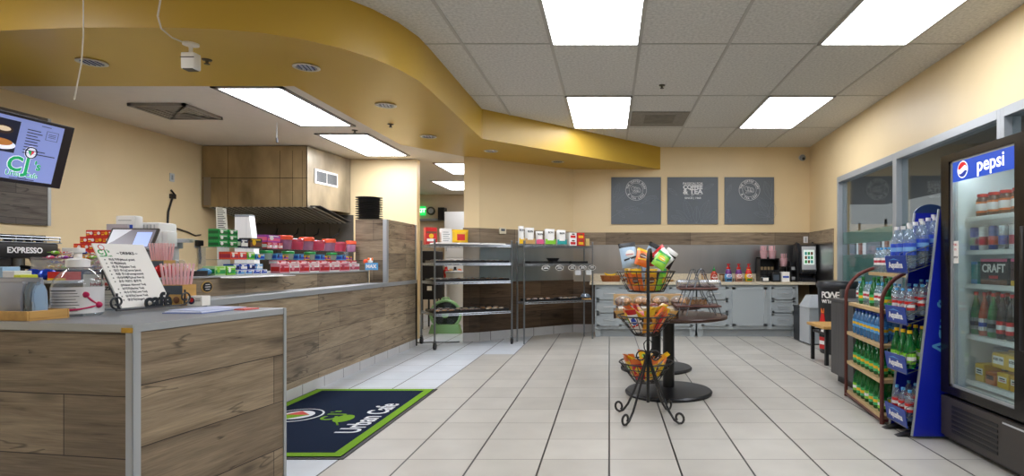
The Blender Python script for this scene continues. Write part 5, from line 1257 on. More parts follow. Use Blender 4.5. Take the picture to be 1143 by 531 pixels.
# lid dispenser and coffee machine
o = thing('lid_dispenser', 'black cup lid dispenser beside the touch coffee machine', 'dispenser', (CP(887, 10), 10, WT))
xa, xb = CP(881.5, 10), CP(889.3, 10)
m = MB(); m.prism([(0, 0), (.22, 0), (.2, .35), (.05, .35)], 0, .012, black, frame((xa, 9.92, WT + .001), (0, 1, 0), (0, 0, 1))).prism([(0, 0), (.22, 0), (.2, .35), (.05, .35)], 0, .012, black, frame((xb - .012, 9.92, WT + .001), (0, 1, 0), (0, 0, 1))).box((xa, 10.1, WT + .002), (xb, 10.12, WT + .34), black); m.build('frame', o, smooth=0)
lk = None
for i in range(2):
    for k in range(3):
        oo = MB().lathe([(0, 0), (.042, 0), (.046, .006), (.038, .014), (0, .016)], lgrey, ((xa + xb) / 2, 10.03, WT + .03 + .17 * i + .018 * k), n=16)
        tag(oo.build('cup_lid'), 'grey cup lid, %s from the bottom in the %s slot of the lid dispenser' % (ORD[k], ['lower', 'upper'][i]), 'lid', 'cup lids in the dispenser')
    m = MB(); m.box((xa + .01, 9.94, WT + .012 + .17 * i), (xb - .01, 10.1, WT + .02 + .17 * i), black); m.build('shelf', o, smooth=0)
xc = X(903, 9.85)
o = thing('coffee_machine', 'tall dark coffee machine with bright touch screen beside the wall', 'coffee machine', (xc, 9.95, WT))
m = MB(); m.prism([(0, .14), (.02, .62), (.14, .66), (.36, .66), (.36, 0.0), (.04, .0), (.04, .06), (.2, .07), (.2, .14)], -.125, .125, mat('machine_graphite', '2e3138', .3, metal=.3), frame((xc, 9.86, WT + .001), (0, 1, 0), (0, 0, 1))); m.build('body', o, smooth=0)
Ms = frame((xc, 9.864, WT + .40), (1, 0, 0), (0, .02, .48))
m = MB(); m.box((-.118, -.2, 0), (.118, .2, .012), lgrey, Ms, bev=.008); m.build('front_panel', o)
m = MB(); m.box((-.09, -.11, .0125), (.09, .14, .0145), emat('touch_screen', 'c8d6cc', .6), Ms)
for i in range(3):
    for k in range(3): m.box((-.07 + .05 * i, -.085 + .07 * k, .0146), (-.033 + .05 * i, -.035 + .07 * k, .0156), green if (i + k) % 3 == 0 else (brown if (i + k) % 3 == 1 else teal), Ms)
m.build('screen', o, smooth=0)
m = MB(); m.box((xc - .122, 9.83, WT + .17), (xc + .122, 9.9, WT + .21), mach, bev=.01).box((xc - .12, 9.8, WT + .001), (xc + .12, 9.9, WT + .03), blackm); m.build('spout_ledge', o, smooth=0)
for s in (-1, 1):
    m = MB(); m.prism([(0, 0), (.3, 0), (.3, .6), (.12, .68), (.03, .5)], 0, .022, black, frame((xc + s * .138 - .011, 9.95, WT + .001), (0, 1, 0), (0, 0, 1))); m.build('side_wing', o, smooth=0)
o = thing('steel_canister', 'round dark steel canister beside the coffee machine', 'canister', (CP(915, 9.95), 9.95, WT))
MB().lathe([(0, .001), (.05, .001), (.05, .16), (0, .16)], mach, (CP(918, 9.9), 9.9, WT)).build('body', o); MB().lathe([(0, .161), (.052, .161), (.052, .18), (0, .19)], black, (CP(918, 9.9), 9.9, WT)).build('lid', o)

# ================================================================== CHROME RACKS WITH PASTRY
def rack(name, label, FL, FR, BL, shelves, h, casters, wire=.004):
    """FL, FR, BL: plan of front corners and one back corner"""
    FL, FR, BL = Vector(FL), Vector(FR), Vector(BL); BR = FR + BL - FL
    ang = math.atan2((FR - FL).y, (FR - FL).x)
    o = thing(name, label, 'rack', ((FL.x + BR.x) / 2, (FL.y + BR.y) / 2, 0), ang)
    z0 = .12 if casters else .001
    for p in (FL, FR, BL, BR):
        m = MB().cyl((p.x, p.y, z0), (p.x, p.y, h), .0135, chrome, n=10)
        for k in range(int(h / .05)): 
            if z0 < k * .05 < h: m.cyl((p.x, p.y, k * .05), (p.x, p.y, k * .05 + .004), .0146, chrome, n=8)
        m.cyl((p.x, p.y, h), (p.x, p.y, h + .012), .015, greyp, n=8); m.build('post', o)
        if casters:
            m = MB(); m.cyl((p.x - .014, p.y, .052), (p.x + .014, p.y, .052), .052, rubber, n=16).cyl((p.x, p.y, .10), (p.x, p.y, .13), .018, mach, n=8).box((p.x - .02, p.y - .02, .09), (p.x + .02, p.y + .02, .108), mach); m.build('caster', o)
    for z in shelves:
        m = MB(); q = [FL, FR, BR, BL]
        for zz in (z, z - .024):
            m.tube([(p.x, p.y, zz) for p in q], .006, chrome, closed=True)
        for a, b in ((FL, FR), (BL, BR), (FL, BL), (FR, BR)):
            n = max(4, int((b - a).length / .06)); pts = []
            for i in range(n + 1): p = a.lerp(b, i / n); pts.append((p.x, p.y, z - (.024 if i % 2 else 0)))
            m.tube(pts, .0035, chrome, n=4)
        n = int((FR - FL).length / .028)
        for i in range(1, n): a = FL.lerp(FR, i / n); b = BL.lerp(BR, i / n); m.tube([(a.x, a.y, z + .003), (b.x, b.y, z + .003)], .0026, chrome, n=4)
        for t in (.33, .66): a = FL.lerp(BL, t); b = FR.lerp(BR, t); m.tube([(a.x, a.y, z - .004), (b.x, b.y, z - .004)], .005, chrome, n=5)
        m.build('wire_shelf', o)
    return FL, FR, BL, BR, ang
R1 = rack('wheeled_rack', 'chrome wire pastry rack on black casters at the passage opening', (-2.47, 8.27), (-1.48, 8.88), (-2.86, 8.9), (.50, .955, 1.225, 1.50), 1.56, True)
R2 = rack('wire_rack', 'chrome wire rack with treat bags against the diagonal wall', (-1.29, 8.86), (-.27, 9.48), (-1.44, 9.15), (.63, 1.215, 1.50), 1.56, False)
def on(Rk, u, v): FL, FR, BL, BR, a = Rk; p = FL + (FR - FL) * u + (BL - FL) * v; return p.x, p.y
pcol = [('golden', mat('pastry_gold', 'c98a3c', .55, noise=.2, nscale=25)), ('brown', mat('pastry_brown', '7a4a26', .55, noise=.2, nscale=25)), ('pale', mat('pastry_pale', 'dcc49a', .6, noise=.12, nscale=25))]
def tray(x, y, z, a, w, d, label, group):
    o = thing('bakery_tray', label, 'tray', (x, y, z), a, group)
    M = TR(x, y, z, a)
    m = MB(); m.box((-w / 2, -d / 2, 0), (w / 2, d / 2, .006), black, M); m.build('base', o, smooth=0)
    m = MB()
    for A, B in (((-w / 2, -d / 2, .006), (w / 2, -d / 2 + .008, .036)), ((-w / 2, d / 2 - .008, .006), (w / 2, d / 2, .036)), ((-w / 2, -d / 2 + .008, .006), (-w / 2 + .008, d / 2 - .008, .036)), ((w / 2 - .008, -d / 2 + .008, .006), (w / 2, d / 2 - .008, .036))): m.box(A, B, black, M)
    m.build('rim', o, smooth=0)
    return M
pk3 = {}
def pastry(nm, mm, kind):
    m = MB()
    if kind == 0: m.lathe([(.02, 0.001), (.055, .006), (.062, .022), (.04, .04), (.018, .034), (.016, .006), (.02, .001)], mm, n=16)
    elif kind == 1:
        for i in range(7):
            t = (i - 3) / 3; m.ball((.06 * t, .022 * t * t, .022), (.016, .03 * (1 - .55 * abs(t)), .024 * (1 - .4 * abs(t))), mm, n=8, k=6)
    else: m.ball((0, 0, .023), (.06, .042, .023), mm, n=12, k=6)
    m.ball((0, 0, .0295), (.066, .052, .029), wrap, n=10, k=6)
    return m.build('wrapped_pastry')
PK = [(nm, knd, Kind(tag(pastry(nm, mm, k), 'x', 'pastry'))) for k, (nm, mm) in enumerate(pcol) for knd in (['ring', 'crescent', 'bun'][k],)]
tier = ['bottom', 'middle', 'upper']
for s, z in enumerate((.50, .955, 1.225)):
    for t in range(3):
        u = (.17, .5, .83)[t]; x, y = on(R1, u, .44)
        g = ['near the passage', 'in the middle', 'by the other rack'][t]
        M = tray(x, y, z + .008, R1[4], .36, .53, 'black bakery tray %s on the %s shelf of the wheeled rack' % (g, tier[s]), 'bakery trays on the wheeled rack')
        for k in range(6):
            nm, knd, K_ = PK[(s + t + (k // 3)) % 3]
            p = M @ Vector((-.105 + .105 * (k % 3), -.12 + .24 * (k // 3), .008))
            K_.at(p, R1[4] + R.uniform(-.4, .4), '%s %s pastry in cellophane on the %s-shelf tray %s' % (nm, knd, tier[s], g), '%s %s pastries on the %s-shelf tray %s' % (nm, knd, tier[s], g), scale=.7)
for i, u in enumerate((.18, .47, .82)):
    x, y = on(R1, u, .4)
    o = thing('white_paper_pack', 'flat white paper-wrapped pack, %s from the passage on the wheeled rack top' % ORD[i], 'pack', (x, y, 1.508), R1[4], 'white packs on the wheeled rack top')
    MB().box((-.15, -.2, 0), (.15, .2, .022), paper, TR(x, y, 1.508, R1[4]), bev=.006).build('wrapper', o); MB().box((-.15, -.01, .0221), (.15, .01, .0235), lgrey, TR(x, y, 1.508, R1[4])).build('seal', o, smooth=0)
x, y = X(471.5, 9.02), 8.78
zt = 1.508
x, y = on(R1, .1, .84)
M = TR(x, y, zt, R1[4])
o = thing('red_carton', 'red printed carton on top of the wheeled rack at the passage end', 'box', (x, y, zt), R1[4])
MB().box((-.10, -.06, 0), (.07, .06, .26), red, M, bev=.002).build('carton', o, smooth=0)
m = MB(); m.box((-.08, -.0615, .05), (.05, -.06, .09), paper, M).box((-.09, -.0615, .17), (.06, -.06, .2), brown, M).disc(.035, M @ face_cam((-.015, -.0615, .13)), gold, .001); m.build('print', o, smooth=0)
x, y = on(R1, .285, .84); M = TR(x, y, zt, R1[4])
o = thing('white_carton', 'white carton with grey print next to the red carton on the wheeled rack', 'box', (x, y, zt), R1[4])
MB().box((-.075, -.06, 0), (.075, .06, .25), white, M, bev=.002).build('carton', o, smooth=0)
m = MB()
for k in range(5): m.box((-.055, -.0612, .06 + .032 * k), (.03 + .02 * (k % 2), -.06, .07 + .032 * k), greyp, M)
m.build('print', o, smooth=0)
def pillow(w, h, t, ma, mb, top=None, seed=0):
    """stuffed bag standing on z=0, facing -Y"""
    m = MB(); rr = random.Random(seed); nx, nz = 8, 10
    def sh(i, j, s):
        u = 2 * i / nx - 1; v = 2 * j / nz - 1
        k = max(0, 1 - abs(u) ** 2.6) ** .6 * max(0, 1 - abs(v) ** 3) ** .6
        return (u * w / 2 * (1 - .06 * (1 - v * v)), s * t / 2 * k * (1 - .12 * v) + rr.uniform(-1, 1) * t * .04 * k, (v + 1) / 2 * h)
    for s in (-1, 1):
        vs = [sh(i, j, s) for j in range(nz + 1) for i in range(nx + 1)]
        fa, fb, fc = [], [], []
        for j in range(nz):
            for i in range(nx):
                f = (j * (nx + 1) + i, j * (nx + 1) + i + 1, (j + 1) * (nx + 1) + i + 1, (j + 1) * (nx + 1) + i)
                if top is not None and j >= nz - 2: fc.append(f)
                elif 2 <= i < nx - 2 and 3 <= j < 7: fb.append(f)
                else: fa.append(f)
        bv = [m.bm.verts.new(v) for v in vs]
        for fl, mm in ((fa, ma), (fb, mb), (fc, top)):
            for f in fl:
                fc_ = m.bm.faces.new([bv[q] for q in f]); fc_.material_index = m.mi(mm)
    return m
x, y = on(R1, .47, .78)
o = thing('yellow_snack_bag', 'yellow snack bag with red print on top of the wheeled rack', 'bag', (x, y, zt), R1[4])
m = pillow(.26, .24, .1, gold, red, None, 3); m.bm.transform(TR(x, y, zt, R1[4])); m.build('pouch', o, smooth=60)
# bags along the top of the second rack
spec = [('white-and-gold', white, gold, .11, .29), ('white-and-tan', white, mat('tan_print', 'c9a063', .5), .19, .27), ('pink-and-white', pink, white, .15, .22), ('lime-and-white', limeg, white, .21, .26), ('mint-and-white', teal, white, .2, .25)]
us = [-.02, .095, .235, .385, .555]
for i, ((nm, a, b, w, h), u) in enumerate(zip(spec, us)):
    x, y = on(R2, u + .02, .45)
    o = thing('treat_bag', nm + ' treat bag standing on the top shelf of the wire rack', 'bag', (x, y, zt), R2[4], 'treat bags on the wire rack top')
    m = pillow(w * .86, h, .08, white if i else white, paper, white, i); m.bm.transform(TR(x, y, zt, R2[4])); m.build('pouch', o, smooth=60)
    m = MB(); M = TR(x, y, zt, R2[4]) @ face_cam((0, -.0425, 0)); c = b if i < 2 else a
    m.box((-w * .42, .02, 0), (w * .42, .02 + h * .3, .0015), c, M).box((-w * .25, h * .3, 0), (w * .25, h * .42, .003), paper if i != 2 else pink, M).text('BON', .042, M @ TR(0, h * .78, .0), ink, bold=.001) ; m.build('print', o, smooth=0)
for i, (nm, c, u, k) in enumerate((('white-and-red', white, .735, 0), ('red', red, .855, 1))):
    for j in range(2):
        x, y = on(R2, u, .45); M = TR(x, y, zt + .105 * j, R2[4])
        o = thing('snack_carton', '%s snack carton, %s of two stacked on the wire rack top' % (nm, ['lower', 'upper'][j]), 'box', (x, y, zt + .105 * j), R2[4], 'stacked snack cartons')
        MB().box((-.07, -.06, 0), (.06, .06, .104), c, M, bev=.002).build('carton', o, smooth=0); MB().box((-.05, -.0615, .02), (.04, -.06, .06), red if c == white else gold, M).ball((0, -.061, .08), (.03, .003, .012), brown, M=M).build('print', o, smooth=0)
x, y = on(R2, .955, .45)
tag(MB().box((-.03, -.06, 0), (.035, .06, .12), mat('kraft_card', 'c9b070', .6), TR(x, y, zt, R2[4]), bev=.002).build('kraft_carton', smooth=0), 'small kraft carton at the cabinet end of the wire rack top', 'box')
for t, u in enumerate((.2, .52, .8)):
    x, y = on(R2, u, .45)
    M = tray(x, y, 1.215 + .008, R2[4], .3, .26, 'black tray, %s along the middle shelf of the wire rack' % ORD[t], 'trays on the wire rack middle shelf')
x, y = on(R2, .46, .5)
o = thing('black_bowl', 'black oval bowl set on the trays of the wire rack middle shelf', 'bowl', (x, y, 1.253), R2[4])
MB().lathe([(0, .0), (.07, .0), (.11, .055), (.104, .055), (.066, .006), (0, .006)], black, (x, y, 1.2535), sx=1.0, sy=.7).build('bowl', o)
FLr, FRr = R2[0], R2[1]; dr = (FRr - FLr).normalized(); nr = Vector((dr.y, -dr.x))
for i, u in enumerate((.30, .50, .69, .85, 1.0)):
    p = FLr + (FRr - FLr) * u * .98 + nr * .024
    o = thing('oval_price_tag', 'black oval price tag, %s along the wire rack middle shelf' % ORD[i], 'tag', (p.x, p.y, 1.12), R2[4], 'oval price tags on the wire rack')
    M = frame((p.x, p.y, 1.155), (dr.x, dr.y, 0), (0, 0, 1))
    MB().disc(.068, M, paper, .002, sy=.62).disc(.060, M @ TR(0, 0, .003), black, .0015, sy=.58).build('plaque', o, smooth=0)
    m = MB(); m.quad(.06, .008, M @ TR(0, .012, .005), paper); m.quad(.08, .008, M @ TR(0, -.006, .005), paper); m.build('lettering', o, smooth=0)
    m = MB(); m.tube([(p.x, p.y, 1.19), (p.x, p.y, 1.222)], .003, chrome, n=4); m.build('hook', o)
for i in range(2):
    p = FLr + (FRr - FLr) * (.76 + .165 * i) + nr * .036
    tag(MB().box((-.05, -.001, 0), (.05, .001, .075), lgrey, TR(p.x, p.y, 1.04, R2[4]))  .cyl((p.x, p.y, 1.11), (p.x, p.y, 1.21), .0025, chrome, n=4).build('paper_label', smooth=0), 'pale paper label hanging %s from the wire rack middle shelf' % ['before the back post', 'at the cabinet end'][i], 'label', 'paper labels on the wire rack')
x, y = on(R2, .25, .5); M = tray(x, y, .638, R2[4], .5, .26, 'long black tray at the passage half of the wire rack lowest shelf', 'trays on the wire rack lowest shelf')
x, y = on(R2, .68, .5); M2_ = tray(x, y, .638, R2[4], .38, .26, 'black tray at the cabinet half of the wire rack lowest shelf', 'trays on the wire rack lowest shelf')
for k in range(8):
    Mx = M if k < 4 else M2_; q = Mx @ Vector(((-.17 if k < 4 else -.125) + (.11 if k < 4 else .085) * (k % 4), 0, .008)); nm, knd, K_ = PK[k % 3]
    K_.at(q, R2[4] + R.uniform(-.4, .4), '%s %s pastry in cellophane, %s along the wire rack lowest shelf' % (nm, knd, ORD[k]), 'pastries on the wire rack lowest shelf', .66)
x, y = on(R2, .94, .4)
tag(MB().box((-.09, -.12, 0), (.045, .12, .018), tanwood, TR(x, y, .639, R2[4]), bev=.003).build('wooden_board', smooth=0), 'tan wooden board at the cabinet end of the wire rack lowest shelf', 'board')
o = thing('price_dome', 'round blue-grey wrapped cake on the tan board of the wire rack', 'cake', (x, y, .657), R2[4])
MB().lathe([(0, .0), (.08, .0), (.085, .03), (.06, .07), (0, .085)], clear('blue_dome', 'aab8c8', .6, .15, bodycol='7c8ea2'), (x, y, .6565)).build('dome', o); MB().lathe([(.086, .001), (.09, .001), (.09, .012), (.086, .012)], black, (x, y, .6565)).build('rim', o)
o = thing('thermostat', 'small beige thermostat box on the wood band of the diagonal wall', 'thermostat', diag(.2, .03)[:] + (1.66,))
p = diag(.215, .02); ad = math.radians(40)
MB().box((-.06, -.03, 0), (.06, 0, .10), mat('thermostat_beige', 'd8d0b8', .5), TR(p.x, p.y, 1.70, ad), bev=.005).build('casing', o); MB().box((-.035, -.032, .045), (.035, -.03, .08), dgrey, TR(p.x, p.y, 1.70, ad)).build('display', o, smooth=0)
# ================================================================== ROUND SNACK TABLES
def round_table(x, y, label, top_x=None, r=.5):
    tx = x if top_x is None else top_x
    o = thing('round_table', label, 'table', (x, y, 0), group='dark round pedestal tables')
    MB().lathe([(0, .001), (.41, .001), (.415, .02), (.40, .035), (.2, .05), (.06, .06), (0, .06)], mat('base_black', '15181d', .35, metal=.2), (x, y, 0), n=40).build('base', o)
    MB().cyl((x, y, .055), (x, y, .70), .055, black, n=20).build('column', o)
    MB().box((x - .25, y - .03, .695), (x + .25, y + .03, .712), black).box((x - .03, y - .25, .695), (x + .03, y + .25, .712), black).build('spider', o, smooth=0)
    MB().lathe([(0, .712), (r - .015, .712), (r, .718), (r, .738), (r - .006, .744), (0, .744)], darkwood, (tx, y, 0), n=48).build('tabletop', o)
round_table(.567, 5.58, 'dark round pedestal table carrying the pyramid snack stand', .60, .52)
round_table(.548, 6.82, 'dark round pedestal table behind, carrying the bread trays', .58, .5)
TT = .7445
o = thing('serving_tray', 'long shallow tan wooden tray overhanging the near round table', 'tray', (.33, 5.3, TT), 0)
m = MB(); m.box((.06, 5.21, TT + .004), (.6, 5.47, TT + .02), tanwood); m.build('base', o, smooth=0)
for yy in (5.205, 5.49):
    MB().prism([(.04, TT + .07), (.085, TT + .001), (.57, TT + .001), (.615, TT + .07)], 0, .018, tanwood, frame((0, yy, 0), (1, 0, 0), (0, 0, 1))).build('side_board', o, smooth=0)
for s, xx in ((1, .05), (-1, .605)):
    m = MB(); m.prism([(5.195, TT + .001), (5.49, TT + .001), (5.49, TT + .07), (5.195, TT + .07)], -.01, .012, darkwood, frame((xx, 0, 0), (0, 1, 0), (0, 0, 1)) @ TR(0, 0, 0)); m.build('end_board', o, smooth=0)
# cakes in cellophane on that tray
for i in range(5):
    xx = .125 + .105 * i
    o = thing('wrapped_loaf', 'pale sliced cake in cellophane, %s along the tan tray' % ORD[i], 'cake', (xx, 5.33, TT + .021), group='sliced cakes on the tan tray')
    MB().box((xx - .042, 5.25, TT + .0215), (xx + .042, 5.42, TT + .085), [pcol[2][1], mat('dark_cake', '3c322c', .6), pcol[2][1], mat('cream_cake', 'e4d8b0', .6), pcol[2][1]][i], bev=.014).build('cake', o)
    m = MB(); m.box((xx - .048, 5.235, TT + .0213), (xx + .048, 5.435, TT + .094), wrap, bev=.018); m.build('wrapper', o)
for i in range(4):
    xx = .08 + .14 * i
    o = thing('bread_bag', 'clear bag of rolls, %s along the second round table' % ORD[i], 'bread', (xx, 6.6, TT), group='bread bags on the second round table')
    xx = .16 + .21 * i
    for k in range(2): MB().ball((xx - .042 + .084 * k, 6.62, TT + .05), (.048, .12, .048), pcol[0][1] if (i + k) % 3 else pcol[1][1], n=10, k=7).build('roll', o)
    MB().ball((xx, 6.62, TT + .062), (.1, .16, .061), wrap, n=14, k=8).build('bag', o)
for i, (xx, yy, w) in enumerate(((.25, 6.9, .4), (.68, 6.95, .36))):
    o = thing('kraft_tray', ['longer kraft pastry tray', 'shorter kraft pastry tray'][i] + ' behind the bread bags on the second round table', 'tray', (xx, yy, TT), group='kraft trays on the second round table')
    m = MB(); m.box((xx - w / 2, yy - .09, TT + .001), (xx + w / 2, yy + .09, TT + .01), palewood)
    for a, b in (((xx - w / 2, yy - .1), (xx + w / 2, yy - .09)), ((xx - w / 2, yy + .09), (xx + w / 2, yy + .1))): m.box((*a, TT + .001), (*b, TT + .12), palewood)
    m.build('carton', o, smooth=0)
    m = MB(); m.box((xx - w / 2 + .005, yy - .088, TT + .011), (xx + w / 2 - .005, yy + .088, TT + .115), mat('kraft_bun', 'b98d6a', .6, noise=.15, nscale=18), bev=.03); m.build('loaf', o)
# pyramid wire stand
px_, py_ = .84, 5.6
o = thing('pyramid_stand', 'grey wire pyramid stand with two wooden shelves on the near round table', 'stand', (px_, py_, TT))
wi = mat('stand_wire', '6e7378', .3, metal=.8)
m = MB()
for s in (-1, 1):
    yb = py_ + s * .15
    m.tube([(px_ - .2, yb, TT + .005), (px_ - .055, py_ + s * .05, TT + .42), (px_ - .04, py_ + s * .05, TT + .435), (px_ - .02, py_ + s * .05, TT + .425), (px_ + .05, yb * .5 + py_ * .5, TT + .2), (px_ + .16, yb, TT + .005)], .005, wi)
    m.tube([(px_ - .12, yb, TT + .005), (px_ + .02, py_ + s * .05, TT + .425), (px_ + .04, py_ + s * .05, TT + .435), (px_ + .06, py_ + s * .05, TT + .42), (px_ + .21, yb, TT + .005)], .005, wi)
m.tube([(px_ - .04, py_ - .05, TT + .435), (px_ - .04, py_ + .05, TT + .435)], .005, wi).tube([(px_ + .04, py_ - .05, TT + .435), (px_ + .04, py_ + .05, TT + .435)], .005, wi)
for z in (.075, .24): m.tube([(px_ - .17, py_ - .13, TT + z), (px_ + .17, py_ - .13, TT + z), (px_ + .17, py_ + .13, TT + z), (px_ - .17, py_ + .13, TT + z)], .005, wi, closed=True)
for k in range(2): m.ring(.03, .004, frame((px_ + .1 + .0 * k, py_ - .14, TT + .205 - .05 * k), (1, 0, 0), (0, 0, 1)), wi, n=14)
m.build('frame', o)
sh = mat('shelf_plum', '6b4a44', .45, noise=.15, nscale=8)
for z, w in ((.08, .42), (.246, .36)): MB().box((px_ - w / 2, py_ - .15, TT + z), (px_ + w / 2, py_ + .15, TT + z + .016), sh, bev=.003).build('shelf', o, smooth=0)
m = MB()
for i in range(14): a = px_ - .16 + .36 * i / 13
tag(MB().box((px_ - .2, py_ - .05, TT + .2635), (px_ + .23, py_ + .05, TT + .335), silver, bev=.03).build('foil_parcel'), 'long crinkled silver foil parcel on the top shelf of the pyramid stand', 'parcel')
o = thing('cookie_box', 'clear box of golden cookies on the lower shelf of the pyramid stand', 'box', (px_, py_, TT + .097))
MB().box((px_ - .10, py_ - .07, TT + .0975), (px_ + .09, py_ + .07, TT + .165), wrap, bev=.006).build('box', o, smooth=0)
for i in range(5): MB().lathe([(0, 0), (.02, 0), (.0215, .04), (0, .05)], pcol[0][1], (px_ - .085 + .04 * i, py_ - .03, TT + .1), n=12).build('cookie', o)
for i in range(2):
    tag(MB().ball((.44 + .115 * i, 5.73 + .05 * i, TT + .052), (.055, .05, .05), mat('red_onion_bread', '7c3a2c', .45), n=12, k=8).build('dark_roll'), 'round dark red roll, %s beside the pyramid stand foot' % ORD[i], 'roll', 'dark red rolls')

# ================================================================== WIRE BASKET STAND WITH CRISPS
bx, by = .31, 4.92; py0 = 4.66
o = thing('basket_stand', 'black scrolled wire stand with three snack baskets in front of the tables', 'stand', (bx, py0, 0))
m = MB(); m.tube([(bx, py0, .13), (bx, py0, 1.26), (bx + .003, py0 + .02, 1.31), (bx + .012, py0 + .055, 1.345), (bx + .024, py0 + .10, 1.35), (bx + .034, py0 + .15, 1.32), (bx + .038, py0 + .19, 1.25)], .013, blackm, n=8); m.build('pole', o)
for k in range(4):
    a = PI / 4 + k * PI / 2 + .1; dx, dy = math.cos(a), math.sin(a); pts = []
    for t, z, r in ((0, .52, .015), (0, .44, .03), (0, .34, .075), (0, .2, .14), (0, .09, .2), (0, .03, .25), (0, .012, .29)): pts.append((bx + r * dx, py0 + r * dy, z))
    for i in range(1, 13):
        q = -PI / 2 + i / 12 * PI * 1.75; rr_ = .042 * (1 - .3 * i / 12); pts.append((bx + (.295 + rr_ * math.cos(q)) * dx, py0 + (.295 + rr_ * math.cos(q)) * dy, .054 + rr_ * math.sin(q)))
    MB().tube(pts, .0095, blackm, n=7).build('leg', o)
m = MB()
for s in (-1, 1):
    pts = []
    for i in range(22):
        q = i / 21 * PI * 2.2; r = .05 * (1 - .55 * i / 21); pts.append((bx + s * (.055 - r * math.cos(q)) * 1.0, py0 - .014, .50 + r * math.sin(q)))
    m.tube(pts, .006, blackm, n=5)
    pts = [(bx + s * .005, py0 - .016, .52), (bx + s * .03, py0 - .016, .56), (bx + s * .035, py0 - .016, .6), (bx + s * .012, py0 - .016, .63), (bx, py0 - .016, .6)]
    m.tube(pts, .005, blackm, n=5)
m.build('scroll', o)
levels = [(1.0, .15, .245, .17), (.635, .10, .24, .165), (.245, .10, .225, .165)]
for z, r0, r1, h in levels:
    m = MB(); m.tube([(bx, py0 + .012, z + h), (bx, by - r1, z + h)], .006, blackm, n=5).tube([(bx, py0 + .012, z), (bx, by - r0, z)], .005, blackm, n=5)
    for t in (0, .35, .7, 1):
        r = r0 + (r1 - r0) * t; m.tube([(bx + r * math.cos(2 * PI * i / 28), by + r * math.sin(2 * PI * i / 28), z + h * t) for i in range(28)], .0065 if t == 1 else .004, blackm, n=5, closed=True)
    for i in range(16): a = 2 * PI * i / 16; m.tube([(bx + .02 * math.cos(a), by + .02 * math.sin(a), z), (bx + r0 * math.cos(a), by + r0 * math.sin(a), z), (bx + r1 * math.cos(a), by + r1 * math.sin(a), z + h)], .0035, blackm, n=4)
    m.build('basket', o)
chipk = {}
def MBbag(w, h, t, a, b, top):
    m = pillow(w, h, t, a, a, top, len(chipk)); k = len(chipk)
    for s in (-1, 1):                                   # printed emblem, slanted band and title bar on both faces
        M = frame((0, s * t * .47, h * .46), (s * -1, 0, 0), (0, 0, 1)) if s > 0 else frame((0, -t * .47, h * .46), (1, 0, 0), (0, 0, 1))
        m.ball((.006 * (k % 3 - 1), .01, 0), (w * .26, h * .17, .006), b, n=12, k=4, M=M)
        m.prism([(-w * .36, -h * .22), (w * .36, -h * .12), (w * .36, -h * .05), (-w * .36, -h * .15)], -.001, .003, top, M)
        m.box((-w * .22, h * .012, .004), (w * .2, h * .04, .0068), white if b != white else red, M)
    return m.build('crisp_bag', smooth=60)
def chips(nm, a, b, t): chipk[nm] = Kind(tag(MBbag(.15, .21, .06, a, b, t), 'x', 'crisps'))
lblue = mat('pale_blue_bag', 'b9d3ea', .35)
chips('orange', orange, brown, gold); chips('yellow', gold, limeg, orange); chips('pale blue', lblue, white, ink); chips('lime', limeg, gold, green); chips('white', white, blue, red); chips('red', red, gold, orange); chips('black', mat('black_bag', '202024', .35), limeg, white); chips('amber', mat('amber_bag', 'e09a2a', .4), brown, gold)
def ring(names, z, n, r, lean, where, s, off=0.0, roll=0.0):
    for k in range(n):
        nm = names[k % len(names)]; a = -PI / 2 + 2 * PI * k / n + off
        # bag stands on radius r, its face outwards, leaning out by lean
        rot = (Matrix.Rotation(a + PI / 2, 3, 'Z') @ Matrix.Rotation(lean, 3, 'X') @ Matrix.Rotation(roll, 3, 'Z')).to_euler()
        chipk[nm].at((bx + r * math.cos(a), by + r * math.sin(a), z), tuple(rot), '%s crisp bag in the %s basket of the black wire stand' % (nm, where), '%s crisp bags in the %s basket' % (nm, where), s)
ring(['amber', 'lime', 'yellow', 'black', 'amber', 'orange', 'orange', 'orange'], 1.012, 8, .118, .30, 'top', (.68, .8, .9), .2, .05)
ring(['white', 'pale blue', 'pale blue'], 1.02, 3, .045, .05, 'top', (.62, .7, 1.15), .75)
for (dx, dy, z, nm, rx, ry, rz, s, wh) in ((-.13, -.075, 1.205, 'pale blue', -.25, -.12, .25, 1.0, 'rack side, upright'), (-.05, -.10, 1.215, 'orange', -.5, .35, .2, .8, 'front, tilted'), (.19, -.03, 1.225, 'white', -.35, -.75, -.3, .9, 'window side, lying'), (.08, -.15, 1.205, 'lime', -.6, .6, .0, .8, 'front window side'),
        (.02, .13, 1.23, 'pale blue', .2, .45, .1, .9, 'far side'), (-.13, .08, 1.215, 'white', .1, -.1, 1.0, .8, 'far rack side'), (.16, .07, 1.21, 'black', .1, .6, -.6, .8, 'far window side')):
    chipk[nm].at((bx + dx, by + dy, z), (rx, ry, rz), '%s crisp bag heaped over the upper basket, %s' % (nm, wh), None, s)
ring(['amber', 'red', 'orange', 'amber', 'black', 'yellow', 'white'], .665, 7, .085, .52, 'middle', (.66, .5, 1.05), .1, .25)
ring(['amber', 'orange', 'red', 'yellow'], .775, 4, .04, .95, 'middle', (.62, .5, .92), .5, .2)
ring(['yellow', 'yellow', 'pale blue', 'amber', 'yellow', 'yellow', 'red'], .27, 7, .08, .50, 'lowest', (.64, .5, 1.0), .3, .25)
ring(['yellow', 'amber', 'yellow', 'yellow'], .375, 4, .04, .98, 'lowest', (.6, .5, .88), .1, .2)

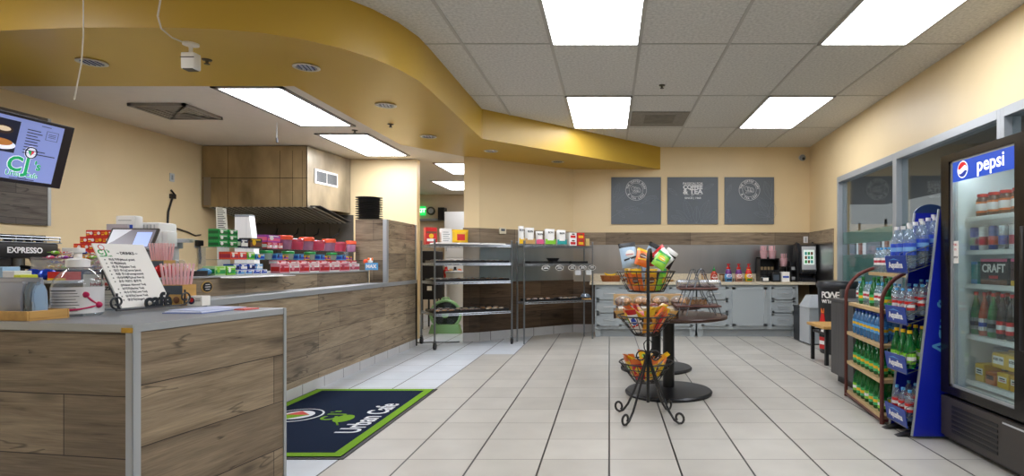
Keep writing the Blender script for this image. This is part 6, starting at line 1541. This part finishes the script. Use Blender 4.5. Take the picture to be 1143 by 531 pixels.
# ================================================================== WINDOW WALL: BINS, COOLER, BENCH, BOX
o = thing('black_bin', 'slim black waste bin beside the grey cabinets', 'bin', (3.14, 9.3, 0))
MB().prism([(3.0, 9.2), (3.17, 9.2), (3.17, 9.5), (3.0, 9.5)], .001, .53, mat('bin_black', '22252b', .4)).build('body', o, smooth=0)
m = MB(); m.box((2.985, 9.185, .53), (3.185, 9.515, .55), black, bev=.006); m.build('rim', o)
tx, ty = 3.19, 8.95
tg = mat('bin_grey', 'b5bbc0', .4)
o = thing('waste_bin', 'pale grey waste bin with sloping hood between the cabinets and the black drum', 'bin', (tx, ty, 0))
MB().prism([(3.0, 8.76), (3.40, 8.76), (3.42, 9.14), (2.98, 9.14)], .02, .56, tg).build('body', o, smooth=0)
m = MB(); vs = [(2.985, 8.745, .56), (3.41, 8.745, .56), (3.43, 9.15, .56), (2.97, 9.15, .56), (3.06, 8.84, .74), (3.36, 8.84, .74), (3.36, 9.08, .74), (3.06, 9.08, .74)]
m.faces(vs, [(0, 3, 2, 1), (4, 5, 6, 7), (0, 1, 5, 4), (1, 2, 6, 5), (2, 3, 7, 6), (3, 0, 4, 7)], tg); m.build('hood', o, smooth=0)
MB().disc(.016, face_cam((3.2, 8.758, .46)), ink, .002).build('lock', o); MB().box((3.02, 8.78, .001), (3.38, 9.12, .02), black).build('base', o, smooth=0)
cx_, cy_ = 3.13, 8.0
o = thing('drink_cooler', 'black round drinks cooler barrel with white lettering and a bottle picture', 'cooler', (cx_, cy_, 0))
MB().lathe([(0, .001), (.22, .001), (.235, .02), (.26, .90), (0, .90)], mat('cooler_black', '1b1d22', .3), (cx_, cy_, 0), n=36).build('barrel', o)
MB().lathe([(0, .90), (.275, .90), (.28, .915), (.28, .95), (.26, .985), (0, 1.0)], mat('cooler_lid', '2c3036', .3), (cx_, cy_, 0), n=36).build('lid', o)
m = MB()
def onb(ang, z, r=None): rr_ = (.236 + .024 * z / .9) + .002; return (cx_ + rr_ * math.cos(ang), cy_ + rr_ * math.sin(ang), z)
def wrap_text(m, s, size, a0, step, z, mm, bold=.003):
    for i, ch in enumerate(s):
        a = a0 + i * step; p = onb(a, z); m.text(ch, size, frame(p, (-math.sin(a), math.cos(a), 0), (0, 0, 1)), mm, bold=bold)
wrap_text(m, 'POWERADE', .12, PI * 1.13, .26, .80, white); wrap_text(m, 'WITH ION4', .06, PI * 1.14, .15, .715, white); m.build('lettering', o, smooth=0)
for i, a in enumerate((PI * 1.1, PI * 1.42)):
    m = MB()
    Mb = frame(onb(a, .35), (-math.sin(a), math.cos(a), 0), (0, 0, 1)); cc = (red, blue)[i]
    m.prism([(-.06, -.28), (.06, -.28), (.065, .05), (.03, .2), (-.03, .2), (-.065, .05)], 0, .003, cc, Mb).prism([(-.032, .205), (.032, .205), (.032, .27), (-.032, .27)], 0, .003, orange, Mb)
    m.prism([(-.062, -.12), (.062, -.12), (.065, .04), (-.065, .04)], .003, .005, black, Mb).prism([(-.03, -.08), (.03, -.08), (.03, .01), (-.03, .01)], .005, .006, white, Mb).prism([(-.06, -.22), (.06, -.22), (.06, -.17), (-.06, -.17)], .003, .005, white, Mb)
    m.build('bottle_print', o, smooth=0)
o = thing('small_bench', 'low wooden-topped bench with black square legs beside the drinks cooler', 'bench', (2.85, 7.28, 0))
MB().box((2.56, 6.98, .44), (3.12, 7.58, .475), tanwood, bev=.008).build('seat', o, smooth=0)
for a in (2.6, 3.04):
    for b in (7.02, 7.50): MB().box((a, b, .001), (a + .04, b + .04, .44), blackm).build('leg', o, smooth=0)
m = MB(); m.box((2.61, 7.05, .36), (2.63, 7.51, .385), blackm).box((3.05, 7.05, .36), (3.07, 7.51, .385), blackm).box((2.63, 7.51, .38), (3.05, 7.53, .40), blackm); m.build('stretcher', o, smooth=0)
o = thing('dark_cabinet', 'charcoal wood-grain low cabinet behind the red bottle rack', 'cabinet', (2.75, 5.9, 0))
MB().box((2.34, 5.60, .09), (3.25, 6.16, .84), charwood).build('body', o, smooth=0)
MB().box((2.40, 5.63, .001), (3.25, 6.13, .09), mat('plinth_black', '29282a', .5)).build('plinth', o, smooth=0)
MB().box((2.32, 5.58, .84), (3.26, 6.18, .87), charwood, bev=.003).build('top', o, smooth=0)
MB().box((2.45, 5.62, .87), (3.2, 5.68, .96), charwood).build('back_rail', o, smooth=0); MB().box((2.42, 6.08, .87), (3.2, 6.14, .96), charwood).build('back_rail', o, smooth=0)

# ================================================================== BOTTLES
def bottle_proto(h, r, body, cap, label, lab2=None, cat='bottle', name='water_bottle', shape=0, text=None):
    o = thing(name, 'x', cat)
    if shape == 0: pr = [(0, .0), (r * .85, .0), (r, h * .04), (r, h * .2), (r * .93, h * .24), (r, h * .28), (r, h * .62), (r * .86, h * .74), (r * .42, h * .88), (r * .32, h * .9), (r * .32, h * .93)]
    elif shape == 1: pr = [(0, .0), (r * .85, .0), (r, h * .04), (r, h * .45), (r * .8, h * .62), (r * .4, h * .82), (r * .3, h * .88), (r * .3, h * .94)]
    else: pr = [(0, 0), (r * .9, 0), (r, h * .03), (r, h * .7), (r * .9, h * .78), (r * .72, h * .84), (r * .72, h * .87)]
    MB().lathe(pr, body, n=14).build('body', o)
    MB().lathe([(0, h * .92), (r * .4, h * .92), (r * .4, h), (0, h)] if shape != 2 else [(0, h * .87), (r * .84, h * .87), (r * .84, h), (0, h)], cap, n=12).build('cap', o)
    z0, z1 = (.3, .58) if shape == 0 else ((.12, .4) if shape == 1 else (.15, .65))
    m = MB().lathe([(r * 1.008, h * z0), (r * 1.012, h * (z0 + .01)), (r * 1.012, h * (z1 - .01)), (r * 1.008, h * z1)], label, n=16)
    if lab2: m.lathe([(r * 1.018, h * (z0 + .09)), (r * 1.018, h * (z1 - .09))], lab2, n=16)
    m.build('label', o)
    return Kind(o)
B_aqua = bottle_proto(.30, .042, wclear, white, mat('aqua_label', '2b50c8', .35), mat('aqua_label_light', '7fb4ea', .35))
B_water = bottle_proto(.22, .034, wclear, sky, red, white)
B_waterb = bottle_proto(.22, .034, wclear, sky, white, mat('spring_label', 'c23a4a', .4))
B_green = bottle_proto(.27, .042, gclear, mat('green_cap', '2a7a3c', .4), mat('soda_label', '3fb26a', .4), gold, name='soda_bottle', shape=1)
B_greeny = bottle_proto(.27, .042, gclear, gold, limeg, white, name='soda_bottle', shape=1)
B_blue = bottle_proto(.21, .036, bclear, blue, sky, gold, name='blue_drink_bottle')
def put(K, x, y, z, label, group, tilt=0.0, s=1.0): return K.at((x, y, z), (0, tilt, R.uniform(0, 6)) if tilt == 0 else (0, tilt, 0), label, group, s)

# red-brown bottle rack
rx0, rx1, ry0, ry1 = 2.10, 2.62, 4.50, 5.45
o = thing('bottle_rack', 'red-brown wooden bottle rack with tan shelves between the dark cabinet and blue stand', 'rack', (2.36, 5.0, 0), 0)
for yy, xx in ((ry0, rx0), (ry1, rx0 + .11)):
    m = MB(); q = []
    for i in range(9):
        t = i / 8; q.append((xx + .36 * (1 - math.cos(t * PI / 2)), yy, .93 + .27 * math.sin(t * PI / 2)))
    m.tube([(xx, yy, .001), (xx, yy, .5)] + q, .0165, redwood, n=8); m.tube([(xx + .36, yy, 1.2), (xx + .40, yy, .001)], .0165, redwood, n=8)
    m.tube([(xx, yy, .025), (xx + .40, yy, .025)], .012, redwood, n=6); m.build('side_frame', o)
m = MB()
for z in (.025,): m.tube([(rx0, ry0, z), (rx0 + .11, ry1, z)], .012, redwood, n=6)
m.build('rail', o)
rs = [(.06, 0.0, .40), (.335, .0, .40), (.605, .0, .40), (.875, .015, .38), (1.155, .2, .40)]
for z, a, b in rs:
    m = MB(); m.prism([(rx0 + a, ry0 + .02), (rx0 + b, ry0 + .02), (rx0 + .11 + b, ry1 - .02), (rx0 + .11 + a, ry1 - .02)], z - .028, z, palewood); m.build('shelf', o, smooth=0)
def rack_row(K, z, a0, n, rows, what, where, dx=.105, s=1.0, y0=.09):
    for r in range(rows):
        for k in range(n):
            t = (k + .5) / n; yy = ry0 + y0 + (ry1 - ry0 - 2 * y0) * t
            KK = K[(k + r) % len(K)] if isinstance(K, list) else K
            nm = what[(k + r) % len(what)] if isinstance(what, list) else what
            put(KK, rx0 + a0 + .11 * (yy - ry0) / (ry1 - ry0) + .105 * r, yy, z, '%s, %s from blue stand, %s row, %s' % (nm, ORD[k], ['front', 'second', 'back'][r], where), '%s bottles, %s' % (nm, where), 0, s)
rack_row([B_greeny, B_green, B_green], .0605, .06, 7, 2, ['yellow-capped green soda bottle', 'green soda bottle', 'green soda bottle'], 'lowest rack shelf', s=.9)
rack_row([B_green], .3355, .06, 7, 2, 'green soda bottle', 'second rack shelf', s=.87)
rack_row(B_blue, .6055, .06, 8, 3, 'blue-capped sky-blue drink bottle', 'third rack shelf', s=1.05)
rack_row([B_green, B_waterb, B_waterb], .8755, .085, 8, 2, ['green soda bottle', 'water bottle with white label', 'water bottle with white label'], 'fourth rack shelf', s=.9)
rack_row(B_waterb, 1.1555, .25, 8, 1, 'blue-capped water bottle', 'top rack shelf')

# blue slanted water display
dk_, y0d, y1d = 2.13, 4.14, 4.455
blu = mat('display_blue', '0f24b0', .3)
o = thing('water_display', 'tall blue leaning water display stand between the bottle rack and the fridge', 'display', (2.4, 4.3, 0))
MB().lathe([(0, .001), (.30, .001), (.30, .012), (.28, .02), (0, .02)], mat('base_steel', '5d7286', .4, metal=.4), (2.42, 4.215, 0), n=30, sy=.27).build('base_plate', o)
for yy, sd in ((y0d - .012, 1), (y1d + .0, 2)):
    m = MB(); m.prism([(dk_ + .01, .02), (dk_ + .48, .02), (dk_ + .48, 1.62), (dk_ + .20, 1.62)], 0, .018, blu, frame((0, yy + .009, 0), (1, 0, 0), (0, 0, 1))); sp_ = m.build('side_panel', o, smooth=0)
    MB().tube([(dk_ + .01, yy, .02), (dk_ + .20, yy, 1.62)], .010, alu).build('edge_rail', sp_)
m = MB(); zq = .86; m.text('Aquafina', .15, frame((dk_ + .17 + .118 * (zq - .02) / 1.6, y0d - .0225, zq), (.118, 0, .993), (-.993, 0, .118)), sky, bold=.002)
m.build('lettering', o, smooth=0)
m = MB(); m.box((dk_ + .44, y0d + .01, .02), (dk_ + .46, y1d, 1.5), blu); m.build('back_panel', o, smooth=0)
m = MB(); q = [(dk_ + .30 + .0, y0d, 1.50)] 
pts = [(2.46 + .13 * math.cos(PI * i / 14), 1.60 + .09 * math.sin(PI * i / 14)) for i in range(15)]
m.prism([(2.33, 1.45)] + pts[::-1] + [(2.59, 1.45)], -.008, .008, mat('header_navy', '30476f', .3), frame((0, y1d + .02, 0), (1, 0, 0), (0, 0, 1)) ); m.build('header', o, smooth=0)
tiers = [(1.17, .10), (.80, .065), (.45, .035), (.07, .005)]
for k, (z, a) in enumerate(tiers):
    m = MB(); xa = dk_ - .015; xb = dk_ + .40
    fl = [(xa, z), (xb, z + .14)]
    for yy in (y0d + .02, y0d + .115, y1d - .012):
        for zz in (0, .07, .14): m.tube([(xa, yy, z + zz), (xb, yy, z + .14 + zz)], .0035, chrome, n=4)
        for t in (0, .33, .66, 1): m.tube([(xa + (xb - xa) * t, yy, z + .14 * t), (xa + (xb - xa) * t, yy, z + .14 * t + .14)], .003, chrome, n=4)
    for t in (0, .2, .4, .6, .8, 1): m.tube([(xa + (xb - xa) * t, y0d + .02, z + .14 * t), (xa + (xb - xa) * t, y1d - .012, z + .14 * t)], .0035, chrome, n=4)
    bkt = m.build('basket', o)
    m = MB(); Mq = frame((xa - .006, (y0d + y1d) / 2 + .0, z + .06), (0, -1, 0), (-.15, 0, 1)); m.box((-.15, -.065, -.003), (.15, .065, .003), mat('sign_blue', '1c3c96', .35), Mq)
    m.text('Aquafina', .062, Mq @ TR(0, -.005, .004), white, bold=.002, wide=.95); m.prism([(-.1, .03), (-.02, .045), (.07, .03), (-.02, .036)], .003, .0045, sky, Mq); m.build('sign', bkt, smooth=0)
    Ks = [(B_aqua, 'white-capped blue-label water bottle'), (B_water, 'water bottle with red band'), (B_green if k == 2 else B_water, 'green soda bottle' if k == 2 else 'water bottle with red band')]
    for c in range(4):
        for r in range(3):
            K, nm = Ks[0] if k == 0 else (Ks[1] if k == 1 else (((B_greeny, 'green soda bottle') if c < 2 else (B_water, 'water bottle with red band')) if k == 2 else (B_water, 'water bottle with red band')))
            yy = y0d + .068 + .094 * r; xx = xa + .05 + .092 * c
            put(K, xx, yy, z + .0185 + .14 * (xx - xa) / (xb - xa), '%s, %s row back, %s from fridge, %s display basket' % (nm, ORD[c], ORD[r], ['top', 'second', 'third', 'lowest'][k]), '%ss in the %s display basket' % (nm, ['top', 'second', 'third', 'lowest'][k]), -.0001, 1.0 if k != 0 else 1.02)
m = MB()
for yy in (y0d + .06, y1d - .06): m.prism([(2.06, .001), (2.36, .001), (2.40, .03), (2.2, .045)], -.03, .03, blackm, frame((0, yy + .0, 0), (1, 0, 0), (0, 0, 1)))
m.build('foot', o, smooth=0)

# ================================================================== DRINKS FRIDGE
fx0, fx1, fy0, fy1, fh = 2.33, 3.06, 3.22, 4.10, 1.985
gy0, gy1, gz0, gz1 = 3.36, 4.01, .40, 1.935
fb = mat('fridge_black', '141416', .3); fr_ = mat('fridge_frame', '1c1815', .22, metal=.3); lin_ = mat('fridge_liner', 'dfe4e2', .5)
FYS = 4.18
fy1 = 4.10
o = thing('drinks_fridge', 'tall black glass-door drinks fridge with blue header by the window wall', 'fridge', ((fx0 + fx1) / 2, 3.7, 0))
m = MB(); m.box((fx0 + .06, fy0, .34), (fx1, fy0 + .035, fh), fb).box((fx0 + .06, fy1 - .035, .34), (fx1, fy1, fh), fb).box((fx1 - .035, fy0, .34), (fx1, fy1, fh), fb).box((fx0 + .06, fy0, fh - .05), (fx1, fy1, fh), fb).box((fx0 + .06, fy0, .34), (fx1, fy1, .38), fb); m.build('cabinet', o, smooth=0)
m = MB(); m.box((fx0 + .065, fy0 + .035, .38), (fx1 - .035, fy0 + .05, fh - .05), lin_).box((fx0 + .065, fy1 - .05, .38), (fx1 - .035, fy1 - .035, fh - .05), lin_).box((fx1 - .05, fy0 + .05, .38), (fx1 - .035, fy1 - .05, fh - .05), lin_).box((fx0 + .065, fy0 + .05, .38), (fx1 - .05, fy1 - .05, .39), lin_).box((fx0 + .065, fy0 + .05, fh - .06), (fx1 - .05, fy1 - .05, fh - .05), lin_); m.build('liner', o, smooth=0)
m = MB(); m.box((fx0 + .02, fy0, .03), (fx1, fy1, .325), fb, bev=.006); gb = m.build('base', o, smooth=0)
m = MB(); m.box((fx0 + .0, fy0, .05), (fx0 + .02, fy1, .32), mat('grille_brown', '3b3633', .4))
for k in range(6): m.box((fx0 - .004, 3.50, .092 + .033 * k), (fx0 + .0005, 3.97, .110 + .033 * k), black)
m.build('grille', gb, smooth=0)
MB().box((fx0 - .002, 3.24, .292), (fx0 + .0005, 3.46, .302), lgrey).build('badge', gb, smooth=0)
for a in (fy0 + .05, fy1 - .05):
    for b in (fx0 + .1, fx1 - .1): MB().cyl((b, a, .001), (b, a, .03), .025, tanwood if False else greyp, n=10).build('foot', o)
d = thing('door', None, None, (0, 0, 0)); bpy.data.objects.remove(d)
m = MB(); m.box((fx0, fy0 + .005, .345), (fx0 + .055, gy0, fh), fr_).box((fx0, gy1, .345), (fx0 + .055, fy1 + .004, fh), fr_).box((fx0, gy0, gz1), (fx0 + .055, gy1, fh), fr_).box((fx0, gy0, .345), (fx0 + .055, gy1, gz0), fr_); dr_ = m.build('door', o, smooth=0)
m = MB()
for a, b in (((gy0, gz0), (gy0 + .012, gz1)), ((gy1 - .025, gz0), (gy1, gz1)), ((gy0, gz0), (gy1, gz0 + .015)), ((gy0, gz1 - .012), (gy1, gz1))): m.box((fx0 + .012, a[0], a[1]), (fx0 + .05, b[0], b[1]), alup)
m.build('inner_trim', dr_, smooth=0)
MB().box((fx0 + .022, gy0, gz0), (fx0 + .026, gy1, gz1), clear('fridge_glass', 'e4ecec', .03, .035)).build('glass', dr_, smooth=0)
MB().box((fx0 - .03, fy0 + .03, .75), (fx0, fy0 + .06, 1.45), fb, bev=.006).build('handle', dr_)
m = MB(); m.box((fx0 + .015, gy0 + .012, 1.79), (fx0 + .02, gy1 - .012, 1.932), emat('header_blue', '1a4cc0', .55)); hd = m.build('header', dr_, smooth=0)
m = MB(); M = face_aisle((fx0 + .0145, 3.575, 1.862)); pw = emat('header_white', 'ffffff', .9)
m.text('pepsi', .125, M @ TR(-.02, 0, 0), pw, bold=.0015, wide=1.02); m.build('lettering', hd, smooth=0); m = MB()
Mg = face_aisle((fx0 + .0145, 3.875, 1.862)); rr_ = .05
m.disc(rr_ * 1.12, Mg, pw, .0006, n=32)
up_ = [(rr_ * math.cos(a), rr_ * math.sin(a)) for a in [PI * (.02 + .93 * i / 16) for i in range(17)]]
lo_ = [(rr_ * math.cos(a), rr_ * math.sin(a)) for a in [PI * (1.1 + .82 * i / 16) for i in range(17)]]
wave = lambda s, d: [(s * rr_ * .95 * (1 - 2 * i / 10), d + .012 * math.sin(PI * 2 * i / 10 * .9 + (0 if s > 0 else PI))) for i in range(1, 10)]
m.prism(up_ + [(-rr_ * .9 + rr_ * 1.8 * i / 8, .012 + .013 * math.sin(-PI / 2 + PI * i / 8 * 1.2)) for i in range(1, 8)], .0007, .0016, emat('globe_red', 'd8202c', .5), Mg)
m.prism(lo_ + [(rr_ * .85 - rr_ * 1.7 * i / 8, -.016 - .011 * math.sin(-PI / 2 + PI * i / 8 * 1.2)) for i in range(1, 8)], .0007, .0016, emat('globe_blue', '1738a0', .5), Mg)
m.build('logo', hd, smooth=0)
m = MB(); m.box((fx0 + .0195, 3.93, 1.24), (fx0 + .0212, 4.0, 1.39), paper); st_ = m.build('sticker', dr_, smooth=0)
m = MB(); M = face_aisle((fx0 + .019, 3.965, 1.32)); m.text('PULL', .022, M @ TR(0, .045, 0), red); m.text('TO', .018, M @ TR(0, .012, 0), red); m.text('OPEN', .022, M @ TR(0, -.04, 0), ink); m.build('print', st_, smooth=0)
MB().box((fx0 + .10, fy0 + .08, 1.90), (fx0 + .16, fy1 - .08, 1.92), emat('fridge_lamp', 'f4fbff', 15)).build('lamp', o, smooth=0)
MB().box((fx0 + .075, fy0 + .055, .5), (fx0 + .09, fy0 + .07, 1.78), emat('fridge_lamp', 'f4fbff', 15)).build('lamp', o, smooth=0)
sx0 = fx0 + .14
shz = [.445, .755, 1.10, 1.33, 1.555]
for z in shz:
    m = MB()
    for a in (sx0, fx1 - .07): m.box((a, fy0 + .055, z - .02), (a + .012, fy1 - .055, z - .004), white)
    for i in range(26): yy = fy0 + .065 + (fy1 - fy0 - .13) * i / 25; m.tube([(sx0, yy, z - .018), (sx0 - .002, yy, z - .0022), (fx1 - .06, yy, z - .0022)], .0022, white, n=4)
    m.box((sx0 - .006, fy0 + .055, z - .032), (sx0, fy1 - .055, z - .018), white); m.build('shelf', o, smooth=0)
names5 = ['bottom', 'second', 'middle', 'fourth', 'top']
# top shelf: red-capped glass jars
J = bottle_proto(.15, .04, mat('jar_brown', '5a3320', .2), red, orange, paper, name='juice_jar', shape=2)
for i in range(4):
    for r in range(2): put(J, sx0 + .05 + .1 * r, 3.94 - .115 * i, shz[4], 'red-capped brown jar, %s from bottle rack side, %s row, fridge top shelf' % (ORD[i], ['front', 'back'][r]), 'red-capped jars in the fridge')
JG = bottle_proto(.14, .03, gclear, green, limeg, name='juice_jar', shape=2); put(JG, sx0 + .12, 4.01, shz[4], 'small green bottle at the end of the fridge top shelf', None)
def can(nm, a, b):
    o = thing('drink_can', 'x', 'can')
    MB().lathe([(0, 0), (.024, .0), (.0275, .006), (.0275, .142), (.022, .152), (0, .152)], a, n=14).build('can_body', o)
    MB().lathe([(.0278, .03), (.0281, .032), (.0281, .085), (.0278, .087)], b, n=14).build('label', o); MB().lathe([(0, .1525), (.021, .1525), (.023, .155), (.019, .154), (0, .1535)], silver, n=14).build('lid', o)
    return Kind(o)
cans = [('blue-and-silver', can('a', blue, silver)), ('white-and-red', can('b', white, red)), ('blue-and-red', can('c', mat('can_blue', '24408f', .3, metal=.4), red)), ('silver', can('d', silver, blue)), ('rose-edged silver', can('e', lgrey, mat('can_rose', 'b04a5a', .35))), ('yellow', can('f', gold, limeg))]
for i, (nm, K) in enumerate(cans):
    for r in range(3): put(K, sx0 + .035 + .075 * r, 4.005 - .098 * i, shz[3], nm + ' can in the %s row of the fridge fourth shelf' % ['front', 'second', 'back'][r], None)
for i, (nm, a, b, y, w, h) in enumerate((('teal', teal, sky, 4.0, .07, .15), ('black', mat('craft_black', '1f1d20', .4), brown, 3.80, .27, .17), ('dark maroon', mat('craft_maroon', '4a2426', .4), gold, 3.53, .22, .17))):
    o = thing('drink_carton', nm + ' multipack carton on the fridge middle shelf', 'carton', (sx0 + .1, y, shz[2]))
    M = TR(sx0 + .03, y, shz[2]); MB().box((0, -w / 2, 0), (.2, w / 2, h), a, M, bev=.002).build('carton', o, smooth=0)
    m = MB(); Mt = face_aisle((sx0 + .0293, y, shz[2] + h / 2)); m.quad(w * .95, .03, Mt @ TR(0, -h * .4, 0), b); m.quad(w * .95, .018, Mt @ TR(0, h * .44, 0), pink if i else sky)
    if i == 1: m.text('CRAFT', .075, Mt @ TR(0, .02, .001), paper, bold=.002)
    if i == 1: m.quad(.09, .02, Mt @ TR(0, -.035, .0), red)
    m.build('print', o, smooth=0)
G = {}
for nm, b, c, l, l2 in (('dark', mat('cola_glass', '20120e', .1, spec=.8), red, red, white), ('orange', mat('orange_glass', 'b4481c', .15, spec=.8), red, white, blue), ('green', mat('green_glass', '1c7a34', .12, spec=.8), red, greyp, ink)):
    G[nm] = bottle_proto(.29, .036, b, c, l, l2, name='soda_glass_bottle', shape=1)
for i, nm in enumerate(('green', 'orange', 'green', 'dark', 'dark', 'dark', 'dark')):
    for r in range(2): put(G[nm if r == 0 else 'dark'], sx0 + .05 + .09 * r, 4.01 - .09 * i, shz[1], '%s glass soda bottle, %s along the %s row of the fridge second shelf' % (nm if r == 0 else 'dark', ORD[i], ['front', 'back'][r]), 'glass soda bottles in the fridge')
bsp = [('grey', greyp, lgrey, 3.97, .13, 0, .18, .1, .12), ('yellow', gold, paper, 3.83, .11, 0, .18, .1, .12), ('grey-and-gold', mat('grey_gold', '9a9478', .4), gold, 3.66, .16, 0, .18, .12, .12),
       ('bright yellow', gold, ink, 3.93, .10, 0, .02, 0, .12), ('orange-brown', mat('orange_brown', 'd0742a', .4), brown, 3.82, .10, 0, .02, 0, .085), ('yellow-and-cream', gold, paper, 3.70, .11, 0, .02, 0, .10), ('golden', mat('golden_can', 'dba62a', .4), paper, 3.585, .10, 0, .02, 0, .10), ('pale blue', sky, red, 3.47, .10, 0, .02, 0, .10)]
for i, (nm, a, b, y, w, q, dx, dz, h) in enumerate(bsp):
    z = shz[0]; 
    if dz: h = h + dz
    o = thing('drink_pack', nm + ' drink pack %s the fridge bottom shelf' % ('at the back of' if dz else 'at the front of'), 'pack', (sx0 + dx + .06, y, z), group='drink packs on the fridge bottom shelf')
    M = TR(sx0 + dx, y, z); MB().box((0, -w / 2 + .003, 0), (.12, w / 2 - .003, h), a, M, bev=.006).build('carton', o, smooth=0)
    m = MB(); Mt = face_aisle((sx0 + dx - .0007, y, z + h * .58)); m.quad(w * .7, h * .35, Mt, b if b != ink else paper); m.quad(w * .45, h * .08, Mt @ TR(0, h * .05, .001), ink); m.quad(w * .5, h * .05, Mt @ TR(0, -h * .07, .001), ink if b != paper else red); m.build('print', o, smooth=0)
o = thing('canned_multipack', 'yellow shrink-wrapped can multipack stacked on the front drink packs', 'pack', (sx0 + .1, 3.64, shz[0] + .12))
M = TR(sx0 + .022, 3.66, shz[0] + .1205); MB().box((0, -.15, 0), (.12, .15, .10), gold, M, bev=.015).build('wrapper', o)
m = MB()
for s in (-.07, .08): Mt = face_aisle((sx0 + .0205, 3.66 + s, shz[0] + .175)); m.quad(.1, .05, Mt, paper); m.text('ICED TEA', .022, Mt @ TR(0, .004, .001), ink, bold=.0006)
m.build('print', o, smooth=0)
# ================================================================== CAMERA, SKY, EXPOSURE
cam = bpy.data.cameras.new('camera'); co = bpy.data.objects.new('camera', cam); COL.objects.link(co)
co.location = (0, 0, EH); co.rotation_euler = (PI / 2, 0, 0)
cam.sensor_width = 36; cam.lens = F / 1143 * 36; cam.clip_start = .05
cam.shift_x = (571.5 - CX) / 1143; cam.shift_y = (CY - 265.5) / 1143
SC.camera = co
w = bpy.data.worlds.new('sky'); SC.world = w; w.use_nodes = True
bg = w.node_tree.nodes['Background']; bg.inputs[0].default_value = (*lin('cfdcec'), 1); bg.inputs[1].default_value = 1.8
vs = SC.view_settings
SC.display_settings.display_device = 'sRGB'
vs.view_transform = 'Standard'; vs.look = 'None'; vs.gamma = 1; vs.use_curve_mapping = False; vs.exposure = .22
SC.cycles.max_bounces = 10; SC.cycles.transparent_max_bounces = 24; SC.cycles.diffuse_bounces = 5; SC.cycles.glossy_bounces = 5
SC.cycles.caustics_reflective = False; SC.cycles.caustics_refractive = False
SC.cycles.sample_clamp_indirect = 6
